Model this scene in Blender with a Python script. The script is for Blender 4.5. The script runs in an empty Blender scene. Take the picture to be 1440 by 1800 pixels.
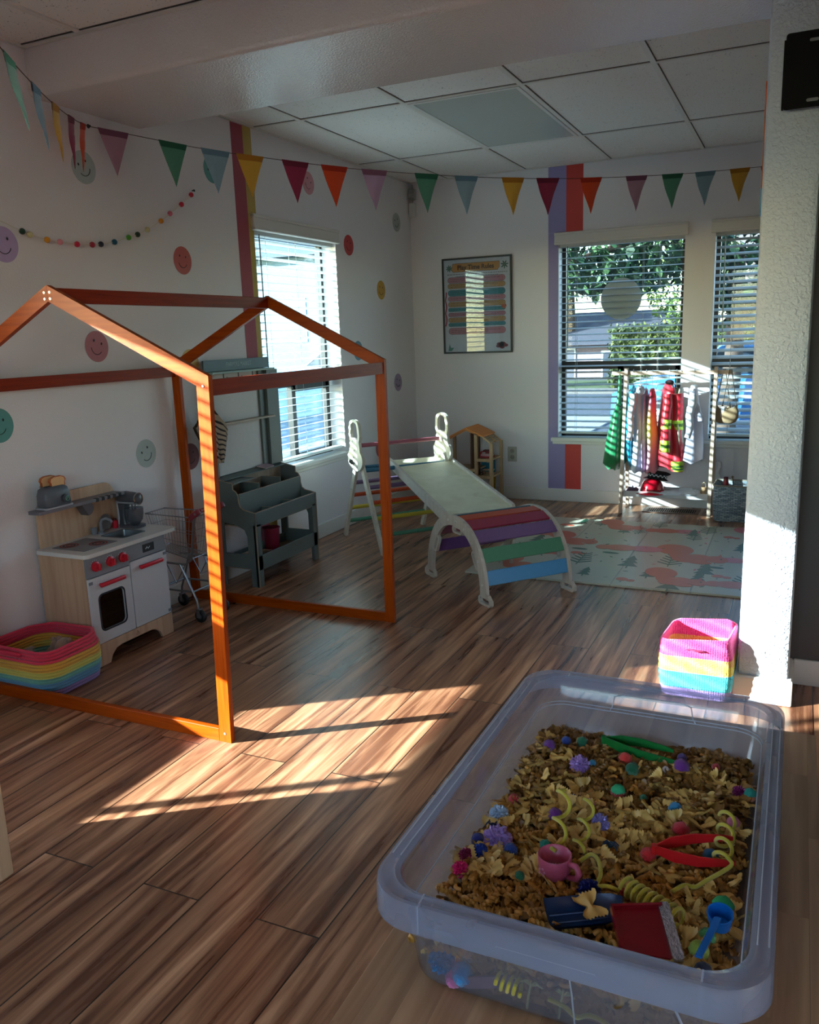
import bpy, bmesh, math, random
from mathutils import Vector, Matrix, noise
random.seed(7)
PI = math.pi
SC = bpy.context.scene
COL = SC.collection
XL, YB, ZC = -2.796, 6.153, 2.425      # left wall, back wall, ceiling

# ------------------------------------------------------------------ materials
def lin(h):
    h = h.lstrip('#')
    c = [int(h[i:i+2], 16)/255 for i in (0, 2, 4)]
    return tuple([(v/12.92 if v <= .04045 else ((v+.055)/1.055)**2.4) for v in c]) + (1,)
_M = {}
def M(name, hexc, rough=.6, metal=0, vary=.06, scale=40, bump=0, bscale=None, spec=.5, coat=0, sheen=0, trans=0, rnd=0):
    if name in _M: return _M[name]
    m = bpy.data.materials.new(name); m.use_nodes = True; _M[name] = m
    N, L = m.node_tree.nodes, m.node_tree.links
    b = N['Principled BSDF']
    b.inputs['Roughness'].default_value = rough
    b.inputs['Metallic'].default_value = metal
    b.inputs['Specular IOR Level'].default_value = spec
    b.inputs['Coat Weight'].default_value = coat
    b.inputs['Coat Roughness'].default_value = .05
    b.inputs['Sheen Weight'].default_value = sheen
    b.inputs['Transmission Weight'].default_value = trans
    tc = N.new('ShaderNodeTexCoord'); nz = N.new('ShaderNodeTexNoise')
    nz.inputs['Scale'].default_value = scale; nz.inputs['Detail'].default_value = 4
    L.new(tc.outputs['Object'], nz.inputs['Vector'])
    hs = N.new('ShaderNodeHueSaturation'); hs.inputs['Color'].default_value = lin(hexc)
    mr = N.new('ShaderNodeMapRange'); mr.inputs['To Min'].default_value = 1-vary; mr.inputs['To Max'].default_value = 1+vary
    L.new(nz.outputs['Fac'], mr.inputs['Value'])
    if rnd:
        oi = N.new('ShaderNodeObjectInfo'); m2 = N.new('ShaderNodeMapRange')
        m2.inputs['To Min'].default_value = 1-rnd; m2.inputs['To Max'].default_value = 1+rnd
        L.new(oi.outputs['Random'], m2.inputs['Value'])
        mm = N.new('ShaderNodeMath'); mm.operation = 'MULTIPLY'
        L.new(mr.outputs[0], mm.inputs[0]); L.new(m2.outputs[0], mm.inputs[1]); L.new(mm.outputs[0], hs.inputs['Value'])
    else: L.new(mr.outputs[0], hs.inputs['Value'])
    L.new(hs.outputs[0], b.inputs['Base Color'])
    if bump:
        n2 = N.new('ShaderNodeTexNoise'); n2.inputs['Scale'].default_value = bscale or scale*3; n2.inputs['Detail'].default_value = 3
        L.new(tc.outputs['Object'], n2.inputs['Vector'])
        bp = N.new('ShaderNodeBump'); bp.inputs['Strength'].default_value = bump; bp.inputs['Distance'].default_value = .004
        L.new(n2.outputs['Fac'], bp.inputs['Height']); L.new(bp.outputs[0], b.inputs['Normal'])
    return m
def wood(name, h1, h2, axis='z', scale=1.0, rough=.5, bump=.05):
    if name in _M: return _M[name]
    m = bpy.data.materials.new(name); m.use_nodes = True; _M[name] = m
    N, L = m.node_tree.nodes, m.node_tree.links; b = N['Principled BSDF']; b.inputs['Specular IOR Level'].default_value = .15 if 'orange' in name else .5
    tc = N.new('ShaderNodeTexCoord'); mp = N.new('ShaderNodeMapping')
    s = {'x': (1.5, 30, 30), 'y': (30, 1.5, 30), 'z': (30, 30, 1.5), 'a': (12, 12, 12)}[axis]
    mp.inputs['Scale'].default_value = [v*scale for v in s]
    nz = N.new('ShaderNodeTexNoise'); nz.inputs['Scale'].default_value = 3; nz.inputs['Detail'].default_value = 5; nz.inputs['Distortion'].default_value = .6
    cr = N.new('ShaderNodeValToRGB'); cr.color_ramp.elements[0].color = lin(h2); cr.color_ramp.elements[1].color = lin(h1)
    cr.color_ramp.elements[0].position = .3; cr.color_ramp.elements[1].position = .62
    L.new(tc.outputs['Object'], mp.inputs[0]); L.new(mp.outputs[0], nz.inputs['Vector']); L.new(nz.outputs['Fac'], cr.inputs[0])
    L.new(cr.outputs[0], b.inputs['Base Color']); b.inputs['Roughness'].default_value = rough
    bp = N.new('ShaderNodeBump'); bp.inputs['Strength'].default_value = bump; bp.inputs['Distance'].default_value = .002
    L.new(nz.outputs['Fac'], bp.inputs['Height']); L.new(bp.outputs[0], b.inputs['Normal'])
    return m
def glassy(name, tint, gloss_rough=.02, fac=.06, diff=0, diffcol='#c8d4f0', bump=0):
    """clear sheet: mostly straight transmission + Fresnel gloss (+ a milky share)"""
    if name in _M: return _M[name]
    m = bpy.data.materials.new(name); m.use_nodes = True; _M[name] = m
    N, L = m.node_tree.nodes, m.node_tree.links
    N.remove(N['Principled BSDF']); out = N['Material Output']
    tr = N.new('ShaderNodeBsdfTransparent'); tr.inputs[0].default_value = lin(tint)
    gl = N.new('ShaderNodeBsdfGlossy'); gl.inputs['Roughness'].default_value = gloss_rough
    lw = N.new('ShaderNodeFresnel'); ge = N.new('ShaderNodeNewGeometry'); io = N.new('ShaderNodeMapRange')   # same IOR seen from either side of the sheet
    io.inputs['To Min'].default_value = 1.45; io.inputs['To Max'].default_value = 1/1.45
    L.new(ge.outputs['Backfacing'], io.inputs['Value']); L.new(io.outputs[0], lw.inputs['IOR'])
    mx = N.new('ShaderNodeMixShader'); last = tr.outputs[0]
    if diff:
        df = N.new('ShaderNodeBsdfDiffuse'); df.inputs[0].default_value = lin(diffcol)
        tl = N.new('ShaderNodeBsdfTranslucent'); tl.inputs[0].default_value = lin(diffcol)
        a = N.new('ShaderNodeMixShader'); a.inputs[0].default_value = .5
        L.new(df.outputs[0], a.inputs[1]); L.new(tl.outputs[0], a.inputs[2])
        c = N.new('ShaderNodeMixShader')
        tc = N.new('ShaderNodeTexCoord'); nz = N.new('ShaderNodeTexNoise'); nz.inputs['Scale'].default_value = 9; nz.inputs['Detail'].default_value = 2
        mr = N.new('ShaderNodeMapRange'); mr.inputs['To Min'].default_value = diff*.8; mr.inputs['To Max'].default_value = diff*1.2
        L.new(tc.outputs['Object'], nz.inputs['Vector']); L.new(nz.outputs['Fac'], mr.inputs['Value']); L.new(mr.outputs[0], c.inputs[0])
        L.new(tr.outputs[0], c.inputs[1]); L.new(a.outputs[0], c.inputs[2]); last = c.outputs[0]
    L.new(lw.outputs[0], mx.inputs[0]); L.new(last, mx.inputs[1]); L.new(gl.outputs[0], mx.inputs[2])
    L.new(mx.outputs[0], out.inputs[0])
    return m

# ------------------------------------------------------------------ mesh builder
class MB:
    def __init__(s):
        s.v = []; s.f = []; s.mi = []; s.m = 0; s.T = Matrix.Identity(4)
    def _a(s, vs, fs, mi=None):
        o = len(s.v); s.v += [tuple(s.T @ Vector(v)) for v in vs]
        s.f += [tuple(i+o for i in f) for f in fs]; s.mi += [s.m if mi is None else mi]*len(fs)
    def box(s, x0, x1, y0, y1, z0, z1, bev=0):
        if bev:
            b = min(bev, abs(x1-x0)/2.01, abs(y1-y0)/2.01, abs(z1-z0)/2.01)
            bm = bmesh.new(); bmesh.ops.create_cube(bm, size=1)
            bmesh.ops.scale(bm, vec=(x1-x0, y1-y0, z1-z0), verts=bm.verts)
            bmesh.ops.translate(bm, vec=((x0+x1)/2, (y0+y1)/2, (z0+z1)/2), verts=bm.verts)
            bmesh.ops.bevel(bm, geom=bm.edges[:], offset=b, segments=2, affect='EDGES', profile=.5)
            bm.verts.index_update()
            s._a([v.co[:] for v in bm.verts], [tuple(v.index for v in f.verts) for f in bm.faces]); bm.free(); return
        s._a([(x, y, z) for z in (z0, z1) for y in (y0, y1) for x in (x0, x1)],
             [(0, 2, 3, 1), (4, 5, 7, 6), (0, 1, 5, 4), (2, 6, 7, 3), (0, 4, 6, 2), (1, 3, 7, 5)])
    def bar(s, p, q, w, h, up=(0, 0, 1)):
        """box from p to q; w across, h along 'up'"""
        p, q = Vector(p), Vector(q); d = (q-p).normalized(); u = Vector(up)
        if abs(d.dot(u)) > .98: u = Vector((0, 1, 0))
        r = d.cross(u).normalized(); u = r.cross(d).normalized()
        vs = [a + r*i*w/2 + u*j*h/2 for a in (p, q) for j in (-1, 1) for i in (-1, 1)]
        s._a(vs, [(0, 1, 3, 2), (4, 6, 7, 5), (0, 4, 5, 1), (2, 3, 7, 6), (0, 2, 6, 4), (1, 5, 7, 3)])
    def tube(s, pts, r, n=8, closed=False, cap=True):
        pts = [Vector(p) for p in pts]; k = len(pts); rs = r if isinstance(r, (list, tuple)) else [r]*k
        vs = []; fs = []; u = None
        for i, p in enumerate(pts):
            if closed: d = pts[(i+1) % k]-pts[i-1]
            else: d = pts[min(i+1, k-1)]-pts[max(i-1, 0)]
            d = d.normalized() if d.length > 1e-9 else Vector((0, 0, 1))
            if u is None:
                u = Vector((0, 0, 1)) if abs(d.z) < .9 else Vector((1, 0, 0))
            u = (u - d*u.dot(d)).normalized(); w = d.cross(u)
            for j in range(n):
                a = 2*PI*j/n; vs.append(p + (u*math.cos(a)+w*math.sin(a))*rs[i])
        for i in range(k if closed else k-1):
            for j in range(n):
                a, b = i*n+j, i*n+(j+1) % n; c, e = ((i+1) % k)*n+(j+1) % n, ((i+1) % k)*n+j
                fs.append((a, b, c, e))
        if cap and not closed: fs += [tuple(range(n))[::-1], tuple(range((k-1)*n, k*n))]
        s._a(vs, fs)
    def cyl(s, p, q, r0, r1=None, n=20): s.tube([p, q], [r0, r0 if r1 is None else r1], n)
    def lathe(s, prof, c=(0, 0, 0), n=24, axis='z', sx=1, sy=1):
        vs = []; fs = []; k = len(prof)
        for r, h in prof:
            for j in range(n):
                a = 2*PI*j/n; x, y = r*math.cos(a)*sx, r*math.sin(a)*sy
                v = {'z': (x, y, h), 'x': (h, x, y), 'y': (x, h, y)}[axis]
                vs.append((v[0]+c[0], v[1]+c[1], v[2]+c[2]))
        for i in range(k-1):
            for j in range(n):
                fs.append((i*n+j, i*n+(j+1) % n, (i+1)*n+(j+1) % n, (i+1)*n+j))
        if prof[0][0] > 1e-5: fs.append(tuple(range(n))[::-1])
        if prof[-1][0] > 1e-5: fs.append(tuple(range((k-1)*n, k*n)))
        s._a(vs, fs)
    def sph(s, c, r, n=12, sc=(1, 1, 1)):
        vs = []; fs = []; m = n//2+1
        for i in range(m+1):
            t = PI*i/m
            for j in range(n):
                a = 2*PI*j/n
                vs.append((c[0]+r*sc[0]*math.sin(t)*math.cos(a), c[1]+r*sc[1]*math.sin(t)*math.sin(a), c[2]+r*sc[2]*math.cos(t)))
        for i in range(m):
            for j in range(n): fs.append((i*n+j, (i+1)*n+j, (i+1)*n+(j+1) % n, i*n+(j+1) % n))
        s._a(vs, fs)
    def prism(s, poly, o, ux, uy, t, holes=()):
        """polygon (2D) extruded by thickness t along ux x uy, from origin o"""
        o, ux, uy = Vector(o), Vector(ux), Vector(uy); n = ux.cross(uy).normalized()
        bm = bmesh.new()
        def loop(pl):
            vs = [bm.verts.new(o+ux*a+uy*b) for a, b in pl]
            return [bm.edges.new((vs[i], vs[(i+1) % len(vs)])) for i in range(len(vs))]
        es = loop(poly)
        for h in holes: es += loop(h)
        bmesh.ops.triangle_fill(bm, edges=es, use_beauty=True, use_dissolve=False, normal=n)
        if t:
            r = bmesh.ops.extrude_face_region(bm, geom=bm.faces[:])
            bmesh.ops.translate(bm, vec=n*t, verts=[g for g in r['geom'] if isinstance(g, bmesh.types.BMVert)])
        bm.verts.index_update()
        s._a([v.co[:] for v in bm.verts], [tuple(v.index for v in f.verts) for f in bm.faces]); bm.free()
    def grid(s, rows, wrap=False, caps=False):
        """rows of equal-length point lists"""
        k, n = len(rows), len(rows[0]); vs = [p for r in rows for p in r]; fs = []
        for i in range(k-1):
            for j in range(n if wrap else n-1):
                fs.append((i*n+j, i*n+(j+1) % n, (i+1)*n+(j+1) % n, (i+1)*n+j))
        if caps: fs += [tuple(range(n))[::-1], tuple(range((k-1)*n, k*n))]
        s._a(vs, fs)
    def build(s, name, mat, parent=None, smooth=None, label=None):
        me = bpy.data.meshes.new(name); me.from_pydata(s.v, [], s.f)
        bm = bmesh.new(); bm.from_mesh(me); bmesh.ops.recalc_face_normals(bm, faces=bm.faces); bm.to_mesh(me); bm.free()
        ms = mat if isinstance(mat, (list, tuple)) else [mat]
        for m in ms: me.materials.append(m)
        if len(ms) > 1: me.polygons.foreach_set('material_index', s.mi)
        if smooth is not None:
            me.polygons.foreach_set('use_smooth', [True]*len(me.polygons))
            if smooth < 180: me.set_sharp_from_angle(angle=math.radians(smooth))
        o = bpy.data.objects.new(name, me); COL.objects.link(o)
        if parent: o.parent = parent
        if label: o['label'] = label
        return o
def tag(o, label, cat, group=None, kind=None):
    o['label'] = label; o['category'] = cat
    if group: o['group'] = group
    if kind: o['kind'] = kind
    return o
def thing(name, label, cat, loc=(0, 0, 0), rz=0, group=None):
    o = bpy.data.objects.new(name, None); COL.objects.link(o); o.location = loc; o.rotation_euler = (0, 0, rz)
    o.empty_display_size = .05
    return tag(o, label, cat, group)
def at(o, loc, rot=(0, 0, 0)):
    o.location = loc; o.rotation_euler = rot; return o
def struct(o): o['kind'] = 'structure'; return o
def rr(x0, x1, y0, y1, r, n=8):
    p = []
    for cx, cy, a0 in ((x1-r, y1-r, 0), (x0+r, y1-r, 90), (x0+r, y0+r, 180), (x1-r, y0+r, 270)):
        for i in range(n+1):
            a = math.radians(a0+90*i/n); p.append((cx+r*math.cos(a), cy+r*math.sin(a)))
    return p
def ell(cx, cy, a, b, n=24, rot=0):
    return [(cx+a*math.cos(t)*math.cos(rot)-b*math.sin(t)*math.sin(rot), cy+a*math.cos(t)*math.sin(rot)+b*math.sin(t)*math.cos(rot)) for t in [2*PI*i/n for i in range(n)]]
def text(body, size, mat, parent, name='lettering', loc=(0, 0, 0), rot=(0, 0, 0), depth=.0004, align='CENTER', bold=0, squeeze=1):
    c = bpy.data.curves.new(name, 'FONT'); c.body = body; c.size = size; c.extrude = depth; c.align_x = align; c.align_y = 'CENTER'; c.offset = bold
    c.resolution_u = 3
    t = bpy.data.objects.new(name, c); COL.objects.link(t)
    bpy.context.view_layer.update()
    me = bpy.data.meshes.new_from_object(t.evaluated_get(bpy.context.evaluated_depsgraph_get()))
    COL.objects.unlink(t); bpy.data.objects.remove(t)
    me.transform(Matrix.Translation(loc) @ Matrix.Rotation(rot[2], 4, 'Z') @ Matrix.Rotation(rot[0], 4, 'X') @ Matrix.Diagonal((squeeze, 1, 1, 1)))
    me.materials.clear(); me.materials.append(mat)
    o = bpy.data.objects.new(name, me); COL.objects.link(o)
    if parent: o.parent = parent
    return o
def copytree(o, parent=None):
    c = o.copy(); COL.objects.link(c); c.parent = parent
    for ch in list(o.children): copytree(ch, c)
    return c

# ------------------------------------------------------------------ shared materials
def wall_mat(name, col, bump, scale=150, rough=.62):
    m = bpy.data.materials.new(name); m.use_nodes = True; _M[name] = m
    N, L = m.node_tree.nodes, m.node_tree.links; b = N['Principled BSDF']
    tc = N.new('ShaderNodeTexCoord')
    n1 = N.new('ShaderNodeTexNoise'); n1.inputs['Scale'].default_value = scale; n1.inputs['Detail'].default_value = 3; n1.inputs['Distortion'].default_value = .5
    n2 = N.new('ShaderNodeTexNoise'); n2.inputs['Scale'].default_value = 1.3; n2.inputs['Detail'].default_value = 3
    for n in (n1, n2): L.new(tc.outputs['Object'], n.inputs['Vector'])
    hs = N.new('ShaderNodeHueSaturation'); hs.inputs['Color'].default_value = lin(col)
    mr = N.new('ShaderNodeMapRange'); mr.inputs['To Min'].default_value = .97; mr.inputs['To Max'].default_value = 1.03
    L.new(n2.outputs['Fac'], mr.inputs['Value']); L.new(mr.outputs[0], hs.inputs['Value']); L.new(hs.outputs[0], b.inputs['Base Color'])
    bp = N.new('ShaderNodeBump'); bp.inputs['Strength'].default_value = bump; bp.inputs['Distance'].default_value = .008 if 'pillar' in name else .003
    L.new(n1.outputs['Fac'], bp.inputs['Height']); L.new(bp.outputs[0], b.inputs['Normal'])
    b.inputs['Roughness'].default_value = rough; b.inputs['Specular IOR Level'].default_value = 1 if 'beam' in name else .5
    return m
WALL = wall_mat('wall_paint', '#e0dbdd', .35)
PILLAR = wall_mat('pillar_texture', '#d2e0ee', 1.0, 95)
BEAM = wall_mat('beam_paint', '#dbd2d0', .9, 150, .2)
TRIM = M('trim_white', '#dfddd8', .4, vary=.02)
def floor_mat():
    m = bpy.data.materials.new('plank_floor'); m.use_nodes = True
    N, L = m.node_tree.nodes, m.node_tree.links; b = N['Principled BSDF']
    tc = N.new('ShaderNodeTexCoord')
    sx = N.new('ShaderNodeSeparateXYZ'); L.new(tc.outputs['Object'], sx.inputs[0])
    cb = N.new('ShaderNodeCombineXYZ')
    ax = N.new('ShaderNodeMath'); ax.operation = 'ADD'; ax.inputs[1].default_value = .881+.165*40
    L.new(sx.outputs['X'], ax.inputs[0])
    ay = N.new('ShaderNodeMath'); ay.operation = 'ADD'; ay.inputs[1].default_value = 20-1.335
    L.new(sx.outputs['Y'], ay.inputs[0])
    L.new(ay.outputs[0], cb.inputs['X']); L.new(ax.outputs[0], cb.inputs['Y'])
    br = N.new('ShaderNodeTexBrick'); L.new(cb.outputs[0], br.inputs['Vector'])
    br.inputs['Scale'].default_value = 1; br.inputs['Brick Width'].default_value = 1.25; br.inputs['Row Height'].default_value = .165
    br.inputs['Mortar Size'].default_value = .0022; br.inputs['Mortar Smooth'].default_value = .3; br.offset = .5
    br.inputs['Color1'].default_value = (0, 0, 0, 1); br.inputs['Color2'].default_value = (1, 1, 1, 1); br.inputs['Mortar'].default_value = (.5, .5, .5, 1)
    # per-plank offset of the grain
    va = N.new('ShaderNodeVectorMath'); va.operation = 'MULTIPLY_ADD'; L.new(br.outputs['Color'], va.inputs[0])
    va.inputs[1].default_value = (3.1, 7.7, 0); L.new(tc.outputs['Object'], va.inputs[2])
    mp = N.new('ShaderNodeMapping'); mp.inputs['Scale'].default_value = (26, 1.5, 1); mp.inputs['Rotation'].default_value = (0, 0, math.radians(5)); L.new(va.outputs[0], mp.inputs[0])
    n1 = N.new('ShaderNodeTexNoise'); n1.inputs['Scale'].default_value = 1; n1.inputs['Detail'].default_value = 6; n1.inputs['Distortion'].default_value = .9; n1.inputs['Roughness'].default_value = .56
    L.new(mp.outputs[0], n1.inputs['Vector'])
    mp2 = N.new('ShaderNodeMapping'); mp2.inputs['Scale'].default_value = (9, .8, 1); mp2.inputs['Rotation'].default_value = (0, 0, math.radians(5)); L.new(va.outputs[0], mp2.inputs[0])
    n2 = N.new('ShaderNodeTexNoise'); n2.inputs['Scale'].default_value = 1; n2.inputs['Detail'].default_value = 3; n2.inputs['Distortion'].default_value = 1.2
    L.new(mp2.outputs[0], n2.inputs['Vector'])
    c1 = N.new('ShaderNodeValToRGB'); e = c1.color_ramp.elements
    e[0].position = .30; e[0].color = lin('#714e3c'); e[1].position = .68; e[1].color = lin('#dab494')
    for p, c in ((.43, '#8a634d'), (.52, '#b1896c')):
        q = e.new(p); q.color = lin(c)
    L.new(n1.outputs['Fac'], c1.inputs[0])
    c2 = N.new('ShaderNodeValToRGB'); e = c2.color_ramp.elements
    e[0].position = .3; e[0].color = lin('#9c7b69'); e[1].position = .7; e[1].color = lin('#f4e2d2')
    L.new(n2.outputs['Fac'], c2.inputs[0])
    mx = N.new('ShaderNodeMix'); mx.data_type = 'RGBA'; mx.blend_type = 'MULTIPLY'; mx.inputs['Factor'].default_value = .85
    L.new(c1.outputs[0], mx.inputs['A']); L.new(c2.outputs[0], mx.inputs['B'])
    m3 = N.new('ShaderNodeMix'); m3.data_type = 'RGBA'; L.new(br.outputs['Fac'], m3.inputs['Factor'])
    L.new(mx.outputs['Result'], m3.inputs['A']); m3.inputs['B'].default_value = lin('#1c110c')
    L.new(m3.outputs['Result'], b.inputs['Base Color'])
    mr = N.new('ShaderNodeMapRange'); mr.inputs['To Min'].default_value = .22; mr.inputs['To Max'].default_value = .36
    L.new(n1.outputs['Fac'], mr.inputs['Value']); L.new(mr.outputs[0], b.inputs['Roughness'])
    bp = N.new('ShaderNodeBump'); bp.inputs['Strength'].default_value = .25; bp.inputs['Distance'].default_value = .002
    sb = N.new('ShaderNodeMath'); sb.operation = 'SUBTRACT'; L.new(n1.outputs['Fac'], sb.inputs[0]); L.new(br.outputs['Fac'], sb.inputs[1])
    L.new(sb.outputs[0], bp.inputs['Height']); L.new(bp.outputs[0], b.inputs['Normal'])
    return m
def ceil_mat():
    m = bpy.data.materials.new('acoustic_tile'); m.use_nodes = True
    N, L = m.node_tree.nodes, m.node_tree.links; b = N['Principled BSDF']
    tc = N.new('ShaderNodeTexCoord')
    v = N.new('ShaderNodeTexVoronoi'); v.inputs['Scale'].default_value = 75; v.inputs['Randomness'].default_value = 1
    L.new(tc.outputs['Object'], v.inputs['Vector'])
    n = N.new('ShaderNodeTexNoise'); n.inputs['Scale'].default_value = 22; L.new(tc.outputs['Object'], n.inputs['Vector'])
    sb = N.new('ShaderNodeMath'); sb.operation = 'MULTIPLY'; L.new(v.outputs['Distance'], sb.inputs[0]); L.new(n.outputs['Fac'], sb.inputs[1])
    cr = N.new('ShaderNodeValToRGB'); e = cr.color_ramp.elements
    e[0].position = .03; e[0].color = lin('#827e7a'); e[1].position = .1; e[1].color = lin('#e2dfdc')
    L.new(sb.outputs[0], cr.inputs[0]); L.new(cr.outputs[0], b.inputs['Base Color']); b.inputs['Roughness'].default_value = .8
    bp = N.new('ShaderNodeBump'); bp.inputs['Strength'].default_value = .4; bp.inputs['Distance'].default_value = .003
    L.new(cr.outputs[0], bp.inputs['Height']); L.new(bp.outputs[0], b.inputs['Normal'])
    return m

# ------------------------------------------------------------------ the room
def wall_rects(u0, u1, w0, w1, holes):
    """cells of the rectangle [u0,u1]x[w0,w1] outside the holes (u0,u1,w0,w1)"""
    us = sorted({u0, u1, *[h[0] for h in holes], *[h[1] for h in holes]}); out = []
    for a, b in zip(us, us[1:]):
        hs = sorted([(h[2], h[3]) for h in holes if h[0] <= a and h[1] >= b]); z = w0
        for c, d in hs:
            if c > z: out.append((a, b, z, c))
            z = d
        if z < w1: out.append((a, b, z, w1))
    return out
TH = .15
W1 = (4.045, 4.955, .52, 1.90); W4 = (.57, 1.45, .385, 1.72); W0 = (-1.6, -.7, .5, 1.9)
b = MB()
for a, c, z0, z1 in wall_rects(-2.6, 6.3, 0, 2.6, [W1, W4]): b.box(XL-TH, XL, a, c, z0, z1)
struct(b.build('wall_left', WALL))
W2 = (-1.625, -.75, .49, 1.90); W3 = (-.555, .325, .49, 1.90); WFILL = (-1.1, 1.1, .9, 2.2)
b = MB()
for a, c, z0, z1 in wall_rects(XL, 3.2, 0, 2.6, [W2, W3]): b.box(a, c, YB, YB+TH, z0, z1)
struct(b.build('wall_back', WALL))
b = MB()
for a, c, z0, z1 in wall_rects(XL, 3.2, 0, 2.6, [WFILL]): b.box(a, c, -2.6, -2.45, z0, z1)
struct(b.build('wall_rear', WALL))
b = MB(); b.box(3.05, 3.2, -2.45, YB, 0, 2.6); struct(b.build('wall_right', WALL))
b = MB(); b.box(XL-TH, 3.2, -2.6, YB+TH, -.1, 0); struct(b.build('floor', floor_mat()))
CEIL = ceil_mat()
b = MB(); b.box(XL-TH, 3.2, -2.6, YB+TH, ZC, ZC+.1)
struct(b.build('ceiling', CEIL))
# beam crossing the room, rounded lower edges
b = MB()
pr = [(2.585, ZC-.001)] + [(2.585+.02-.02*math.cos(a), 2.245+.02-.02*math.sin(a)) for a in [PI/2*i/5 for i in range(6)]] + \
     [(3.21-.02+.02*math.sin(a), 2.245+.02-.02*math.cos(a)) for a in [PI/2*i/5 for i in range(6)]] + [(3.21, ZC-.001)]
b.prism(pr, (XL+.001, 0, 0), (0, 1, 0), (0, 0, 1), 5.84)
struct(b.build('trim_1', BEAM, smooth=40))
# ceiling grid (T bars)
TB = M('grid_bar', '#d5d1cc', .45, vary=.02)
b = MB()
for i in range(-1, 10):
    x = -2.487+.61*i
    if x < XL: continue
    b.box(x-.012, x+.012, 3.21, YB-.001, ZC-.006, ZC+.001)
    if x > 3: continue
    b.box(x-.012, x+.012, -2.45, 2.585, ZC-.006, ZC+.001)
for y in (4.094, 5.314, 1.36, .14, -1.08): b.box(XL+.001, 3.05, y-.012, y+.012, ZC-.0062, ZC+.001)
b.box(XL+.001, XL+.02, -2.45, YB-.001, ZC-.007, ZC+.001)
b.box(XL+.001, 3.05, YB-.02, YB-.001, ZC-.007, ZC+.001)
b.box(XL+.001, 3.05, 2.562, 2.584, ZC-.008, ZC+.001)
struct(b.build('trim_2', TB))
b = MB()   # dark reveal line beside each bar
for x in (-2.487, -1.877, -1.267, -.657, -.047, .563): b.box(x+.012, x+.015, 3.21, YB-.02, ZC-.002, ZC+.001)
for y in (4.094, 5.314): b.box(XL+.02, 2.9, y-.0155, y-.012, ZC-.002, ZC+.001)
b.box(XL+.02, 2.9, 2.555, 2.562, ZC-.003, ZC+.001)
struct(b.build('trim_3', M('reveal_dark', '#3a3835', .8)))
# baseboards
def bb(name, pts):
    b = MB()
    for (x0, x1, y0, y1) in pts: b.box(x0, x1, y0, y1, 0, .095, .004)
    return struct(b.build(name, TRIM))
bb('baseboard_left', [(XL, XL+.014, -2.45, YB)])
bb('baseboard_back', [(XL+.015, 3.05, YB-.014, YB)])
bb('baseboard_right', [(3.036, 3.05, -2.45, YB-.015)])

# partition end (the white textured pier) and the wall running off to the right of it
b = MB(); b.box(-.135, .028, 2.92, 3.22, 0, ZC-.0005, .02); struct(b.build('wall_partition_end', PILLAR, smooth=40))
b = MB(); b.box(.028, 3.05, 3.13, 3.25, 0, ZC-.0005); b.box(.30, .42, .9, 3.13, 0, ZC-.0005); struct(b.build('wall_partition_and_blocker', wall_mat('hall_shade', '#544c49', .35)))  # shade put into the wall colour; unseen side wall added to block light
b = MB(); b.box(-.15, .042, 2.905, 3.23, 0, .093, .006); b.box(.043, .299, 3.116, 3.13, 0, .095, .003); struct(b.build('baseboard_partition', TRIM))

# painted stripes
def stripe(n, h, x0, x1, y0, y1, zs):
    b = MB()
    for z0, z1 in zs: b.box(x0, x1, y0, y1, z0, z1)
    return struct(b.build('trim_%d' % n, wall_mat('paint_'+h, h, .35)))
e = .0012
stripe(4, '#9c3f4e', XL, XL+e, 3.892, 3.997, [(0.096, ZC-.007)])
stripe(5, '#b79a4a', XL, XL+e, 3.997, 4.075, [(1.975, ZC-.007), (.096, .455)])
stripe(6, '#b79a4a', XL, XL+e, 3.997, 4.044, [(.456, 1.974)])
stripe(7, '#9286b4', -1.702, -1.571, YB-e, YB, [(.096, .455), (1.97, ZC-.007)])
stripe(8, '#9286b4', -1.702, -1.627, YB-e, YB, [(.456, 1.969)])
stripe(9, '#c8423a', -1.571, -1.450, YB-e, YB, [(.096, .455), (1.97, ZC-.007)])

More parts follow.
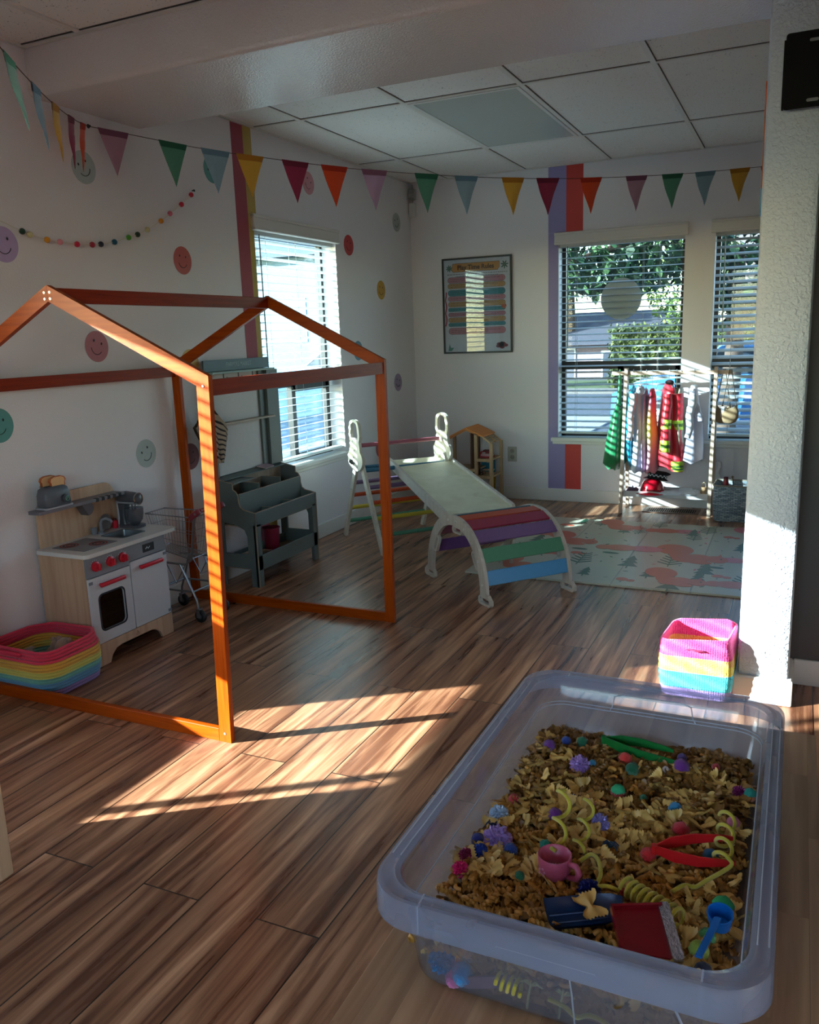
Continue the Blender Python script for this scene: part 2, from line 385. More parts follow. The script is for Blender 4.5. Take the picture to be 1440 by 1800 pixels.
# ------------------------------------------------------------------ windows
BLK = M('window_frame_dark', '#141518', .4)
GLASS = glassy('window_glass', '#e6ecec'); TINT = glassy('dimming_window_glass', '#c6d2d6'); TINT1 = glassy('light_dimming_glass', '#ccdce0')  # both tints are added to dim the outdoor view and the sun
SLAT = M('blind_slat', '#d9dcda', .45, vary=.02)
_n, _l = SLAT.node_tree.nodes, SLAT.node_tree.links; _t = _n.new('ShaderNodeBsdfTranslucent'); _t.inputs[0].default_value = lin('#d9dcda'); _x = _n.new('ShaderNodeMixShader'); _x.inputs[0].default_value = .3
_l.new(_n['Principled BSDF'].outputs[0], _x.inputs[1]); _l.new(_t.outputs[0], _x.inputs[2]); _l.new(_x.outputs[0], _n['Material Output'].inputs[0])
VAL = M('valance_vinyl', '#d5cfc9', .4, vary=.02)
def window(n, ax, W, mull=True, split=None):
    """ax 'x': window in the left wall (u = y); 'y': window in the back wall (u = x). d = depth outwards"""
    u0, u1, z0, z1 = W
    root = bpy.data.objects.new('window_%d' % n, None); COL.objects.link(root); root['kind'] = 'structure'
    def bx(b, a0, a1, d0, d1, c0, c1, bev=0):
        if ax == 'x': b.box(XL-d1, XL-d0, a0, a1, c0, c1, bev)
        elif ax == 'y': b.box(a0, a1, YB+d0, YB+d1, c0, c1, bev)
        else: b.box(a0, a1, -2.45-d1, -2.45-d0, c0, c1, bev)
    b = MB(); t = .028
    for q in ((u0, u0+t, z0, z1), (u1-t, u1, z0, z1), (u0, u1, z0, z0+t), (u0, u1, z1-t, z1)): bx(b, q[0], q[1], .105, .145, q[2], q[3])
    if split:
        bx(b, u0, u1, .10, .145, split-.03, split+.028)
        um = (u0+u1)/2
        bx(b, um-.02, um+.022, .10, .14, z0, split)
        bx(b, um, u1, .10, .135, split-.062, split-.03); bx(b, u1-.05, u1-.02, .10, .135, z0, split)
        bx(b, um, u1, .10, .135, z0, z0+.045)
    elif mull: bx(b, u0+.098, u0+.120, .10, .14, z0, z1)
    b.build('window_frame', BLK, root)
    b = MB(); bx(b, u0+.005, u1-.005, .120, .123, z0+.005, z1-.005); b.build('window_pane', {1: TINT1, 2: TINT, 3: TINT}.get(n, GLASS), root)
    b = MB(); bx(b, u0-.05, u1+.05, -.035, .10, z0-.028, z0+.001, .006); bx(b, u0-.04, u1+.04, -.018, 0, z0-.05, z0-.028, .004)
    b.build('window_sill', TRIM, root)
    return root
window(1, 'x', W1, split=1.02); window(2, 'y', W2, split=1.02); window(3, 'y', W3, split=1.02)
window(4, 'x', W4); window(5, 'r', WFILL, split=1.0)  # rear window is unseen, an opening added for fill daylight
def blind(ax, W, label, bottom=None, tilt=16, valance=True, pitch=.0455, wand=True, stack=None):
    u0, u1, z0, z1 = W; zb = bottom if bottom else z0+.03
    t = thing('window_blind', label, 'blind', (XL, (u0+u1)/2, z1) if ax == 'x' else ((u0+u1)/2, YB, z1))
    hw = (u1-u0)/2
    def pt(u, d, z): return (-d, u, z) if ax == 'x' else (u, d, z)
    def bx(b, a0, a1, d0, d1, c0, c1, bev=0):
        if ax == 'x': b.box(-d1, -d0, a0, a1, c0, c1, bev)
        else: b.box(a0, a1, d0, d1, c0, c1, bev)
    b = MB(); ca, sa = math.cos(math.radians(tilt))*.025, math.sin(math.radians(tilt))*.025
    k = int((z1-.04-zb)/pitch)
    for i in range(k):
        z = -.04-i*pitch-pitch*.5
        b.grid([[pt(s*(hw-.004), .048-ca, z-sa) for s in (-1, 1)], [pt(s*(hw-.004), .048, z+.0022) for s in (-1, 1)], [pt(s*(hw-.004), .048+ca, z+sa) for s in (-1, 1)]])
        b.grid([[pt(s*(hw-.004), .048-ca, z-sa-.0022) for s in (-1, 1)], [pt(s*(hw-.004), .048+ca, z+sa-.0022) for s in (-1, 1)]])
    b.build('slats', SLAT, t)
    b = MB(); bx(b, -hw+.004, hw-.004, .022, .074, zb-z1-.004, zb-z1+.012, .003)
    if stack:
        for i in range(12): bx(b, -hw+.004, hw-.004, .022, .074, zb-z1-.006-.0135*i, zb-z1-.015-.0135*i)
    b.build('bottom_rail', SLAT, t)
    if valance:
        b = MB(); bx(b, -hw-.028, hw+.022, -.022, .0, -.018, .068, .004); bx(b, -hw-.028, hw+.022, -.028, -.0, .05, .066, .003); bx(b, -hw-.028, hw+.022, -.027, 0, -.015, -.002, .003)
        b.build('valance', VAL, t)
    b = MB(); bx(b, -hw+.004, hw-.004, .02, .075, -.035, -.002); b.build('headrail', SLAT, t)
    b = MB()
    for s in (-.72, .36, .62) if ax == 'y' else (-.7, 0, .7):
        for d in (.0225, .0735): b.tube([pt(s*hw, d, -.03), pt(s*hw, d, zb-z1)], .0011, 4)
    b.build('cord', M('blind_cord', '#b9bcbb', .8), t)
    if wand:
        b = MB(); s = -.86*hw if ax == 'y' else -.86*hw
        b.tube([pt(s, .012, -.03), pt(s+.004, .010, (-.75 if ax == 'y' else -1.15))], .004, 6)
        b.build('tilt_wand', M('wand_grey', '#7d8486', .3), t)
    return t
blind('x', W1, 'white slatted blind in the left-wall window beside the maroon stripe', tilt=-9)
blind('y', W2, 'white slatted blind in the back window above the green apron, grey disc behind it', tilt=9)
blind('y', W3, 'white slatted blind in the window partly hidden by the white pier', tilt=22)
blind('x', W4, 'half raised white blind in the left-wall window nearest the camera', bottom=.84, tilt=8, wand=False, stack=True)
# ------------------------------------------------------------------ wall decorations
INK = M('ink_black', '#17151a', .6)
def smiley(y, z, col, rot, label, r=.067, wall='L'):
    t = thing('smiley_decal', label, 'wall sticker', (XL, y, z), group='smiley face wall stickers')
    b = MB(); b.prism(ell(0, 0, r, r, 40), (.0006, 0, 0), (0, 1, 0), (0, 0, 1), .0006); b.build('sticker_disc', M('decal_'+col, col, .5), t)
    b = MB(); c, s = math.cos(rot), math.sin(rot)
    def q(a, h): return (.0016, (a*c-h*s)*r, (a*s+h*c)*r)
    for a in (-.33, .33):
        b.prism([(y_, z_) for _, y_, z_ in [q(a+.07*math.cos(k), .3+.09*math.sin(k)) for k in [2*PI*i/10 for i in range(10)]]], (.0013, 0, 0), (0, 1, 0), (0, 0, 1), .0004)
    b.tube([q(.47*math.cos(k), -.05+.47*math.sin(k)) for k in [PI*(1.12+.76*i/12) for i in range(13)]], .0015, 5)
    b.build('smiley_face', INK, t)
    return t
for y, z, c, ro, l in [
    (2.829, 2.024, '#a9b4b2', .45, 'pale grey smiley sticker under the orange pennant by the pin'),
    (3.707, 2.15, '#5f9a96', .9, 'teal smiley sticker half behind a light blue pennant'),
    (2.375, 1.676, '#b39bc4', .1, 'large lilac smiley sticker at the left end of the pompom garland'),
    (3.416, 1.682, '#b5423f', -.1, 'red smiley sticker left of the maroon stripe'),
    (2.792, 1.281, '#b06d76', -.35, 'dusty pink smiley sticker under the sunlit rafter'),
    (3.405, 1.185, '#c09a4c', -.1, 'mustard smiley sticker beside the market stand sign'),
    (3.029, .776, '#a3aeab', .5, 'grey smiley sticker on the wall above the shopping cart'),
    (4.657, 2.216, '#c98a92', -.5, 'pink smiley sticker next to the crimson pennant above the window'),
    (5.136, 1.889, '#bb3d3c', -.2, 'red smiley sticker right of the left window top'),
    (5.597, 1.612, '#c3963f', -.1, 'yellow smiley sticker between left window and room corner'),
    (5.899, 2.112, '#a4aaa6', .3, 'grey smiley sticker just below the motion sensor'),
    (5.827, .932, '#9c86a2', -.2, 'purple smiley sticker low near the corner beside the orange post'),
    (2.245, .995, '#4e8c86', 0, 'teal smiley sticker at the left edge of the photo'),
    (5.203, 1.190, '#5e8a9c', 0, 'blue smiley sticker behind the far corner of the house frame'),
    (5.473, .469, '#a85f68', 0, 'pink smiley sticker behind the climbing triangle'),
    (3.345, .715, '#7e4450', 0, 'dark rose smiley sticker behind the striped apron')]:
    smiley(y, z, c, ro, l)

FAB = {k: M('felt_'+k, v, .85, vary=.05, scale=60, sheen=.2) for k, v in dict(lav='#a9839b', grn='#4f8f78', sky='#86a6b8', yel='#cfa23a', crim='#8f2348', org='#d4471c', lil='#b597b8', aqua='#8cc4b4').items()}
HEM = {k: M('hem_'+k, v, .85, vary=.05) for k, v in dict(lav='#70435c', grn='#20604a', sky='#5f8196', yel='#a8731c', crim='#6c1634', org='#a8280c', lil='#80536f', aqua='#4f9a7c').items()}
A0 = Vector((-2.796, 2.88, 2.196)); B0 = Vector((-.249, 5.632, 2.193))
ZQ = [(0, 2.196), (.043, 2.173), (.108, 2.137), (.158, 2.116), (.256, 2.086), (.326, 2.070), (.40, 2.062), (.458, 2.058), (.53, 2.059), (.585, 2.063), (.657, 2.073), (.736, 2.092), (.801, 2.110), (.863, 2.130), (.93, 2.157), (.994, 2.183), (1.03, 2.2), (1.2, 2.29)]
def strz(q):
    for (a, za), (b_, zb) in zip(ZQ, ZQ[1:]):
        if a <= q <= b_: return za+(zb-za)*(q-a)/(b_-a)
    return 2.3
def strp(q): return Vector((A0.x+(B0.x-A0.x)*q, A0.y+(B0.y-A0.y)*q, strz(q)))
C0 = Vector((-1.92, 1.70, 2.045))
def leftp(s): return A0.lerp(C0, s)+Vector((0, 0, -.06*s*(1-s)*2))       # string from the pin towards the camera
t = thing('pennant_bunting', 'string of coloured felt pennants crossing the room below the beam', 'bunting', A0)
b = MB(); b.T = Matrix.Translation(-A0)
b.tube([strp(i/60*1.16) for i in range(61)], .0016, 5)
b.tube([leftp(i/20*1.2) for i in range(21)]+[Vector((-2.79, .9, 2.32))], .0016, 5)
b.build('string', M('string_brown', '#4b3a33', .9), t)
def pennant(p, q, key, hgt=.18, twist=0):
    """p, q ends of the hem on the string"""
    p, q = p-A0, q-A0; m = (p+q)/2; d = (q-p); side = d.normalized().cross(Vector((0, 0, 1)))
    tip = m-Vector((0, 0, hgt)) + side*twist
    for nm, mt, f0, f1, off in (('pennant', FAB[key], 0, 1, 0), ('hem_fold', HEM[key], -.02, .12, .0015)):
        b = MB(); rows = []
        for i in range(9 if off == 0 else 3):
            f = f0+(f1-f0)*i/(8 if off == 0 else 2); w = 1-max(f, 0)
            row = []
            for s in (-1, -.5, 0, .5, 1):
                c = m.lerp(tip, f)+d*.5*s*max(w, .004)+side*(.010*math.sin(3*s+4*f)*(1-w)*w*3)
                row.append(c)
            rows.append(row)
        if off == 0:
            b.grid([[v+side*.0008 for v in r] for r in rows]); b.grid([[v-side*.0008 for v in r] for r in rows])
            o = b.build(nm, mt, t, smooth=180)
        else:
            for sg in (-1, 1): b.grid([[v+side*.0022*sg for v in r] for r in rows])
            b.grid([[v+side*.0022*sg for v in rows[0]] for sg in (-1, 1)])
            b.build(nm, mt, o, smooth=60)
QS = [(.010, .043, 'lav'), (.076, .108, 'grn'), (.124, .158, 'sky'), (.166, .199, 'yel'), (.222, .256, 'crim'), (.272, .307, 'org'), (.326, .361, 'lil'), (.400, .434, 'grn'),
      (.458, .493, 'sky'), (.530, .565, 'yel'), (.585, .622, 'crim'), (.657, .694, 'org'), (.736, .774, 'lav'), (.801, .840, 'grn'), (.863, .902, 'sky'), (.930, .970, 'yel'), (.992, 1.03, 'crim')]
for a, c, k in QS: pennant(strp(a), strp(c), k, .182)
for i, (s, k) in enumerate([(.98, 'aqua'), (.76, 'sky'), (.55, 'yel'), (.335, 'crim'), (.14, 'org')]):
    pennant(leftp(s), leftp(s-.085), k, .185, .03-.012*i)
b = MB(); b.sph((0, 0, 0), .009, 10); b.cyl((.0, 0, 0), (.012, 0, 0), .004, n=8); b.build('push_pin', INK, t)

# pompom garland on the left wall
PG = [(2.455, 1.73, '#1c3a2c'), (2.49, 1.721, '#c4b98c'), (2.572, 1.708, '#d18a1c'), (2.637, 1.705, '#d98a98'), (2.728, 1.703, '#c42044'), (2.813, 1.708, '#9a1c34'), (2.863, 1.714, '#1a2038'), (2.946, 1.73, '#1f5c78'),
      (3.037, 1.757, '#4f9a30'), (3.097, 1.775, '#14301f'), (3.165, 1.803, '#c9bf94'), (3.264, 1.851, '#cf8724'), (3.333, 1.892, '#d4708a'), (3.423, 1.944, '#c41f3c'), (3.503, 1.999, '#b01c38')]
t = thing('pompom_garland', 'string of small felt balls hung in a curve on the left wall', 'garland', (XL, 2.97, 1.72))
b = MB(); pts = [(.018, 2.36-2.97, .04)]+[(.018, y-2.97, z-1.72+.0) for y, z, c in PG]+[(.012, 3.532-2.97, 2.021-1.72)]
b.tube(pts, .0012, 5); b.build('thread', M('thread_cream', '#d6cdb6', .9), t)
for y, z, c in PG:
    b = MB(); b.sph((.018, y-2.97, z-1.72), .0125, 14); b.build('felt_ball', M('felt_'+c, c, .95, vary=.15, scale=300, sheen=.3), t, smooth=180)
b = MB(); b.sph((.012, 3.535-2.97, 2.023-1.72), .006, 8); b.cyl((0, 3.535-2.97, 2.023-1.72), (.012, 3.535-2.97, 2.023-1.72), .003, n=8); b.build('push_pin', INK, t)

# poster
t = thing('rules_poster', 'black framed rules poster with coloured bars on the back wall', 'poster', (-2.256, YB, 1.131))
PX, PH = .279, .713
b = MB()
for q in ((-PX, PX, 0, .012), (-PX, PX, PH-.012, PH), (-PX, -PX+.012, .012, PH-.012), (PX-.012, PX, .012, PH-.012)): b.box(q[0], q[1], -.022, 0, q[2], q[3], .002)
b.build('frame', M('frame_black', '#101014', .35), t)
paper = MB(); paper.box(-PX+.01, PX-.01, -.008, -.001, .01, PH-.01)
pap = paper.build('paper', M('poster_paper', '#e2e3e8', .6, vary=.02), t)
def flat(name, polys, col, y, par, label=None):
    b = MB()
    for p in polys: b.prism(p, (0, y, 0), (1, 0, 0), (0, 0, 1), .0003)
    return b.build(name, M('print_'+col, col, .6, vary=.02), par, label=label)
INKP = '#22262c'
def pill(x0, x1, z0, z1, g=0): return rr(x0-g, x1+g, z0-g, z1+g, (z1-z0)/2+g-.0005, 6)
bars = [('#c98792', .552, .040), ('#c79a63', .508, .034), ('#3f8f98', .457, .042), ('#c98792', .414, .030), ('#c79a63', .372, .036), ('#3f8f98', .332, .024), ('#bd8090', .295, .026), ('#c79a63', .255, .034), ('#3f8f98', .219, .024), ('#c98792', .170, .046)]
hd = [(-.205, .632), (-.19, .612), (.165, .612), (.18, .632), (.18, .672), (-.19, .672)]
flat('bar_outline', [pill(-.235, .225, z-h/2, z+h/2, .0022) for c, z, h in bars]+[[(x*1.012-.0, (z-.642)*1.08+.642) for x, z in hd]], INKP, -.0083, pap)
for i, (c, z, h) in enumerate(bars): flat('rule_bar', [pill(-.235, .225, z-h/2, z+h/2)], c, -.0087, pap)
flat('title_banner', [hd], '#d99a52', -.0087, pap)
tx = MB()
for c, z, h in bars:
    n = 2 if h > .032 else 1
    for k in range(n):
        zz = z+(.007 if k == 0 else -.007)*(n-1); x = -.215
        random.seed(int(z*1000)+k)
        while x < (.17 if k == 0 else .08):
            w = random.uniform(.008, .026); tx.prism([(x, zz-.0014), (x+w, zz-.0014), (x+w, zz+.0014), (x, zz+.0014)], (0, -.0091, 0), (1, 0, 0), (0, 0, 1), .0002); x += w+.005
for k, (xa, xb) in enumerate([(-.24, .245), (-.17, .17)]):
    x = xa
    while x < xb:
        w = random.uniform(.006, .02); tx.prism([(x, .592-.016*k), (x+w, .592-.016*k), (x+w, .596-.016*k), (x, .596-.016*k)], (0, -.0085, 0), (1, 0, 0), (0, 0, 1), .0002); x += w+.005
tx.build('small_print', M('print_text', '#3f3a44', .7), pap)
text('Play Time Rules', .047, M('title_ink', '#3a2018', .6), pap, 'title', (-.008, -.0093, .641), (PI/2, 0, 0), .0001, bold=.0012, squeeze=.98)
star = MB()
for cx, cz, n, r, c in ((-.222, .640, 8, .026, 0), (.222, .645, 7, .030, 0)):
    for i in range(n):
        a = 2*PI*i/n+.2; star.prism(ell(cx+r*.55*math.cos(a), cz+r*.55*math.sin(a), r*.5, r*.17, 10, a), (0, -.009, 0), (1, 0, 0), (0, 0, 1), .0002)
star.build('leaf_motif', M('print_leaf', '#47705c', .6), pap)
sq = MB(); sq.tube([(-.262+.012*abs(math.sin(k*.55)), -.0095, .21+.017*k) for k in range(16)], .005, 6); sq.build('squiggle', M('print_squiggle', '#a83b54', .6), pap)
flat('heart', [[(.205, .36), (.192, .345), (.214, .322), (.236, .343), (.232, .358), (.222, .362), (.214, .353)]], '#c96a4a', -.0094, pap)
flat('corner_motif', [[(-.245, .02), (-.232, .075), (-.222, .045), (-.195, .045), (-.215, .02)]], '#4d8f7c', -.0088, pap)
flat('flower_motif', [ell(.195+.03*math.cos(k), .055+.014*math.sin(k), .02, .012, 12) for k in (0, 1.2, 2.4, 3.6, 4.8)], '#8e3340', -.0088, pap)
flat('flower_centre', [ell(.195, .062, .018, .02, 14)], '#2a1d24', -.0092, pap)
b = MB(); b.box(-PX+.011, PX-.011, -.0135, -.0115, .011, PH-.011); b.build('glazing', glassy('poster_glazing', '#f2f4f6', .015), t)

# motion sensor pair in the corner
t = thing('motion_sensor', 'white two-piece sensor box high in the room corner', 'sensor', (-2.765, YB-.012, 2.17))
b = MB(); b.box(-.024, .026, -.034, .012, .125, .205, .008); b.box(-.02, .022, -.045, -.03, .14, .17, .005); b.build('upper_housing', M('sensor_grey', '#9a9a98', .4), t)
b = MB(); b.box(-.024, .026, -.032, .012, 0, .105, .008); b.build('lower_housing', M('sensor_white', '#cfcfcb', .4), t)
b = MB(); b.tube([(0, .0, .1), (.004, .0, .13)], .003, 6); b.tube([(0, .004, .2), (-.005, .006, .24)], .003, 6); b.build('cable', M('sensor_grey', '#9a9a98'), t)
# outlet
t = thing('power_outlet', 'white double power outlet on the back wall under the poster', 'outlet', (-1.988, YB, .352))
b = MB(); b.box(-.037, .037, -.006, 0, -.058, .058, .003); b.build('cover_plate', M('outlet_plate', '#a8a39a', .4), t)
for z in (-.024, .024):
    b = MB(); b.lathe([(0, -.0095), (.016, -.0095), (.018, -.006)], (0, 0, z), 20, 'y'); o = b.build('socket', M('outlet_socket', '#8f8a80', .4), t, smooth=40)
    b = MB(); b.box(-.007, -.005, -.0102, -.0094, z-.004, z+.005); b.box(.005, .007, -.0102, -.0094, z-.004, z+.005); b.build('slot', INK, o)
DISC = M('disc_grey', '#b4bab6', .7, vary=.08, scale=8)
_n, _l = DISC.node_tree.nodes, DISC.node_tree.links; _t = _n.new('ShaderNodeBsdfTranslucent'); _t.inputs[0].default_value = lin('#8a908c'); _x = _n.new('ShaderNodeMixShader'); _x.inputs[0].default_value = .4
_l.new(_n['Principled BSDF'].outputs[0], _x.inputs[1]); _l.new(_t.outputs[0], _x.inputs[2]); _l.new(_x.outputs[0], _n['Material Output'].inputs[0])
# round grey disc on the back window glass
o = MB(); o.prism(ell(0, 0, .146, .146, 48), (0, 0, 0), (1, 0, 0), (0, 0, 1), .003)
at(tag(o.build('window_disc', DISC), 'round grey disc on the glass of the back window', 'window decoration'), (-1.195, YB+.112, 1.489))
# floor register
t = thing('floor_register', 'brown slotted metal vent in the floor under the clothes rack', 'floor vent', (-.765, 5.995, 0))
b = MB()
for q in ((-.19, .19, -.085, -.062), (-.19, .19, .062, .085), (-.19, -.165, -.062, .062), (.165, .19, -.062, .062)): b.box(q[0], q[1], q[2], q[3], 0, .005, .001)
b.build('frame', M('register_brown', '#75594c', .45, metal=.3), t)
b = MB()
for i in range(23): b.box(-.162+i*.0143, -.157+i*.0143, -.062, .062, .001, .0045)
b.build('louver', M('register_brown', '#75594c'), t)
b = MB(); b.box(-.165, .165, -.062, .062, .0003, .0008); b.build('duct_opening', M('duct_black', '#0a0909', .9), t)

# ------------------------------------------------------------------ painted on the pier: TV bracket and toy
t = thing('wall_bracket', 'black steel screen bracket plate on the white pier', 'wall bracket', (.02, 2.92, 2.0))
SL = [rr(-.045+d, -.012+d, z-.005, z+.005, .0045, 3) for d in (0, .048) for z in (-.083, .079)]
b = MB(); b.prism(rr(-.107, .13, -.103, .104, .008, 3), (0, -.028, 0), (1, 0, 0), (0, 0, 1), .003, holes=SL); b.build('mounting_plate', M('bracket_black', '#050609', .6, vary=.03, spec=.15), t)
b = MB(); b.box(-.112, -.107, -.028, -.002, -.098, .088); b.build('side_flange', M('bracket_black', '#0b0c10'), t)
b = MB(); b.box(-.10, .005, -.0245, -.0005, -.095, .095); b.build('spacer', M('bracket_grey', '#8e9296', .5), t)
t = thing('toy_hammer_strip', 'thin orange and light blue toy bat hung on the left of the white pier', 'toy', (-.139, 3.05, 1.62))
b = MB(); b.prism(rr(-.014, .014, 0, .085, .005, 3), (-.004, 0, 0), (0, 1, 0), (0, 0, 1), .008); b.build('grip', M('toy_blue', '#2f8fc4', .4), t, label='light blue end')
b = MB(); b.prism([(-.011, .085), (.011, .085), (.018, .30), (-.018, .30)], (-.004, 0, 0), (0, 1, 0), (0, 0, 1), .008); b.build('shaft', M('toy_orange_dark', '#b3561c', .5), t)
b = MB(); b.prism(rr(-.022, .022, .30, .40, .006, 3), (-.004, 0, 0), (0, 1, 0), (0, 0, 1), .009); b.build('head', M('toy_orange', '#d95a1a', .4), t, label='bright orange end')

# ceiling light panel
t = thing('ceiling_light', 'unlit fluorescent panel with prismatic cover in the ceiling grid', 'ceiling light', (-1.572, 4.704, ZC-.004))
b = MB()
for q in ((-.29, .29, -.594, -.57), (-.29, .29, .57, .594), (-.29, -.27, -.57, .57), (.27, .29, -.57, .57)): b.box(q[0], q[1], q[2], q[3], -.004, .003, .001)
b.build('frame', M('light_frame', '#d8d8d6', .3, metal=.1), t)
m = M('prismatic_cover', '#aab3b0', .35, vary=.03, coat=.3)
N, L = m.node_tree.nodes, m.node_tree.links
tc = N.new('ShaderNodeTexCoord'); mp = N.new('ShaderNodeMapping'); mp.inputs['Rotation'].default_value = (0, 0, PI/4); ck = N.new('ShaderNodeTexChecker'); ck.inputs['Scale'].default_value = 120
L.new(tc.outputs['Object'], mp.inputs[0]); L.new(mp.outputs[0], ck.inputs['Vector']); bp = N.new('ShaderNodeBump'); bp.inputs['Strength'].default_value = .3; bp.inputs['Distance'].default_value = .003
L.new(ck.outputs['Fac'], bp.inputs['Height']); L.new(bp.outputs[0], N['Principled BSDF'].inputs['Normal'])
b = MB(); b.box(-.27, .27, -.57, .57, -.001, .002); b.build('diffuser', m, t)

# ------------------------------------------------------------------ orange house frame
OW = wood('orange_stain', '#963a04', '#822a00', 'a', 1.2, .38, .05)
OWZ = wood('orange_stain_z', '#a44402', '#8c3400', 'z', 1, .38, .08)
OWX = wood('orange_stain_x', '#a44402', '#8c3400', 'x', 1, .38, .08)
OWY = wood('orange_stain_y', '#882806', '#741e04', 'y', 1, .38, .08)
HX0, HX1, HN, HF = -2.77, -1.612, 2.012, 3.238
hc = Vector(((HX0+HX1)/2, (HN+HF)/2, 0)); ze, za = 1.185, 1.478
t = thing('house_frame', 'orange stained wooden playhouse frame on the floor', 'playhouse frame', hc)
mx = (HX0+HX1)/2; KK = (za-ze)/(mx-HX0)
SCR = M('screw_steel', '#b8b4ae', .3, metal=.9)
for y in (HN, HF):
    sg = -1 if y == HN else 1
    for x in (HX0, HX1):
        s = 1 if x == HX0 else -1
        tl = .030 if (x == HX1 and y == HN) else 0      # this post leans slightly outwards
        k = (za-ze)/abs(mx-x-tl)
        b = MB(); b.T = Matrix.Translation(-hc); b.prism([(x, 0), (x+s*.045, 0), (x+tl+s*.045, ze+.045*k), (x+tl, ze)][::s], (0, y-.010, 0), (1, 0, 0), (0, 0, 1), -.02)
        o = b.build('post', OWZ, t)
        b = MB(); b.T = Matrix.Translation(-hc)
        for z in (ze-.03, .03):
            b = MB(); b.T = Matrix.Translation(-hc); b.lathe([(0, sg*.0115), (.004, sg*.0115), (.005, sg*.010)], (x+s*.022+tl*(z > 1), y, z), 10, 'y'); b.build('screw', SCR, o)
        b = MB(); b.T = Matrix.Translation(-hc)
        
        vx = .046*math.sqrt(1+k*k)
        b.prism([(x+tl+s*.0455, ze+.0455*k), (mx-s*.0003, za), (mx-s*.0003, za-vx), (x+tl+s*.0455, ze+.0455*k-vx)][::-s], (0, y-.0100, 0), (1, 0, 0), (0, 0, 1), -.02)
        o = b.build('rafter', OWX, t)
        b = MB(); b.T = Matrix.Translation(-hc)
        for dz in (.015, .035):
            b = MB(); b.T = Matrix.Translation(-hc); b.lathe([(0, sg*.0115), (.004, sg*.0115), (.005, sg*.010)], (mx-s*.012, y, za-dz-.008), 10, 'y'); b.build('screw', SCR, o)
    b = MB(); b.T = Matrix.Translation(-hc); b.box(HX0+.045, HX1-.045, y-.01, y+.01, .0, .045, .002); b.build('base_rail', OWX, t)
for x in (HX0, HX1):
    s = 1 if x == HX0 else -1
    b = MB(); b.T = Matrix.Translation(-hc); b.bar((x+s*.014+(.03 if s < 0 else 0), HN+.01, ze-.036), (x+s*.014, HF-.01, ze-.036), .02, .048); b.build('eave_rail', OWY, t)
b = MB(); b.T = Matrix.Translation(-hc); b.box(mx-.010, mx+.010, HN+.01, HF-.01, za-.056, za-.008, .002); b.build('ridge_rail', OWY, t)
# ------------------------------------------------------------------ play kitchen (origin at wall, x outwards)
PLY = wood('ply_side', '#c3a184', '#b08c70', 'z', .5, .5, .02)
WHT = M('kitchen_white', '#c9c9cc', .35, vary=.015)
GRY = M('kitchen_grey', '#7d8087', .4, vary=.03)
RED = M('knob_red', '#c4162c', .35, vary=.02)
KX = -2.780
t = thing('play_kitchen', 'wooden play kitchen with white doors and red handles against the left wall', 'play kitchen', (KX, 2.565, 0))
y0, y1, dx = -.232, .225, .25
b = MB()
b.box(0, dx, y0, y0+.012, 0.0, .462); b.box(0, dx, y1-.012, y1, 0.0, .462); b.box(.0, .008, y0+.012, y1-.012, .03, .46)
b.box(.008, dx-.02, y0+.012, y1-.012, .085, .095); b.box(.008, dx-.02, -.006, .006, .095, .37); b.box(.008, dx-.02, y0+.012, y1-.012, .375, .383)
b.box(.008, dx-.03, y0+.012, -.006, .235, .239)
b.build('body', PLY, t)
b = MB()   # kick panel with arch
pr = [(y0, 0), (y0+.07, 0), (y0+.085, .03), (y0+.11, .05), (y0+.14, .056), (y1-.14, .056), (y1-.11, .05), (y1-.085, .03), (y1-.07, 0), (y1, 0), (y1, .092), (y0, .092)]
b.prism(pr, (dx, 0, 0), (0, 1, 0), (0, 0, 1), .012); kp = b.build('kick_panel', PLY, t)
b = MB(); b.tube([(dx+.0125, .005+.011*math.cos(a), .072+.009*math.sin(a)) for a in [PI*(1.05+.9*i/8) for i in range(9)]], .0008, 4)
b.tube([(dx+.0125, .001, .068), (dx+.0125, .004, .083), (dx+.0125, .009, .077), (dx+.0125, .006, .068)], .0008, 4); b.build('maker_mark', M('burnt_mark', '#5a3a28', .7), kp)
b = MB(); b.prism(rr(y0+.002, -.003, .095, .372, .004, 3), (dx, 0, 0), (0, 1, 0), (0, 0, 1), .012, holes=[rr(y0+.045, -.048, .145, .295, .022, 5)]); d1 = b.build('oven_door', WHT, t)
b = MB(); b.prism(rr(y0+.040, -.043, .140, .300, .024, 5), (dx+.002, 0, 0), (0, 1, 0), (0, 0, 1), .002); b.build('oven_glass', glassy('oven_smoke', '#b0a8a2'), d1)
b = MB(); b.prism(rr(y0+.040, -.043, .140, .300, .024, 5), (dx+.0121, 0, 0), (0, 1, 0), (0, 0, 1), .0012, holes=[rr(y0+.047, -.050, .147, .293, .02, 5)]); b.build('window_gasket', INK, d1)
b = MB(); b.prism(rr(.003, y1-.002, .095, .385, .004, 3), (dx, 0, 0), (0, 1, 0), (0, 0, 1), .012); d2 = b.build('cupboard_door', WHT, t)
def khandle(door, ya, yb, z):
    b = MB(); b.tube([(dx+.012, ya+.012, z), (dx+.024, ya+.014, z), (dx+.026, ya+.02, z), (dx+.026, yb-.02, z), (dx+.024, yb-.014, z), (dx+.012, yb-.012, z)], .0065, 8)
    b.box(dx+.020, dx+.032, ya, yb, z-.009, z+.009, .005); b.build('handle', RED, door, smooth=50, label='red bar handle')
khandle(d1, -.185, -.045, .338); khandle(d2, .045, .185, .352)
for d, zs in ((d1, (.355, .105)), (d2, (.372, .108))):
    for z in zs:
        b = MB(); yy = y0 if d is d1 else y1-.02; b.box(dx+.0122, dx+.0145, yy, yy+.02, z-.006, z+.006); b.build('hinge', GRY, d)
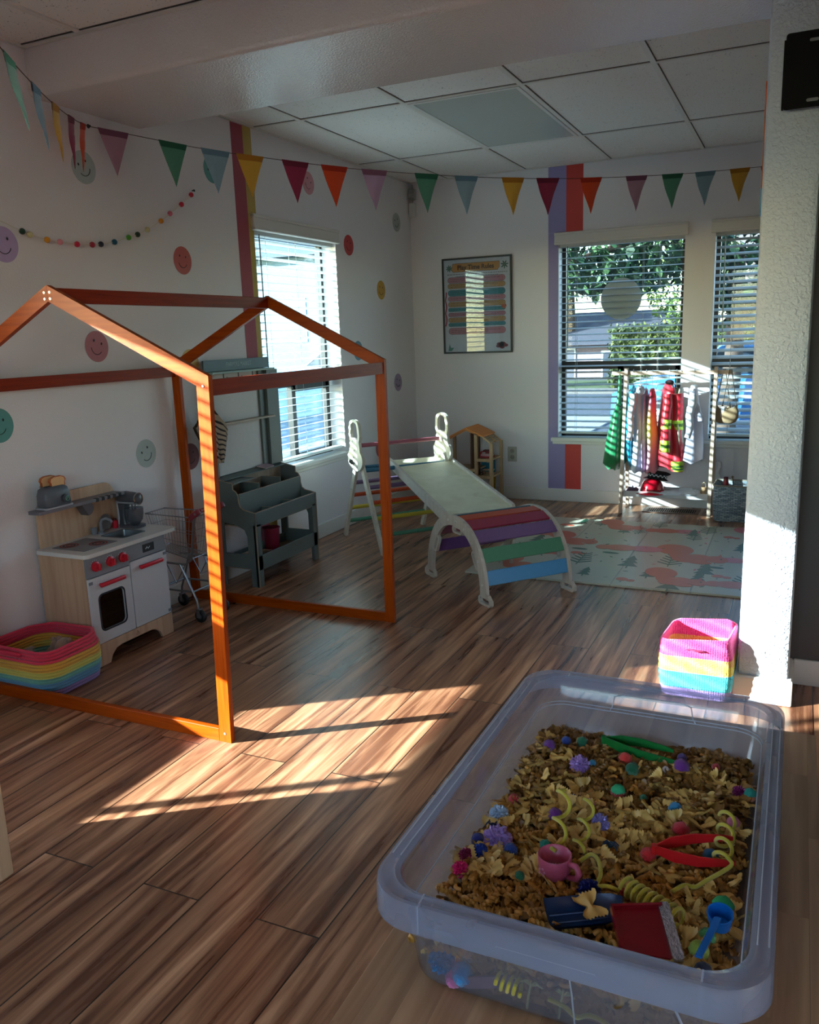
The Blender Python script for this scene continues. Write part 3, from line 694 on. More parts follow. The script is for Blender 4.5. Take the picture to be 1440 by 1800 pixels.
b = MB(); b.prism([(y0, .376), (0, .376), (0, .389), (y1, .389), (y1, .455), (y0, .455)], (dx-.002, 0, 0), (0, 1, 0), (0, 0, 1), .012); cp = b.build('control_panel', GRY, t)
for yy in (-.186, -.106, -.036):
    b = MB(); b.lathe([(.021, dx+.010), (.021, dx+.018), (.014, dx+.021), (.013, dx+.032), (0, dx+.033)], (0, yy, .418), 22, 'x'); b.box(dx+.022, dx+.040, yy-.004, yy+.004, .404, .432, .002)
    b.build('knob', RED, cp, smooth=40, label='round red knob')
    b = MB()
    for i in range(7):
        a = PI*(.1+.8*i/6); b.box(dx+.0101, dx+.0106, yy+.0255*math.cos(a)-.0012, yy+.0255*math.cos(a)+.0012, .418+.0255*math.sin(a)-.002, .418+.0255*math.sin(a)+.002)
    b.build('dial_marks', WHT, cp)
b = MB(); b.prism(rr(.085, .155, .405, .440, .003, 3), (dx+.010, 0, 0), (0, 1, 0), (0, 0, 1), .001); b.build('clock_display', INK, cp)
b = MB(); b.prism([(.10, .42), (.112, .428), (.118, .42), (.13, .427), (.13, .424), (.118, .416), (.112, .424), (.103, .417)], (dx+.0112, 0, 0), (0, 1, 0), (0, 0, 1), .0004); b.build('display_digits', M('display_ink', '#b9c0c8', .5), cp)
b = MB()
hole = rr(.035, .165, .085, .205, .012, 4)   # (y, x) sink opening
outer = rr(y0-.018, y1+.062, -.0, dx+.035, .022, 6)
b.prism(outer, (0, 0, .463), (0, 1, 0), (1, 0, 0), -.016, holes=[hole]); b.build('worktop', M('worktop_white', '#cfcdca', .3, vary=.01), t, smooth=30)
b = MB(); b.box(dx-.006, dx+.012, y0+.004, y1-.004, .456, .463); b.build('shadow_gap', INK, t)
b = MB(); b.prism(rr(.028, .172, .078, .212, .014, 4), (0, 0, .4792), (0, 1, 0), (1, 0, 0), -.0015, holes=[rr(.038, .162, .088, .202, .012, 4)])
rows = [[(x, y, z) for y, x in rr(.038+i, .162-i, .088+i, .202-i, .012, 4)] for i, z in ((0, .480), (.004, .452), (.012, .448))]
b.grid(rows, wrap=True); b._a(rows[-1], [tuple(range(len(rows[-1])))]); b.build('sink', M('sink_grey', '#6f777b', .3, metal=.4), t, smooth=40)
b = MB(); b.lathe([(.013, .479), (.013, .488), (.006, .492), (.006, .53)], (.05, .07, 0), 14); b.tube([(.05, .07, .525), (.053, .075, .54), (.07, .085, .546), (.09, .09, .538), (.095, .092, .528)], .006, 8); b.build('faucet', GRY, t, smooth=50)
b = MB(); b.prism(rr(-.20, -.015, .045, .225, .006, 3), (0, 0, .4792), (0, 1, 0), (1, 0, 0), -.0012); hb = b.build('hob_panel', GRY, t)
for cx, cy in ((.085, -.145), (.175, -.075)):
    for r in (.038, .026, .014):
        b = MB(); b.prism(ell(cy, cx, r, r, 26), (0, 0, .4805), (0, 1, 0), (1, 0, 0), -.0006, holes=[ell(cy, cx, r-.007, r-.007, 26)]); b.build('burner_ring', M('burner_red' if r != .026 else 'burner_dark', '#8e2a26' if r != .026 else '#2b2524', .5), hb)
b = MB(); pr = [(y0+.012, .463), (y1-.01, .463), (y1-.01, .60)]+[(y1-.01-.06+.06*math.cos(a), .60+.09*math.sin(a)) for a in [PI/2*i/8 for i in range(1, 9)]]+[(y0+.012+.06-.06*math.sin(a), .60+.09*math.cos(a)) for a in [PI/2*i/8 for i in range(9)]]
b.prism(pr, (.0, 0, 0), (0, 1, 0), (0, 0, 1), .010); b.build('back_panel', PLY, t)
b = MB(); b.prism(rr(y0-.035, y1-.02, .010, .082, .012, 4), (0, 0, .632), (0, 1, 0), (1, 0, 0), -.012); sh = b.build('shelf', M('shelf_grey', '#6e6a72', .4), t, smooth=30)
b = MB()
for i in range(5): b.box(.066, .0835, .03+.033*i, .045+.033*i, .630, .6455)
b.build('shelf_notch', INK, sh)
b = MB(); b.prism([(-.03, .632)]+[(.005+.03*math.cos(a), .605+.03*math.sin(a)) for a in [-PI/2+PI*i/10 for i in range(11)]][::1]+[(.035, .632)], (.012, 0, 0), (0, 1, 0), (0, 0, 1), .045); b.build('extractor_hood', M('hood_grey', '#5d5558', .4), t, smooth=40)

# toaster + bread
t = thing('toy_toaster', 'grey toy toaster standing on the play kitchen shelf', 'toy toaster', (KX+.048, 2.405, .6455))
b = MB(); rows = []
for z, i in ((.006, .004), (.012, 0), (.055, .002), (.078, .008), (.088, .02), (.090, .03)):
    rows.append([(x, y, z) for x, y in rr(-.034+i*.6, .034-i*.6, -.068+i, .068-i, .02, 5)])
b.grid(rows, wrap=True, caps=True); bd = b.build('body', M('toaster_grey', '#565a62', .35, vary=.02), t, smooth=50)
b = MB(); b.prism(rr(-.072, .072, -.036, .036, .015, 4), (0, 0, 0), (0, 1, 0), (1, 0, 0), -.007); b.build('base', M('toaster_base', '#9a9ba4', .3), t)
b = MB()
for s in (-1, 1): b.box(s*.013-.006, s*.013+.006, -.05, .05, .0895, .0908)
b.build('slot', INK, t)
b = MB(); b.lathe([(.018, .035), (.018, .041), (.010, .044), (0, .045)], (0, .03, .033), 18, 'x'); b.build('dial', M('dial_grey', '#3f464c', .4), t, smooth=40)
b = MB(); b.tube([(.0455, .03+.010*math.cos(a), .033+.010*math.sin(a)) for a in [2*PI*i/14 for i in range(14)]], .0012, 5, closed=True); b.tube([(.0455, .022, .027), (.0455, .032, .04), (.0455, .038, .03)], .0012, 5); b.build('dial_symbol', M('dial_mint', '#6da394', .5), t)
def toast(x, y, z, rz, lab):
    t = thing('toy_toast_slice', lab, 'toy food', (x, y, z), rz)
    pl = [(-.036, 0), (.036, 0), (.036, .032), (.042, .042), (.036, .054), (.018, .06), (-.018, .06), (-.036, .054), (-.042, .042), (-.036, .032)]
    b = MB(); b.prism(pl, (-.004, 0, 0), (0, 1, 0), (0, 0, 1), .008); c = b.build('crust', M('crust_brown', '#a8562a', .7), t)
    b = MB(); b.prism([(a*.86, .004+h*.88) for a, h in pl], (.004, 0, 0), (0, 1, 0), (0, 0, 1), .0012); b.build('bread_face', M('bread_cream', '#dcae7c', .8), t)
toast(KX+.063, 2.418, .712, 0, 'front toy bread slice sticking out of the grey toaster')
toast(KX+.037, 2.395, .716, 0, 'rear toy bread slice, darker crust edge showing, in the toaster')

# stand mixer on worktop
t = thing('toy_stand_mixer', 'grey toy stand mixer on the right end of the kitchen worktop', 'toy mixer', (KX+.066, 2.79, .4795), math.radians(0))
G2 = M('mixer_grey', '#4c4c52', .3, vary=.02)
b = MB(); b.prism(rr(-.042, .075, -.035, .035, .022, 5), (0, 0, 0), (1, 0, 0), (0, 1, 0), .012)
b.grid([[(x, y, z) for x, y in rr(-.045+i, -.005-i*.3+k, -.022+i*.3, .022-i*.3, .012, 4)] for z, i, k in ((.012, 0, .004), (.04, .004, 0), (.075, .003, 0), (.105, .0, .006))], wrap=True, caps=True); b.build('stand', G2, t, smooth=50)
b = MB(); rows = []
for x, r, zc in ((-.055, .010, .128), (-.05, .021, .129), (-.03, .029, .131), (0, .031, .132), (.04, .029, .131), (.062, .026, .130), (.072, .018, .129), (.075, .008, .128)):
    rows.append([(x, r*.95*math.cos(a), zc+r*math.sin(a)) for a in [2*PI*i/18 for i in range(18)]])
b.grid(rows, wrap=True, caps=True); hd = b.build('head', G2, t, smooth=60)
b = MB(); b.tube([(.067, .026*math.cos(a), .130+.0265*math.sin(a)) for a in [2*PI*i/20 for i in range(20)]], .003, 6, closed=True); b.build('trim_band', M('chrome', '#c9c9cc', .15, metal=1), hd)
b = MB(); b.box(-.045, .062, -.0265, .0265, .108, .118, .004); b.build('head_underside', M('mixer_light', '#8b8b92', .35), t)
for s in (-1, 1):
    b = MB(); b.cyl((.035, s*.010, .108), (.035, s*.010, .085), .003, n=8); b.sph((.035, s*.010, .078), .008, 10, (1, .6, 1.2)); b.build('beater', G2, t, smooth=60)
b = MB(); b.lathe([(.001, .014), (.02, .014), (.034, .034), (.039, .062), (.040, .088), (.038, .088), (.036, .060), (.03, .036), (.018, .018), (0.001, .017)], (.036, 0, 0), 26); b.build('mixing_bowl', glassy('bowl_clear', '#d2d4d8', .1, diff=.35, diffcol='#9a9aa0'), t, smooth=60)
t = thing('toy_pepper_pot', 'small red toy pot standing behind the kitchen sink', 'toy pot', (KX+.025, 2.745, .4795))
b = MB(); b.lathe([(.012, 0), (.0135, .005), (.0135, .034), (.011, .036)], n=18); b.build('pot', RED, t, smooth=40)
b = MB(); b.lathe([(.009, .036), (.009, .043), (0, .045)], n=14); b.build('cap', M('pot_dark', '#5d141c', .4), t, smooth=40)
t = thing('toy_plate', 'grey toy plate leaning at the back of the worktop by the red pot', 'toy plate', (KX+.0145, 2.69, .518))
b = MB(); b.lathe([(0, .002), (.022, .002), (.036, .008), (.0365, .010), (.022, .005), (0, .005)], n=28, axis='x'); b.build('plate', M('plate_grey', '#6c6a6c', .4), t, smooth=50)
t = thing('toy_cup', 'small grey toy cup at the back left of the kitchen sink', 'toy cup', (KX+.028, 2.617, .4795))
b = MB(); b.lathe([(0, .002), (.012, 0), (.016, .028), (.0145, .028), (.011, .004), (0, .004)], n=18); b.build('cup', M('cup_grey', '#808088', .4), t, smooth=50)

# ------------------------------------------------------------------ shopping cart
STL = M('cart_steel', '#8f8f92', .3, metal=.85, vary=.03)
CRD = M('cart_red', '#7c2630', .4)
t = thing('toy_shopping_cart', 'small wire shopping cart with dark red handle between kitchen and market stand', 'toy cart', (-2.6, 3.02, 0))
b = MB(); W = .083
def cpt(u, v, w):   # u along length (0 handle .. 1 nose), v across, w height fraction
    x = .12-.30*u-.0*w + (.045*(1-w) if u < .5 else .0); x = .125-.295*u-(.05*(1-w))*(1-u)-(-.035)*(1-w)*u
    return (x, v*(W*(.78+.22*w)-.018*u), (.295+.035*u*(1)) + w*(.205-.035*u))
for w, r in ((0, .0025), (.36, .0013), (.68, .0013), (1, .003)):
    b.tube([cpt(0, -1, w), cpt(0, 1, w), cpt(1, 1, w), cpt(1, -1, w)], r, 5, closed=True)
for i in range(15):
    u = i/14
    for s in (-1, 1): b.tube([cpt(u, s, 0), cpt(u, s, 1)], .0011, 4)
    b.tube([cpt(u, -1, 0), cpt(u, 1, 0)], .0011, 4)
for i in range(9):
    v = -1+2*i/8
    for u in (0, 1): b.tube([cpt(u, v, 0), cpt(u, v, 1)], .0011, 4)
    b.tube([cpt(0, v, 0), cpt(1, v, 0)], .0011, 4)
b.build('wire_basket', STL, t)
b = MB()
for s in (-1, 1):
    y = s*.088
    b.tube([(.155, y, .525), (.135, y, .49), (.10, y, .30), (.06, y, .275), (-.11, y*.9, .275)], .0055, 8)
    b.tube([(.03, y, .275), (.085, y, .16), (.11, y, .105), (.115, y, .062)], .0055, 8)
    b.tube([(-.06, y, .275), (-.10, y, .16), (-.125, y, .10), (-.128, y, .062)], .0055, 8)
    b.tube([(.092, y, .145), (-.105, y, .145)], .005, 8)
    b.tube([(.06, y, .272), (.0, y, .18), (-.05, y, .272)], .003, 6)
b.tube([(.092, -.088, .145), (.092, .088, .145)], .005, 8); b.tube([(-.105, -.088, .145), (-.105, .088, .145)], .005, 8)
b.build('frame', STL, t, smooth=60)
b = MB(); b.cyl((.158, -.07, .532), (.158, .07, .532), .010, n=14); b.build('handle', CRD, t, smooth=60, label='dark red handle bar')
for s in (-1, 1):
    b = MB(); b.T = Matrix.Translation((.15, s*.088, .522)) @ Matrix.Rotation(-.6, 4, 'Y')
    b.box(-.045, .025, -.010, .010, -.014, .014, .006); o = b.build('handle_bracket', CRD, t, smooth=40)
    b = MB(); b.T = Matrix.Translation((.15, s*.088, .522)); b.cyl((.002, s*.0095, 0), (.002, s*.0115, 0), .006, n=10); b.build('bolt', STL, o)
for x in (.118, -.13):
    for s in (-1, 1):
        y = s*.088
        b = MB(); b.lathe([(.012, -.009), (.026, -.010), (.030, -.006), (.030, .006), (.026, .010), (.012, .009)], (x+.008, y, .031), 24, 'y'); o = b.build('wheel', M('wheel_black', '#121214', .5), t, smooth=50)
        b = MB(); b.lathe([(0, -.012), (.012, -.0105), (.012, .0105), (0, .012)], (x+.008, y, .031), 14, 'y'); b.build('hub', M('wheel_hub', '#55565a', .4), o, smooth=50)
        b = MB(); b.box(x-.006, x+.012, y-.0145, y-.0125, .025, .066, .001); b.box(x-.006, x+.012, y+.0125, y+.0145, .025, .066, .001); b.box(x-.006, x+.012, y-.0145, y+.0145, .062, .068, .001); b.build('caster_fork', STL, t)

# ------------------------------------------------------------------ market stand
SG = M('stand_green', '#59625e', .5, vary=.04, scale=12)
EDG = wood('ply_edge', '#a58f7a', '#8a7460', 'z', 1, .6, .02)
SX, SY0, SY1 = -2.780, 3.485, 4.105
t = thing('market_stand', 'grey green wooden market stand with sign and produce bins by the left window', 'toy market stand', (SX, (SY0+SY1)/2, 0)); TT = t
w = (SY1-SY0)/2
prof = [(0, 0), (.038, 0), (.038, .10), (.205, .10), (.205, 0), (.25, 0), (.25, .402), (.215, .408), (.18, .415), (.16, .43), (.152, .455), (.150, .49), (.138, .51), (.120, .52), (.12, .552), (0, .575)]
hl = [(.045, .175), (.195, .175), (.195, .275), (.180, .31), (.12, .335), (.045, .345)]
for s in (-1, 1):
    b = MB(); y = s*w-(0 if s < 0 else .012)
    b.prism(prof, (0, y+.012, 0), (1, 0, 0), (0, 0, 1), .012, holes=[hl]); b.build('side_panel', SG, t, label='left side panel' if s < 0 else 'right side panel')
    b = MB(); b.box(.236, .25, s*w-(0 if s < 0 else .05), s*w+(.05 if s < 0 else 0), 0, .34, .002); b.build('leg', SG, t)
    b = MB(); b.box(.0, .015, *sorted((s*.315, s*(.15 if s > 0 else .265))), .577, 1.12, .002); b.box(.0155, .032, *sorted((s*.315, s*(.20 if s > 0 else .285))), .577, 1.12, .002); b.build('upright', SG, t)
    b = MB(); b.tube([(x, y+.006, z+.0008) for x, z in prof[5:]], .0035, 6); b.tube([(.2515, y+.006, .0), (.2515, y+.006, .402)], .0025, 6); b.build('edge_band', EDG, t)
a0, a1 = -w+.012, w-.012
b = MB(); b.box(.238, .25, a0, a1, .325, .400, .002); b.build('front_panel', SG, t)
b = MB(); b.box(.148, .154, a0, a1, .33, .495, .001); b.build('tier_panel', SG, t)
b = MB(); b.box(.02, .245, a0, a1, .322, .329); b.build('bin_floor', EDG, t)
b = MB(); b.box(.02, .150, a0, a1, .455, .461); b.box(.012, .02, a0, a1, .33, .565); b.build('upper_bin_floor', EDG, t)
for y in (-.105, .105):
    b = MB(); b.box(.153, .24, y-.003, y+.003, .329, .394); b.build('divider', SG, t)
for y in (-.105, .10):
    b = MB(); b.box(.02, .15, y-.003, y+.003, .461, .525); b.box(.153, .154, y-.003, y+.003, .47, .49); b.build('divider', SG, t)
b = MB(); b.prism([(0, .577), (.055, .566), (.055, .561), (0, .572)], (0, a1, 0), (1, 0, 0), (0, 0, 1), a1-a0); b.box(.0, .125, a0, -.108, .548, .556); b.build('counter_top', SG, t)
b = MB(); b.box(.238, .25, a0, a1, .088, .168, .002); b.box(0.02, .03, a0, a1, .088, .15, .002); b.build('lower_rail', SG, t)
b = MB(); b.box(.02, .24, a0, a1, .092, .10); b.build('lower_shelf', wood('shelf_ply', '#9a7a5c', '#84664a', 'y', .5), t)
b = MB(); b.box(.0, .055, -.30, .235, .852, .862, .001); b.build('middle_shelf', wood('shelf_pale', '#a89684', '#948270', 'y', .5), t)
b = MB(); b.box(0, .08, -.34, .22, 1.121, 1.131, .001); b.build('top_shelf', M('stand_pale', '#78908a', .45), t)
b = MB(); b.box(0, .004, -.26, .148, .58, 1.12); b.build('back_panel', M('stand_back_white', '#c4beba', .6), t)
b = MB(); b.box(.004, .014, -.325, .262, 1.1315, 1.19, .002); sg = b.build('sign_board', M('sign_blue_grey', '#4d6470', .5), t)
text('FARMERS MARKET', .034, M('sign_letter', '#9fb0b4', .6), sg, 'lettering', (.0144, -.02, 1.162), (PI/2, 0, PI/2), .0002, squeeze=.82)
for y in (-.20, -.07, .06, .19):
    b = MB(); b.tube([(.04, y, 1.128), (.04, y, 1.10), (.044, y, 1.088), (.054, y, 1.085), (.062, y, 1.092), (.063, y, 1.102)], .0028, 6); b.build('hook', M('hook_black', '#1c1d1f', .3, metal=.6), t, smooth=60)
# things on the stand
for q in ((.239, .2495, a0, a1, .4, .4025), (.148, .154, a0, a1, .495, .4975), (.154, .24, -.107, -.103, .394, .396), (.154, .24, .103, .107, .394, .396), (.05, .148, -.107, -.103, .525, .527), (.05, .148, .098, .102, .525, .527)):
    b = MB(); b.box(*q); b.build('edge_band', EDG, TT)
t = thing('notepad', 'pale pink notepad lying on top of the market stand', 'notepad', (-2.745, 3.92, .5755), .1)
b = MB(); b.T = Matrix.Rotation(.2, 4, 'Y'); b.box(-.025, .03, -.05, .05, 0, .006, .001); b.build('pages', M('paper_pink', '#b59a9c', .8), t)
b = MB(); b.T = Matrix.Rotation(.2, 4, 'Y'); b.box(-.026, .031, -.051, .051, .006, .0075); b.build('cover', M('paper_pink2', '#a3878e', .7), t)
t = thing('toy_crate', 'small pale wooden crate with an oval handle hole on the lower shelf', 'toy crate', (-2.62, 3.63, .1005))
b = MB()
b.prism(rr(-.07, .07, 0, .055, .004, 3), (.062, 0, 0), (0, 1, 0), (0, 0, 1), .007, holes=[ell(0, .032, .024, .011, 20)]); b.prism(rr(-.07, .07, 0, .055, .004, 3), (-.07, 0, 0), (0, 1, 0), (0, 0, 1), .007, holes=[ell(0, .032, .024, .011, 20)])
b.box(-.063, .062, -.07, -.064, 0, .05); b.box(-.063, .062, .064, .07, 0, .05); b.box(-.063, .062, -.064, .064, 0, .004); b.build('crate_box', wood('crate_pale', '#b49a84', '#9c826c', 'y', .6), t)
b = MB(); b.box(-.05, .05, -.055, .055, .0045, .018, .004); b.build('lining', M('crate_red', '#5e2328', .8), t)
t = thing('toy_bucket', 'dark red toy bucket standing on the floor behind the market stand legs', 'toy bucket', (-2.69, 3.855, .1005))
b = MB(); b.lathe([(0, 0), (.04, 0), (.048, .13), (.051, .132), (.051, .138), (.046, .138), (.038, .004), (0, .004)], n=28); b.build('bucket_body', M('bucket_red', '#8e1638', .45), t, smooth=50)
b = MB(); b.tube([(0, .051*math.cos(a), .125+.02*math.sin(a)) for a in [PI*i/12 for i in range(13)]], .002, 5); b.build('bucket_handle', M('bucket_handle', '#5e1024', .4), t)

# striped apron on left end of stand
m = bpy.data.materials.new('apron_stripe'); m.use_nodes = True; N, L = m.node_tree.nodes, m.node_tree.links
tc = N.new('ShaderNodeTexCoord'); wv = N.new('ShaderNodeTexWave'); wv.bands_direction = 'DIAGONAL'; wv.inputs['Scale'].default_value = 21; wv.inputs['Distortion'].default_value = .6; wv.inputs['Detail'].default_value = 0
mp = N.new('ShaderNodeMapping'); mp.inputs['Rotation'].default_value = (0, 0, 0); L.new(tc.outputs['Object'], mp.inputs[0]); L.new(mp.outputs[0], wv.inputs['Vector'])
cr = N.new('ShaderNodeValToRGB'); cr.color_ramp.interpolation = 'CONSTANT'; cr.color_ramp.elements[0].color = lin('#2b2426'); cr.color_ramp.elements[1].color = lin('#a3907c'); cr.color_ramp.elements[1].position = .28
L.new(wv.outputs['Color'], cr.inputs[0]); L.new(cr.outputs[0], N['Principled BSDF'].inputs['Base Color']); N['Principled BSDF'].inputs['Roughness'].default_value = .9
t = thing('striped_apron', 'black and cream striped child apron hanging from the market stand', 'apron', (-2.722, 3.395, 1.045), PI/2)
b = MB(); rows = []
outl = [(-.03, .03, 0), (-.035, .035, -.06), (-.05, .05, -.11), (-.095, .09, -.155), (-.125, .115, -.175), (-.105, .13, -.21), (-.075, .125, -.25), (-.04, .11, -.30), (.0, .09, -.35), (.03, .07, -.375)]
for side in (0, 1):
    rows = []
    for k, (xa, xb, z) in enumerate(outl):
        rows.append([(xa+(xb-xa)*i/10, -.006-.012*math.sin(i*1.3+k*.4)*min(1, k/3)-(.012+.002*k)*side, z) for i in range(11)])
    b.grid(rows)
b.build('apron_cloth', m, t, smooth=180)
b = MB(); b.tube([(-.012, -.012, 0), (-.012, -.012, .05), (0, 0, .075), (.012, -.012, .05), (.012, -.012, 0)], .003, 6); b.build('neck_strap', M('strap_dark', '#2c2527', .9), t)

# ------------------------------------------------------------------ rainbow baskets
def rainbow(name, hexes, label_part, z_h, ring, bump='coil', parent=None):
    pass
def bandmat(name, stops, h, kind):
    m = bpy.data.materials.new(name); m.use_nodes = True; N, L = m.node_tree.nodes, m.node_tree.links; b = N['Principled BSDF']
    tc = N.new('ShaderNodeTexCoord'); sx = N.new('ShaderNodeSeparateXYZ'); L.new(tc.outputs['Object'], sx.inputs[0])
    mr = N.new('ShaderNodeMapRange'); mr.inputs['From Max'].default_value = h; L.new(sx.outputs['Z'], mr.inputs['Value'])
    cr = N.new('ShaderNodeValToRGB'); e = cr.color_ramp.elements; cr.color_ramp.interpolation = 'LINEAR'
    pts = []
    for i, (p, c) in enumerate(stops):
        pts.append((p, c)); nxt = stops[i+1][0] if i+1 < len(stops) else 1
        pts.append((max(p, nxt-.012), c))
    e[0].position = pts[0][0]; e[0].color = lin(pts[0][1]); e[1].position = 1; e[1].color = lin(pts[-1][1])
    for p, c in pts[1:-1]:
        q = e.new(min(p, .999)); q.color = lin(c)
    L.new(mr.outputs[0], cr.inputs[0]); L.new(cr.outputs[0], b.inputs['Base Color']); b.inputs['Roughness'].default_value = .9; b.inputs['Sheen Weight'].default_value = .2
    if kind == 'crochet':
        vo = N.new('ShaderNodeTexVoronoi'); vo.inputs['Scale'].default_value = 1; vo.inputs['Randomness'].default_value = .25
        mp = N.new('ShaderNodeMapping'); mp.inputs['Scale'].default_value = (130, 130, 170); L.new(tc.outputs['Object'], mp.inputs[0]); L.new(mp.outputs[0], vo.inputs['Vector'])
        bp = N.new('ShaderNodeBump'); bp.invert = True; bp.inputs['Strength'].default_value = .9; bp.inputs['Distance'].default_value = .004
        L.new(vo.outputs['Distance'], bp.inputs['Height']); L.new(bp.outputs[0], b.inputs['Normal'])
    else:
        nz = N.new('ShaderNodeTexNoise'); nz.inputs['Scale'].default_value = 200; L.new(tc.outputs['Object'], nz.inputs['Vector'])
        bp = N.new('ShaderNodeBump'); bp.inputs['Strength'].default_value = .4; bp.inputs['Distance'].default_value = .002; L.new(nz.outputs['Fac'], bp.inputs['Height']); L.new(bp.outputs[0], b.inputs['Normal'])
    return m
# rope basket inside the frame, in front of the kitchen
t = thing('rainbow_rope_basket', 'low rainbow coiled rope basket on the floor in front of the kitchen', 'basket', (-2.612, 2.176, 0))
mt = bandmat('rope_rainbow', [(0, '#8f78b0'), (.17, '#5a93b8'), (.34, '#6fb3a4'), (.46, '#d0c860'), (.60, '#d9a53a'), (.78, '#d8324f')], .178, 'rope')
b = MB(); n = 15
for i in range(n):
    z = .007+i*.0121; g = .012*math.sin(PI*i/n)-.004*(i > 11)
    ring = [(x, y, z+(.006*math.sin(2*k*2*PI/36)+.004 if i > 9 else 0)*((i-9)/5 if i > 9 else 0)) for k, (x, y) in enumerate(rr(-.165-g, .160+g, -.145-g*.6, .135+g*.6, .075, 8))]
    b.tube(ring, .0063, 7, closed=True)
b.prism(rr(-.155, .15, -.135, .125, .07, 6), (0, 0, .002), (1, 0, 0), (0, 1, 0), .006)
b.build('coiled_rope', mt, t, smooth=180)
b = MB(); b.tube([(-.08, -.152, .165), (-.06, -.168, .176), (-.02, -.170, .178), (.02, -.165, .174), (.04, -.152, .165)], .006, 6); b.build('handle', M('rope_pink', '#d8324f', .9), t, smooth=180)
for i, (x, y, r, l) in enumerate([(.03, .03, .045, 'beige plush toy with round head lying in the rope basket, right one'), (-.03, .05, .036, 'smaller beige toy behind the plush in the rope basket')]):
    o = thing('plush_toy', l, 'toy', (-2.60+x, 2.19+y, .095-.01*i))
    b = MB(); b.sph((0, 0, .0), r*1.15, 14, (1.3, 1, .8)); b.build('body', M('plush_beige', '#8f705c', .95, vary=.15, sheen=.3), o, smooth=180)
    b = MB(); b.sph((.03, -.02, .045), r*.8, 14); b.build('head', M('plush_beige', '#8f705c'), o, smooth=180)
    for s in (-1, 1):
        b = MB(); b.sph((.03+s*r*.6, -.02, .045+r*.65), r*.28, 8); b.build('ear', M('plush_beige', '#8f705c'), o, smooth=180)
        b = MB(); b.sph((s*r*.9, -.05, .01), r*.42, 10, (.8, 1.5, .8)); b.build('leg', M('plush_beige', '#8f705c'), o, smooth=180)
o = tag(MB().build('toy_block', M('x', '#000000')), '', 'toy') if 0 else None
t = thing('toy_bread_roll', 'light brown toy bread roll leaning on the rope basket rim', 'toy food', (-2.52, 2.12, .10))
b = MB(); b.sph((0, 0, 0), .04, 14, (1, .7, .6)); b.build('roll', M('roll_brown', '#8c6248', .8, vary=.15), t, smooth=180)
b = MB()
for i in (-1, 0, 1): b.tube([(i*.018-.004, -.015, .021), (i*.018+.004, .015, .021)], .002, 5)
b.build('score_mark', M('roll_mark', '#5d3d2a', .8), t)

# crochet basket beside the pier
t = thing('rainbow_crochet_basket', 'square crocheted rainbow basket standing beside the white pier', 'basket', (-.268, 2.965, 0))
mt = bandmat('crochet_rainbow', [(0, '#b79be0'), (.12, '#b79be0'), (.20, '#35c4dc'), (.47, '#f2e05c'), (.62, '#f0b45a'), (.72, '#ee3f86')], .222, 'crochet')
def brow(z, g, wob, inner=0):
    x0, x1, y0, y1 = -.116-g+inner, .116+g-inner, -.112-g+inner, .112+g-inner
    out = []
    for k, (x, y) in enumerate(rr(x0, x1, y0, y1, .032, 5)):
        dz = wob*(.012*math.sin(x*14+y*9)+.010*math.cos(x*22))
        out.append((x+wob*.008*math.sin(y*22), y+wob*.006*math.sin(x*25), z+dz))
    return out
b = MB(); rows = [brow(.001, -.02, 0), brow(.004, -.006, 0)]
for i in range(1, 19):
    f = i/18; rows.append(brow(.004+.222*f, -.002+.010*math.sin(PI*f)+.0018*(i % 2), .9*f*f))
for i in range(18, 1, -1):
    f = i/18; rows.append(brow(.004+.222*f, -.002+.010*math.sin(PI*f), .9*f*f, .007))
b.grid(rows, wrap=True); b._a(rows[0], [tuple(range(len(rows[0])))]); b._a(rows[-1], [tuple(range(len(rows[0])))])
b.build('crochet_body', mt, t, smooth=180)
for s in (-1, 1):
    b = MB(); yy = s*.125; b.tube([(-.035, yy, .187), (-.02, yy-.002*s, .191), (0, yy+.002*s, .188), (.02, yy, .189), (.035, yy, .185)], [.0005, .0035, .0045, .0035, .0005], 6); b.build('handle_slot', M('slot_shadow', '#7c1f48', .9), t)
o = thing('folded_cloth', 'grey green folded cloth at the bottom of the crocheted basket', 'cloth', (-.268, 2.965, .02))
b = MB(); b.box(-.085, .085, -.08, .08, 0, .035, .012); b.build('cloth_fold', M('cloth_grey', '#7d8678', .9, vary=.1), o, smooth=60)
b = MB(); b.T = Matrix.Rotation(.2, 4, 'Z'); b.box(-.065, .065, -.06, .06, .036, .055, .01); b.build('cloth_fold', M('cloth_grey', '#7d8678'), o, smooth=60)
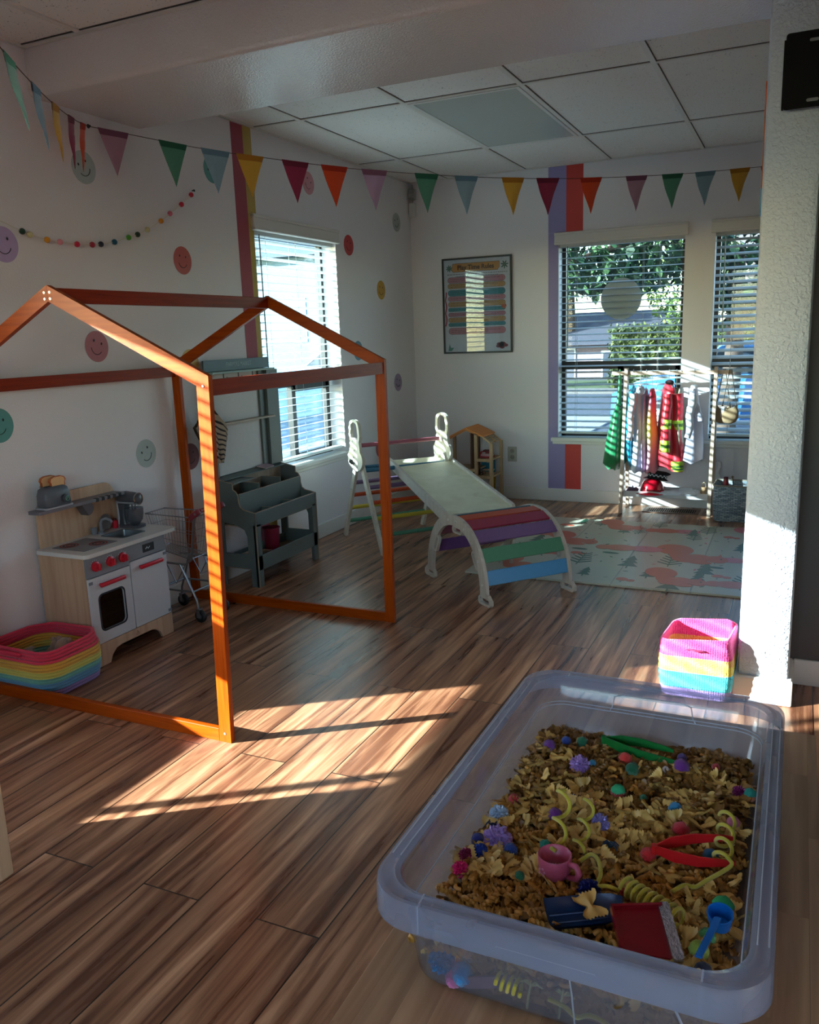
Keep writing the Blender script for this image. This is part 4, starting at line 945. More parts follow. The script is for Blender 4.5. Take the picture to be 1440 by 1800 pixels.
# ------------------------------------------------------------------ climbing triangle
BIR = wood('birch_ply', '#d8d2c4', '#c6beae', 'z', .6, .5, .02)
BIRE = wood('birch_dull', '#c6bcb0', '#b4a89a', 'z', .6, .5, .02)
th = math.atan2(.770, .638)-PI/2      # rotation: local x = across the legs (sd), local y = along the rungs (wd)
t = thing('climbing_triangle', 'white birch climbing triangle with rainbow rungs and loop handles near the corner', 'climbing triangle', (-2.668, 4.672, 0), th)
RW = .57; LEG = .62
def prismx(b, poly, y, thick): b.prism(poly, (0, y+thick/2, 0), (1, 0, 0), (0, 0, 1), thick)
rung_cols = [('rung_blue', '#3c7490'), ('rung_mauve', '#7d6488'), ('rung_orange', '#c04a24'), ('rung_yellow', '#c2ae3a'), ('rung_green', '#4c8a70')]
for k, y in enumerate((0, RW)):
    sgn = -1 if k == 0 else 1
    for leg, (xa, xb) in enumerate(((.0, .265), (LEG, .335))):
        d = Vector((xb-xa, 0, .53)).normalized(); n = Vector((d.z, 0, -d.x))*.022
        p, q = Vector((xa, 0, .0)), Vector((xb, 0, .53))
        b = MB(); prismx(b, [(p.x-n.x, 0), (p.x+n.x, 0), (q.x+n.x, q.z+n.z), (q.x-n.x, q.z-n.z)], y, .018); lg = b.build('leg', BIR, t)
        b = MB()
        for f in (.22, .43, .64, .85):
            c = p.lerp(q, f); b.lathe([(0, sgn*.0125), (.006, sgn*.0115), (.0075, sgn*.009)], (c.x, y, c.z), 10, 'y')
        b.build('bolt_cap', M('bolt_cap', '#c8c4bc', .4), lg, smooth=40)
    # head: round lower lobe, waist, loop handle
    hx = .30; out = []
    for i in range(61):
        a = -PI/2+2*PI*i/60
        out.append(a)
    def lobe():
        L_ = []
        for a in [(-90+15*i) for i in range(10)]: L_.append((hx+.072*math.cos(math.radians(a)), .545+.072*math.sin(math.radians(a))))
        L_ += [(hx+.046, .635), (hx+.043, .655), (hx+.052, .69), (hx+.050, .73)]
        for a in [0+20*i for i in range(1, 9)]: L_.append((hx+.050*math.cos(math.radians(a)), .74+.052*math.sin(math.radians(a))))
        L_ += [(hx-.050, .73), (hx-.052, .69), (hx-.043, .655), (hx-.046, .635)]
        for a in [135+15*i for i in range(9)]: L_.append((hx+.072*math.cos(math.radians(a)), .545+.072*math.sin(math.radians(a))))
        return L_
    hole = [(hx-.030, .675), (hx+.030, .675), (hx+.034, .70), (hx+.031, .735)]+[(hx+.030*math.cos(math.radians(a)), .745+.030*math.sin(math.radians(a))) for a in range(20, 180, 20)]+[(hx-.031, .735), (hx-.034, .70)]
    b = MB(); prismx(b, lobe(), y+sgn*.019, .018) if 0 else b.prism(lobe(), (0, y+sgn*.018+.009, 0), (1, 0, 0), (0, 0, 1), .018, holes=[hole]); b.v = [(hx+(v[0]-hx)*1.65, v[1], v[2]) for v in b.v]; hd = b.build('head_plate', BIR, t)
    b = MB()
    for cx, cz in ((hx-.005, .60), (hx-.02, .555), (hx+.03, .50), (hx-.035, .505)): b.lathe([(0, sgn*.0295), (.005, sgn*.029), (.006, sgn*.027)], (cx, y, cz), 8, 'y')
    b.build('bolt_cap', M('bolt_grey', '#777777', .4), hd, smooth=40)
b = MB(); b.cyl((.30, .012, .628), (.30, RW-.012, .628), .013, n=12); b.build('rung', M('rung_pink', '#a45c6a', .45), t, smooth=60, label='pink top rung')
for leg, (xa, xb) in enumerate(((.0, .265), (LEG, .335))):
    for i, f in enumerate((.905, .72, .555, .385, .205)):
        c = Vector((xa, 0, 0)).lerp(Vector((xb, 0, .53)), f); nm, col = rung_cols[i]
        b = MB(); b.cyl((c.x, .012, c.z), (c.x, RW-.012, c.z), .013, n=12); b.build('rung', M(nm, col, .45), t, smooth=60, label=nm.split('_')[1]+' rung')
b = MB(); b.sph((.255, -.036, .528), .014, 10); b.sph((.270, -.036, .520), .010, 8); b.tube([(.24, -.034, .54), (.255, -.04, .525), (.275, -.036, .517), (.30, -.034, .522), (.305, -.034, .53)], .003, 6); b.build('strap_knot', M('knot_black', '#0f0f12', .8), t)

# ------------------------------------------------------------------ slide
P0 = Vector((-2.20, 4.848, .50)); P1 = Vector((-1.465, 3.995, .372)); sl = (P1-P0)
wdir = Vector((.289, .275, 0)).normalized(); dird = sl.normalized(); nrm = wdir.cross(dird).normalized(); nrm = nrm if nrm.z > 0 else -nrm
t = thing('play_slide', 'pale plywood slide board running from the triangle down to the arch', 'slide', P0)
fr = Matrix((( dird.x, wdir.x, nrm.x, 0), (dird.y, wdir.y, nrm.y, 0), (dird.z, wdir.z, nrm.z, 0), (0, 0, 0, 1)))
LN = sl.length
b = MB(); b.T = fr; b.box(-.02, LN, -.185, .185, -.012, 0); b.build('slide_deck', wood('deck_ply', '#dcd8bc', '#cdc8aa', 'a', .25, .55, .01), t)
for s in (-1, 1):
    b = MB(); b.T = fr; b.prism([(-.05, -.035), (LN-.06, -.045), (LN-.01, -.03), (LN, -.005), (LN-.02, .014), (-.03, .018), (-.06, 0)], (0, s*.194+.009, 0), (1, 0, 0), (0, 0, 1), .018); sr = b.build('side_rail', BIRE, t, label='left side rail' if s > 0 else 'right side rail')
    b = MB(); b.T = fr
    for i in range(6): b.lathe([(0, s*.206), (.007, s*.205), (.009, s*.203)], (.08+.19*i, 0, -.018), 10, 'y')
    b.build('bolt_cap', M('bolt_cap', '#c8c4bc'), sr, smooth=40)

# ------------------------------------------------------------------ rainbow arch climber
A_ = Vector((-1.279, 3.577, 0)); B_ = Vector((-1.776, 4.001, 0)); ad = (A_-B_).normalized(); wd = Vector((.315, .36, 0)).normalized()
th = math.atan2(ad.y, ad.x); mid = (A_+B_)/2
t = thing('climbing_arch', 'plywood arch climber with rainbow slats standing in front of the slide', 'climbing arch', mid, th)
AW = .478; ar, ah = .318, .388      # local x along the arch, local y = across (towards the far side)
def arc(a, h, th0, th1, n):
    return [(a*math.copysign(abs(math.cos(q))**.92, math.cos(q)), .03+(h-.03)*abs(math.sin(q))**.95) for q in [th0+(th1-th0)*i/n for i in range(n+1)]]
for k, y in enumerate((0, AW)):
    o_ = arc(ar, ah, 0, PI, 40); i_ = arc(ar-.058, ah-.052, 0, PI, 40)
    foot = lambda s: [(s*(ar-.062), .045), (s*(ar-.078), .034), (s*(ar-.080), .012), (s*(ar-.068), .0), (s*(ar+.024), .0), (s*(ar+.038), .012), (s*(ar+.036), .034), (s*(ar+.010), .056)]
    pl = o_ + [(x, z) for x, z in foot(-1)[::-1]] + i_[::-1] + foot(1)
    hs = [rr(-.032, .032, ah-.034, ah-.013, .009, 4)]
    hs = [[(s*(x_), z_) for x_, z_ in rr(ar-.066, ar+.024, .012, .036, .010, 4)] for s in (-1, 1)]
    # handle loops below the top and inside both haunches
    b = MB(); b.prism(pl, (0, y+.009, 0), (1, 0, 0), (0, 0, 1), .018, holes=hs); sp = b.build('side_panel', BIRE, t)
    for (cx, cz, ro) in ((.03, ah-.062, 0), (-.215, .205, 1.1), (.215, .205, -1.1)):
        b = MB(); b.T = Matrix.Translation((cx, 0, cz)) @ Matrix.Rotation(-ro, 4, 'Y')
        b.prism(rr(-.05, .05, -.026, .012, .016, 5), (0, y+.0085, 0), (1, 0, 0), (0, 0, 1), .017, holes=[rr(-.038, .038, -.017, .003, .008, 4)]); b.build('grip_loop', BIRE, sp)
    b = MB(); sgn = -1 if k == 0 else 1
    for q in [12, 32, 50, 68, 86, 102, 120, 138, 157]:
        q = math.radians(q); x = (ar-.03)*math.cos(q); z = .03+(ah-.056)*math.sin(q)
        b.lathe([(0, sgn*.0135), (.007, sgn*.0125), (.0085, sgn*.009)], (x, y, z), 10, 'y')
    b.build('bolt_cap', M('bolt_cap', '#c8c4bc'), sp, smooth=40)
slats = [(16, '#4f92c2', 'blue'), (35, '#538a6c', 'green'), (54, '#785a86', 'purple'), (70, '#962a44', 'crimson'), (85, '#b84420', 'orange'), (98, '#4d6f7c', 'grey blue'), (118, '#a8603c', 'brown orange'), (138, '#8e4f5e', 'rose'), (158, '#6d4680', 'violet')]
for q, c, nm in slats:
    q = math.radians(q); x = (ar-.012)*math.copysign(abs(math.cos(q))**.92, math.cos(q)); z = .03+(ah-.042)*abs(math.sin(q))**.95
    ang = math.atan2(ar*math.cos(q)*.95*0+(ah)*math.cos(q), -ar*math.sin(q))   # tangent
    b = MB(); b.T = Matrix.Translation((x, AW/2, z)) @ Matrix.Rotation(-ang, 4, 'Y'); hw = .036 if 'grey' not in nm else .02
    b.box(-hw, hw, -AW/2+.0095, AW/2-.0095, -.006, .006, .003); b.build('slat', M('slat_'+nm.replace(' ', '_'), c, .45), t, label=nm+' slat')

# ------------------------------------------------------------------ doll house
DW = wood('doll_pine', '#c4a47c', '#b08e66', 'z', .8, .5, .02)
t = thing('doll_house', 'open wooden doll house with orange roof by the back wall under the poster', 'doll house', (-2.25, 5.85, 0))
X0, X1, Xm, D = -.20, .195, .0, .24
b = MB()
for x, h in ((X0+.01, .50), (.075, .555), (X1, .47)):
    b.box(x-.012, x+.012, -.012, .012, 0, h, .001)
    if x != .075: b.box(x-.011, x+.011, D-.022, D, 0, h, .001)
b.build('frame_posts', DW, t)
for z, x0 in ((.012, X0), (.215, .075), (.345, .075), (.265, X0), ):
    x1 = X1 if x0 > 0 or z < .02 else .075
    b = MB(); b.box(x0, x1, -.009, D, z-.006, z+.006, .001); b.box(x0, x1, -.015, -.006, z-.012, z+.009, .001); b.build('floor_board', DW, t)
b = MB(); b.box(.02, .028, .02, D-.02, .012, .56); b.build('inner_wall', M('doll_brown', '#6b4534', .6), t)
b = MB(); b.box(.035, .15, D-.03, D-.024, .221, .34); bp_ = b.build('back_panel', M('doll_blue', '#2e7f9c', .6), t, label='light blue back wall')
b = MB(); b.prism(rr(.085, .13, .29, .315, .003, 2), (0, D-.0305, 0), (1, 0, 0), (0, 0, 1), .001, holes=[rr(.090, .125, .295, .310, .002, 2)]); b.build('picture_frame', M('doll_white', '#c4ccd0', .6), bp_)
b = MB(); b.box(.10, .15, D-.03, D-.024, .02, .209); b.build('back_panel', M('doll_yellow', '#b8980c', .6), t, label='yellow back wall')
for s in (-1, 1):
    b = MB()
    if s < 0: poly = [(-.245, .46), (-.0, .582), (-.0, .590), (-.245, .468)]
    else: poly = [(-.0, .582), (.14, .520), (.14, .528), (.0, .590)]
    b.prism(poly, (0, D+.01, 0), (1, 0, 0), (0, 0, 1), D+.03); b.build('roof', M('doll_orange', '#d8802c', .5), t, label='orange roof slope')
b = MB()
for y in (0, D*.5, D-.01): b.bar((.12, y, .525), (X1, y, .468), .008, .010)
for i in range(5): b.box(X1-.02-.016*i, X1-.012-.016*i, -.006, D, .472+.012*i-.003, .476+.012*i)
b.build('roof_rails', DW, t)
b = MB(); b.prism([(-.245, .46), (0, .582), (.13, .525), (.10, .525), (0, .565), (-.23, .45)], (0, -.004, 0), (1, 0, 0), (0, 0, 1), .008); b.build('gable_trim', M('doll_gable', '#c07a3c', .5), t)
# doll furniture
def small(name, lab, cat, loc, parts, group=None):
    t = thing(name, lab, cat, loc, 0, group)
    for nm, fn, col in parts:
        b = MB(); fn(b); b.build(nm, M('df_'+col, col, .6), t, smooth=50)
    return t
def q_(z, *a): return (z,)+a
small('doll_bed', 'tiny pink and white doll bed on the top floor of the doll house', 'doll furniture', (-2.115, 5.93, .3535), [('mattress', lambda b: b.box(-.045, .045, -.03, .03, .01, .028, .005), '#c49a9c'), ('bed_frame', lambda b: (b.box(-.05, .05, -.034, .034, 0, .012, .002), b.box(-.052, -.046, -.034, .034, 0, .045, .002)), '#a82a30'), ('pillow', lambda b: b.box(-.04, -.02, -.02, .02, .028, .038, .004), '#d8d0cc')])
small('doll_dresser', 'tiny red doll dresser on the top floor of the doll house', 'doll furniture', (-2.145, 6.02, .3535), [('body', lambda b: b.box(-.03, .03, -.02, .02, 0, .045, .002), '#5c1f24'), ('drawer_front', lambda b: b.box(-.026, .026, -.023, -.02, .006, .038, .001), '#8e2c30')])
small('doll_table', 'tiny pale doll table on the middle floor of the doll house', 'doll furniture', (-2.115, 5.92, .2235), [('table_top', lambda b: b.box(-.03, .03, -.03, .03, .035, .04, .002), '#c4a890'), ('leg', lambda b: [b.box(x-.003, x+.003, y-.003, y+.003, 0, .035) for x in (-.025, .025) for y in (-.025, .025)], '#8e6c52')])
small('doll_chair', 'tiny dark doll chair on the middle floor beside the doll table', 'doll furniture', (-2.155, 5.90, .2235), [('seat', lambda b: b.box(-.014, .014, -.014, .014, .018, .022, .001), '#3a2a2c'), ('backrest', lambda b: b.box(-.014, -.010, -.014, .014, .02, .055, .001), '#3a2a2c'), ('leg', lambda b: [b.box(x-.002, x+.002, y-.002, y+.002, 0, .018) for x in (-.012, .012) for y in (-.012, .012)], '#3a2a2c')])
small('doll_basin', 'tiny white and mint doll basin at the right end of the middle floor', 'doll furniture', (-2.075, 5.93, .2235), [('pedestal', lambda b: b.cyl((0, 0, 0), (0, 0, .03), .008), '#b8c0b4'), ('bowl', lambda b: b.lathe([(0, .03), (.014, .03), (.018, .042), (.015, .042), (.01, .034), (0, .034)]), '#a9c0b0')])
small('doll_lamp', 'tiny cream doll floor lamp on the bottom floor of the doll house', 'doll furniture', (-2.105, 5.90, .0185), [('base', lambda b: b.lathe([(0, 0), (.012, 0), (.012, .003), (0, .004)]), '#8e6c3c'), ('pole', lambda b: b.cyl((0, 0, .003), (0, 0, .075), .0022), '#8e6c3c'), ('lamp_shade', lambda b: b.lathe([(.012, .07), (.007, .098), (.006, .098), (.011, .07)]), '#d8c48c')])

# ------------------------------------------------------------------ clothes rack
RK = wood('rack_pine', '#c2ab98', '#a8907c', 'z', .7, .5, .02)
RX0, RX1, RY = -1.09, -.50, 5.965
t = thing('clothes_rack', 'small pale wooden A-frame clothes rack in front of the back windows', 'clothes rack', ((RX0+RX1)/2, RY, 0))
cx = (RX0+RX1)/2
for x in (RX0, RX1):
    for s in (-1, 1):
        b = MB(); b.bar((x-cx, s*.138, .002), (x-cx, s*.005, 1.005), .022, .032, (0, 1, 0)); b.build('leg', RK, t)
b = MB(); b.bar((-1.19-cx, 0, .972), (-.40-cx, 0, .972), .022, .026); b.build('hanging_rail', RK, t)
b = MB(); b.box(RX0-cx+.012, RX1-cx-.012, -.10, .10, .128, .140, .002); b.box(RX0-cx+.012, RX1-cx-.012, -.112, -.10, .118, .158, .002); b.box(RX0-cx+.012, RX1-cx-.012, .10, .112, .118, .158, .002); b.build('shelf', M('rack_shelf_white', '#cfcccb', .45), t)

def smin(a, b_): return min(a, b_)
def garment(name, lab, cat, x, z0, z1, prof, mat, rz=0, y=RY, thick=.03, seed=0, wav=.010, parts=(), hook=True, lean=0):
    """prof: list of (fraction down, half width y, thickness factor). Hangs from a hanger hooked on the rail."""
    t = thing(name, lab, cat, (x, y, z0), rz, 'dress-up clothes on the rack')
    rnd = random.Random(seed); ph = [rnd.uniform(0, 6) for _ in range(4)]
    H = z0-z1; rows = []; n = 28
    for i in range(15):
        f = i/14
        for (a, wa, ta), (c, wc, tc_) in zip(prof, prof[1:]):
            if a <= f <= c:
                g = (f-a)/(c-a); g = g*g*(3-2*g); w = wa+(wc-wa)*g; th_ = ta+(tc_-ta)*g; break
        row = []
        for j in range(n):
            a = 2*PI*j/n; fold = 1+.28*f*math.sin(5*a+ph[0]+f*1.4)+.12*f*math.sin(9*a+ph[1])
            row.append((math.cos(a)*thick*th_*fold+lean*f*f+wav*f*math.sin(f*5+ph[2]), math.sin(a)*w*(1+.05*math.sin(7*a+ph[3])*f), -H*f+.012*f*math.sin(4*a+ph[1])))
        rows.append(row)
    b = MB(); b.grid(rows, wrap=True); b._a(rows[0], [tuple(range(n))[::-1]]); b._a(rows[-1], [tuple(range(n))])
    body = b.build('garment_body', mat, t, smooth=180)
    if hook:
        b = MB(); zz = .972+.013-z0
        b.tube([(0, 0, .0), (0, 0, zz-.012), (.0, .004, zz+.0), (0, .0, zz+.010), (0, -.012, zz+.006), (0, -.016, zz-.006)], .0016, 6)
        w = prof[1][1]
        b.tube([(0, -w*.95, -.03), (0, 0, .006), (0, w*.95, -.03)], .003, 6, ); b.build('hanger', M('hanger_wire', '#a9aeb0', .3, metal=.7), t)
    return t, body
def sleeve(t, p, q, r0, r1, mat, bands=None, nm='sleeve'):
    b = MB(); p, q = Vector(p), Vector(q); pts = [p.lerp(q, i/6)+Vector((.006*math.sin(i*1.7), 0, 0)) for i in range(7)]
    b.tube(pts, [r0+(r1-r0)*i/6 for i in range(7)], 12); o = b.build(nm, mat, t, smooth=60)
    if bands:
        for f, c, wdt in bands:
            b = MB(); a = p.lerp(q, f-wdt/2); e_ = p.lerp(q, f+wdt/2); r = r0+(r1-r0)*f+.0025
            b.tube([a, e_], [r, r], 14); b.build('reflective_band', c, o, smooth=60)
    return o
FM = lambda n, c, r=.8, **k: M('cloth_'+n, c, r, vary=.06, scale=25, bump=.3, bscale=35, sheen=.2, **k)
sh1 = [(0, .02, .5), (.06, .10, .7), (.5, .12, 1), (1, .14, 1.2)]
# green satin apron outside left leg
t, bd = garment('green_cape', 'long emerald green satin costume hanging on the left end of the rack', 'costume', -1.135, .95, .30, [(0, .012, .25), (.3, .03, .35), (.42, .08, .9), (.75, .10, 1.35), (.93, .10, 1.45), (1, .05, .8)], FM('emerald', '#0c6a3c', .35), thick=.046, seed=3, hook=False, lean=-.035)
b = MB(); b.tube([(0, -.015, 0), (0, 0, .045), (0, .015, 0)], .004, 6); b.build('hanging_loop', FM('emerald', '#0c6a3c'), t)
b = MB(); b.box(-.018, .016, -.035, -.03, -.235, -.20, .003); b.build('strap_buckle', INK, t)
t, bd = garment('teal_dress', 'bright teal satin dress on the rack just right of its left leg', 'costume', -1.042, .885, .325, [(0, .02, .4), (.12, .09, .8), (.5, .11, 1), (.85, .12, 1), (1, .07, .7)], FM('teal', '#0f86a6', .35), seed=4, thick=.034)
t, bd = garment('white_doctor_coat', 'white long sleeved coat on the rack next to the teal dress', 'costume', -.992, .88, .30, [(0, .02, .5), (.08, .10, .9), (.6, .13, 1.2), (1, .14, 1.2)], FM('white', '#c9cfdc'), seed=5, thick=.042)
sleeve(t, (-.03, -.115, -.04), (-.045, -.14, -.36), .024, .020, FM('white', '#c9cfdc'))
b = MB(); b.box(-.01, .01, -.035, .0, -.035, .012, .004); b.build('collar', FM('white', '#c9cfdc'), t)
t, bd = garment('lilac_dress', 'thin lilac dress between the white coat and the pink gradient dress', 'costume', -.955, .865, .30, [(0, .02, .4), (.1, .09, .6), (1, .13, .9)], FM('lilac', '#b0a0c4', .5), seed=6, thick=.024)
m = bandmat('gradient_dress', [(0, '#cf9aa8')], .1, 'x'); 
cr = [n for n in m.node_tree.nodes if n.type == 'VALTORGB'][0]; e = cr.color_ramp.elements
while len(e) > 2: e.remove(e[-1])
mr = [n for n in m.node_tree.nodes if n.type == 'MAP_RANGE'][0]; mr.inputs['From Min'].default_value = -.56; mr.inputs['From Max'].default_value = 0
e[0].position = 0; e[0].color = lin('#c88ca4'); e[1].position = 1; e[1].color = lin('#c98aa0')
for p, c in ((.3, '#d0a0a8'), (.5, '#d8cf78'), (.68, '#dcc070'), (.85, '#cf8a9c')):
    q = e.new(p); q.color = lin(c)
t, bd = garment('gradient_dress', 'pink and yellow gradient dress with dark red collar on the rack', 'costume', -.912, .845, .295, [(0, .02, .5), (.1, .08, .8), (.6, .10, 1.1), (1, .13, 1.2)], m, seed=7, thick=.036)
b = MB(); rows = [[(.018*math.cos(a)*s_, .055*math.sin(a)*s_, z) for a in [2*PI*i/16 for i in range(16)]] for z, s_ in ((.02, .7), (-.01, 1.1), (-.04, 1.4))]; b.grid(rows, wrap=True); b.build('collar', FM('wine', '#8e1430', .6), t, smooth=180)
FR = FM('fire_red', '#bd1128', .45); LM = FM('lime', '#b7d53c', .5); DG = FM('band_green', '#2f6a34', .6)
t, bd = garment('firefighter_jacket', 'red firefighter jacket with lime reflective bands in the middle of the rack', 'costume', -.802, .905, .33, [(0, .02, .5), (.1, .085, .9), (.5, .11, 1.15), (1, .12, 1.3)], FR, rz=.45, seed=8, thick=.046)
sleeve(t, (-.04, -.10, -.07), (-.062, -.14, -.46), .030, .032, FR, [(.52, LM, .16), (.52, DG, .05), (.90, LM, .2), (.90, DG, .06)])
sleeve(t, (.03, -.09, -.07), (.035, -.12, -.60), .034, .040, FR, [(.40, LM, .12), (.40, DG, .04), (.93, LM, .13), (.93, DG, .03), (.965, DG, .02)])
b = MB(); b.sph((0, -.01, .0), .03, 10, (1, 1.2, .7)); b.build('collar', M('jacket_collar', '#2a0e12', .8), t, smooth=60)
CM = M('camo_vest', '#7a7458', .8, vary=.5, scale=55)
t, bd = garment('camouflage_vest', 'camouflage vest hanging right of the firefighter jacket', 'costume', -.752, .87, .44, [(0, .02, .5), (.1, .07, .7), (.6, .09, .9), (1, .09, .9)], CM, seed=9, thick=.024)
t, bd = garment('beige_coat', 'beige costume coat on the rack right of the camouflage vest', 'costume', -.722, .87, .36, [(0, .02, .5), (.1, .09, .7), (.6, .12, 1.1), (1, .11, 1.0)], FM('beige', '#a89c88'), seed=10, thick=.026, lean=.02)
t, bd = garment('white_angel_dress', 'white and lilac dress with a ruffle hanging alone near the right leg', 'costume', -.637, .875, .375, [(0, .012, .4), (.1, .06, .6), (.5, .10, 1.1), (1, .12, 1.5)], FM('pale', '#c4c6dc', .7), seed=11, thick=.05)
sleeve(t, (.01, -.07, -.12), (.062, -.10, -.225), .03, .022, FM('pale', '#c4c6dc'))
sleeve(t, (.0, -.09, -.05), (-.012, -.15, -.33), .030, .020, FM('white2', '#d6d9e4'), nm='scarf')
b = MB()
for i in range(5): b.sph((.012*math.cos(i*1.3), .02*math.sin(i*1.3), .0), .014, 8)
b.build('ruffle', FM('white2', '#d6d9e4'), t, smooth=60)
# beige bag pair on right end
for i, (x, s, l) in enumerate([(-.448, 0, 'beige cloth pouch bag on straps, left of the pair at the rack right end'), (-.408, 1, 'beige cloth pouch bag, right of the pair at the rack right end')]):
    t = thing('cloth_pouch', l, 'bag', (x, RY-.015*i, .985), 0, 'beige pouches')
    b = MB(); rows = []
    for f, w_, k in ((0, .045, .012), (.3, .062, .024), (.65, .06, .03), (.9, .045, .026), (1, .02, .012)):
        rows.append([(w_*math.cos(a), k*math.sin(a), -.245-.11*f+(.02*math.cos(2*a) if f < .2 else 0)) for a in [2*PI*j/20 for j in range(20)]])
    b.grid(rows, wrap=True, caps=True); b.build('pouch', FM('pouch_beige', '#8f7656'), t, smooth=60)
    b = MB(); b.tube([(-.042, 0, -.23), (-.01, 0, -.02), (-.006, 0, .004), (.006, 0, .004), (.01, 0, -.02), (.042, 0, -.23)], .003, 5); b.build('strap', FM('pouch_strap', '#4d4236'), t)
    if i == 0:
        b = MB(); b.box(-.01, .012, -.033, -.030, -.31, -.24, .003); b.build('label_patch', FM('white2', '#d6d9e4'), t)
# shelf items
t = thing('firefighter_helmet', 'red toy firefighter helmet on the clothes rack shelf', 'toy hat', (-.895, 5.95, .1415))
b = MB(); b.lathe([(.0, .098), (.03, .095), (.058, .08), (.074, .05), (.080, .02), (.082, .006)], n=30, sx=1.0, sy=1.15); b.build('dome', M('helmet_red', '#c8142a', .2, coat=.5), t, smooth=60)
b = MB(); b.lathe([(.078, .010), (.10, .004), (.125, -.0), (.125, .003), (.10, .008), (.078, .014)], n=30, sx=1.0, sy=1.2); b.build('brim', M('helmet_red', '#c8142a'), t, smooth=60)
b = MB(); b.tube([(.078*math.cos(a), -.02*0-.08*math.sin(a)*1.15, .022) for a in [PI*i/14 for i in range(15)]], .003, 6); b.build('trim_cord', M('helmet_dark', '#5c0c14', .4), t)
t = thing('police_cap', 'black police cap with checkered band tipped on the red helmet', 'toy hat', (-.862, 5.975, .262)); t.scale = (.82, .82, .82)
b = MB(); b.T = Matrix.Rotation(.12, 4, 'Y') @ Matrix.Rotation(-.16, 4, 'X'); b.lathe([(0, .03), (.07, .032), (.105, .022), (.108, .014), (.085, .0), (.083, -.022)], n=30); b.build('crown', M('cap_black', '#121217', .7), t, smooth=60)
b = MB(); b.T = Matrix.Rotation(.12, 4, 'Y') @ Matrix.Rotation(-.16, 4, 'X')
for r_ in range(2):
    for i in range(30):
        if (i+r_) % 2:
            a0_, a1_ = 2*PI*i/30, 2*PI*(i+1)/30; z0_, z1_ = -.020+.010*r_, -.010+.010*r_
            b._a([(.0860*math.cos(a), .0860*math.sin(a), z) for z in (z0_, z1_) for a in (a0_, a1_)], [(0, 1, 3, 2)])
b.build('checkered_band', M('cap_white', '#d2d2d6', .7), t)
b = MB(); b.T = Matrix.Rotation(.12, 4, 'Y') @ Matrix.Rotation(-.16, 4, 'X'); b.grid([[(r_*math.cos(a), r_*math.sin(a)*1.0, -.022-(r_-.082)*.5) for a in [PI*(1.15+.7*i/12) for i in range(13)]] for r_ in (.082, .10, .122)]); b.build('visor', M('visor_black', '#0d0d10', .15), t, smooth=180)
t = thing('white_cloth_pile', 'crumpled white and lilac cloth on the right half of the rack shelf', 'cloth', (-.70, 5.93, .1415))
b = MB(); rows = []
for i in range(22):
    row = []
    for j in range(16):
        x = -.13+.25*i/21; y = -.085+.17*j/15; e_ = (1-(x/.14)**4)*(1-(y/.095)**4)
        row.append((x, y, .004+max(e_, 0)*(.024+.020*noise.noise(Vector((x*22, y*22, 3.3)))+.012*noise.noise(Vector((x*50, y*40, 1))))))
    rows.append(row)
b.grid(rows); b.box(-.12, .115, -.08, .08, 0, .006); b.build('cloth_folds', FM('white2', '#d6d9e4'), t, smooth=180)
t = thing('purple_cloth_pile', 'dark mauve crumpled cloth at the left end of the rack shelf', 'cloth', (-1.03, 5.93, .1415))
b = MB(); rows = [[(-.04+.08*i/12, -.07+.14*j/12, .004+max(0, (1-((i-6)/6.5)**4)*(1-((j-6)/6.5)**4))*(.022+.02*noise.noise(Vector((i*.6, j*.5, 7))))) for j in range(13)] for i in range(13)]
b.grid(rows); b.box(-.035, .035, -.06, .06, 0, .005); b.build('cloth_folds', FM('mauve', '#6c5668'), t, smooth=180)
t = thing('crumpled_paper_bag', 'small crumpled brown bag at the right end of the rack shelf', 'bag', (-.545, 5.92, .1415))
b = MB(); rows = [[(math.cos(a)*(.020+.007*noise.noise(Vector((a*2, k*.9, 2)))), math.sin(a)*(.022+.007*noise.noise(Vector((a*2, k*.9, 5)))), .004+.013*k) for a in [2*PI*j/14 for j in range(14)]] for k in range(5)]
b.grid(rows, wrap=True, caps=True); b.build('paper', M('bag_brown', '#9c7c5c', .9, vary=.2), t)
b = MB(); b.tube([(-.01, 0, .056), (-.015, 0, .075), (.0, 0, .088), (.012, 0, .075), (.01, 0, .056)], .0025, 5); b.build('twisted_handle', M('bag_handle', '#c4ab88', .9), t)
t = thing('white_ribbon_wand', 'white ribbon hanging from the rack right rear leg above the grey basket', 'costume', (-.477, 6.03, .36))
b = MB(); b.grid([[(-.10+.025*i+.01*s_, .0+.004*i, .01*math.sin(i*1.7)+s_*.012-.002*i) for s_ in (-1, 1)] for i in range(5)]); b.grid([[(.0+.008*math.sin(i), 0, -.02*i+.0), (.022+.008*math.sin(i*1.4), .004, -.02*i-.006)] for i in range(7)]); b.build('ribbon', FM('ribbon', '#cfc8c8', .5), t, smooth=180)

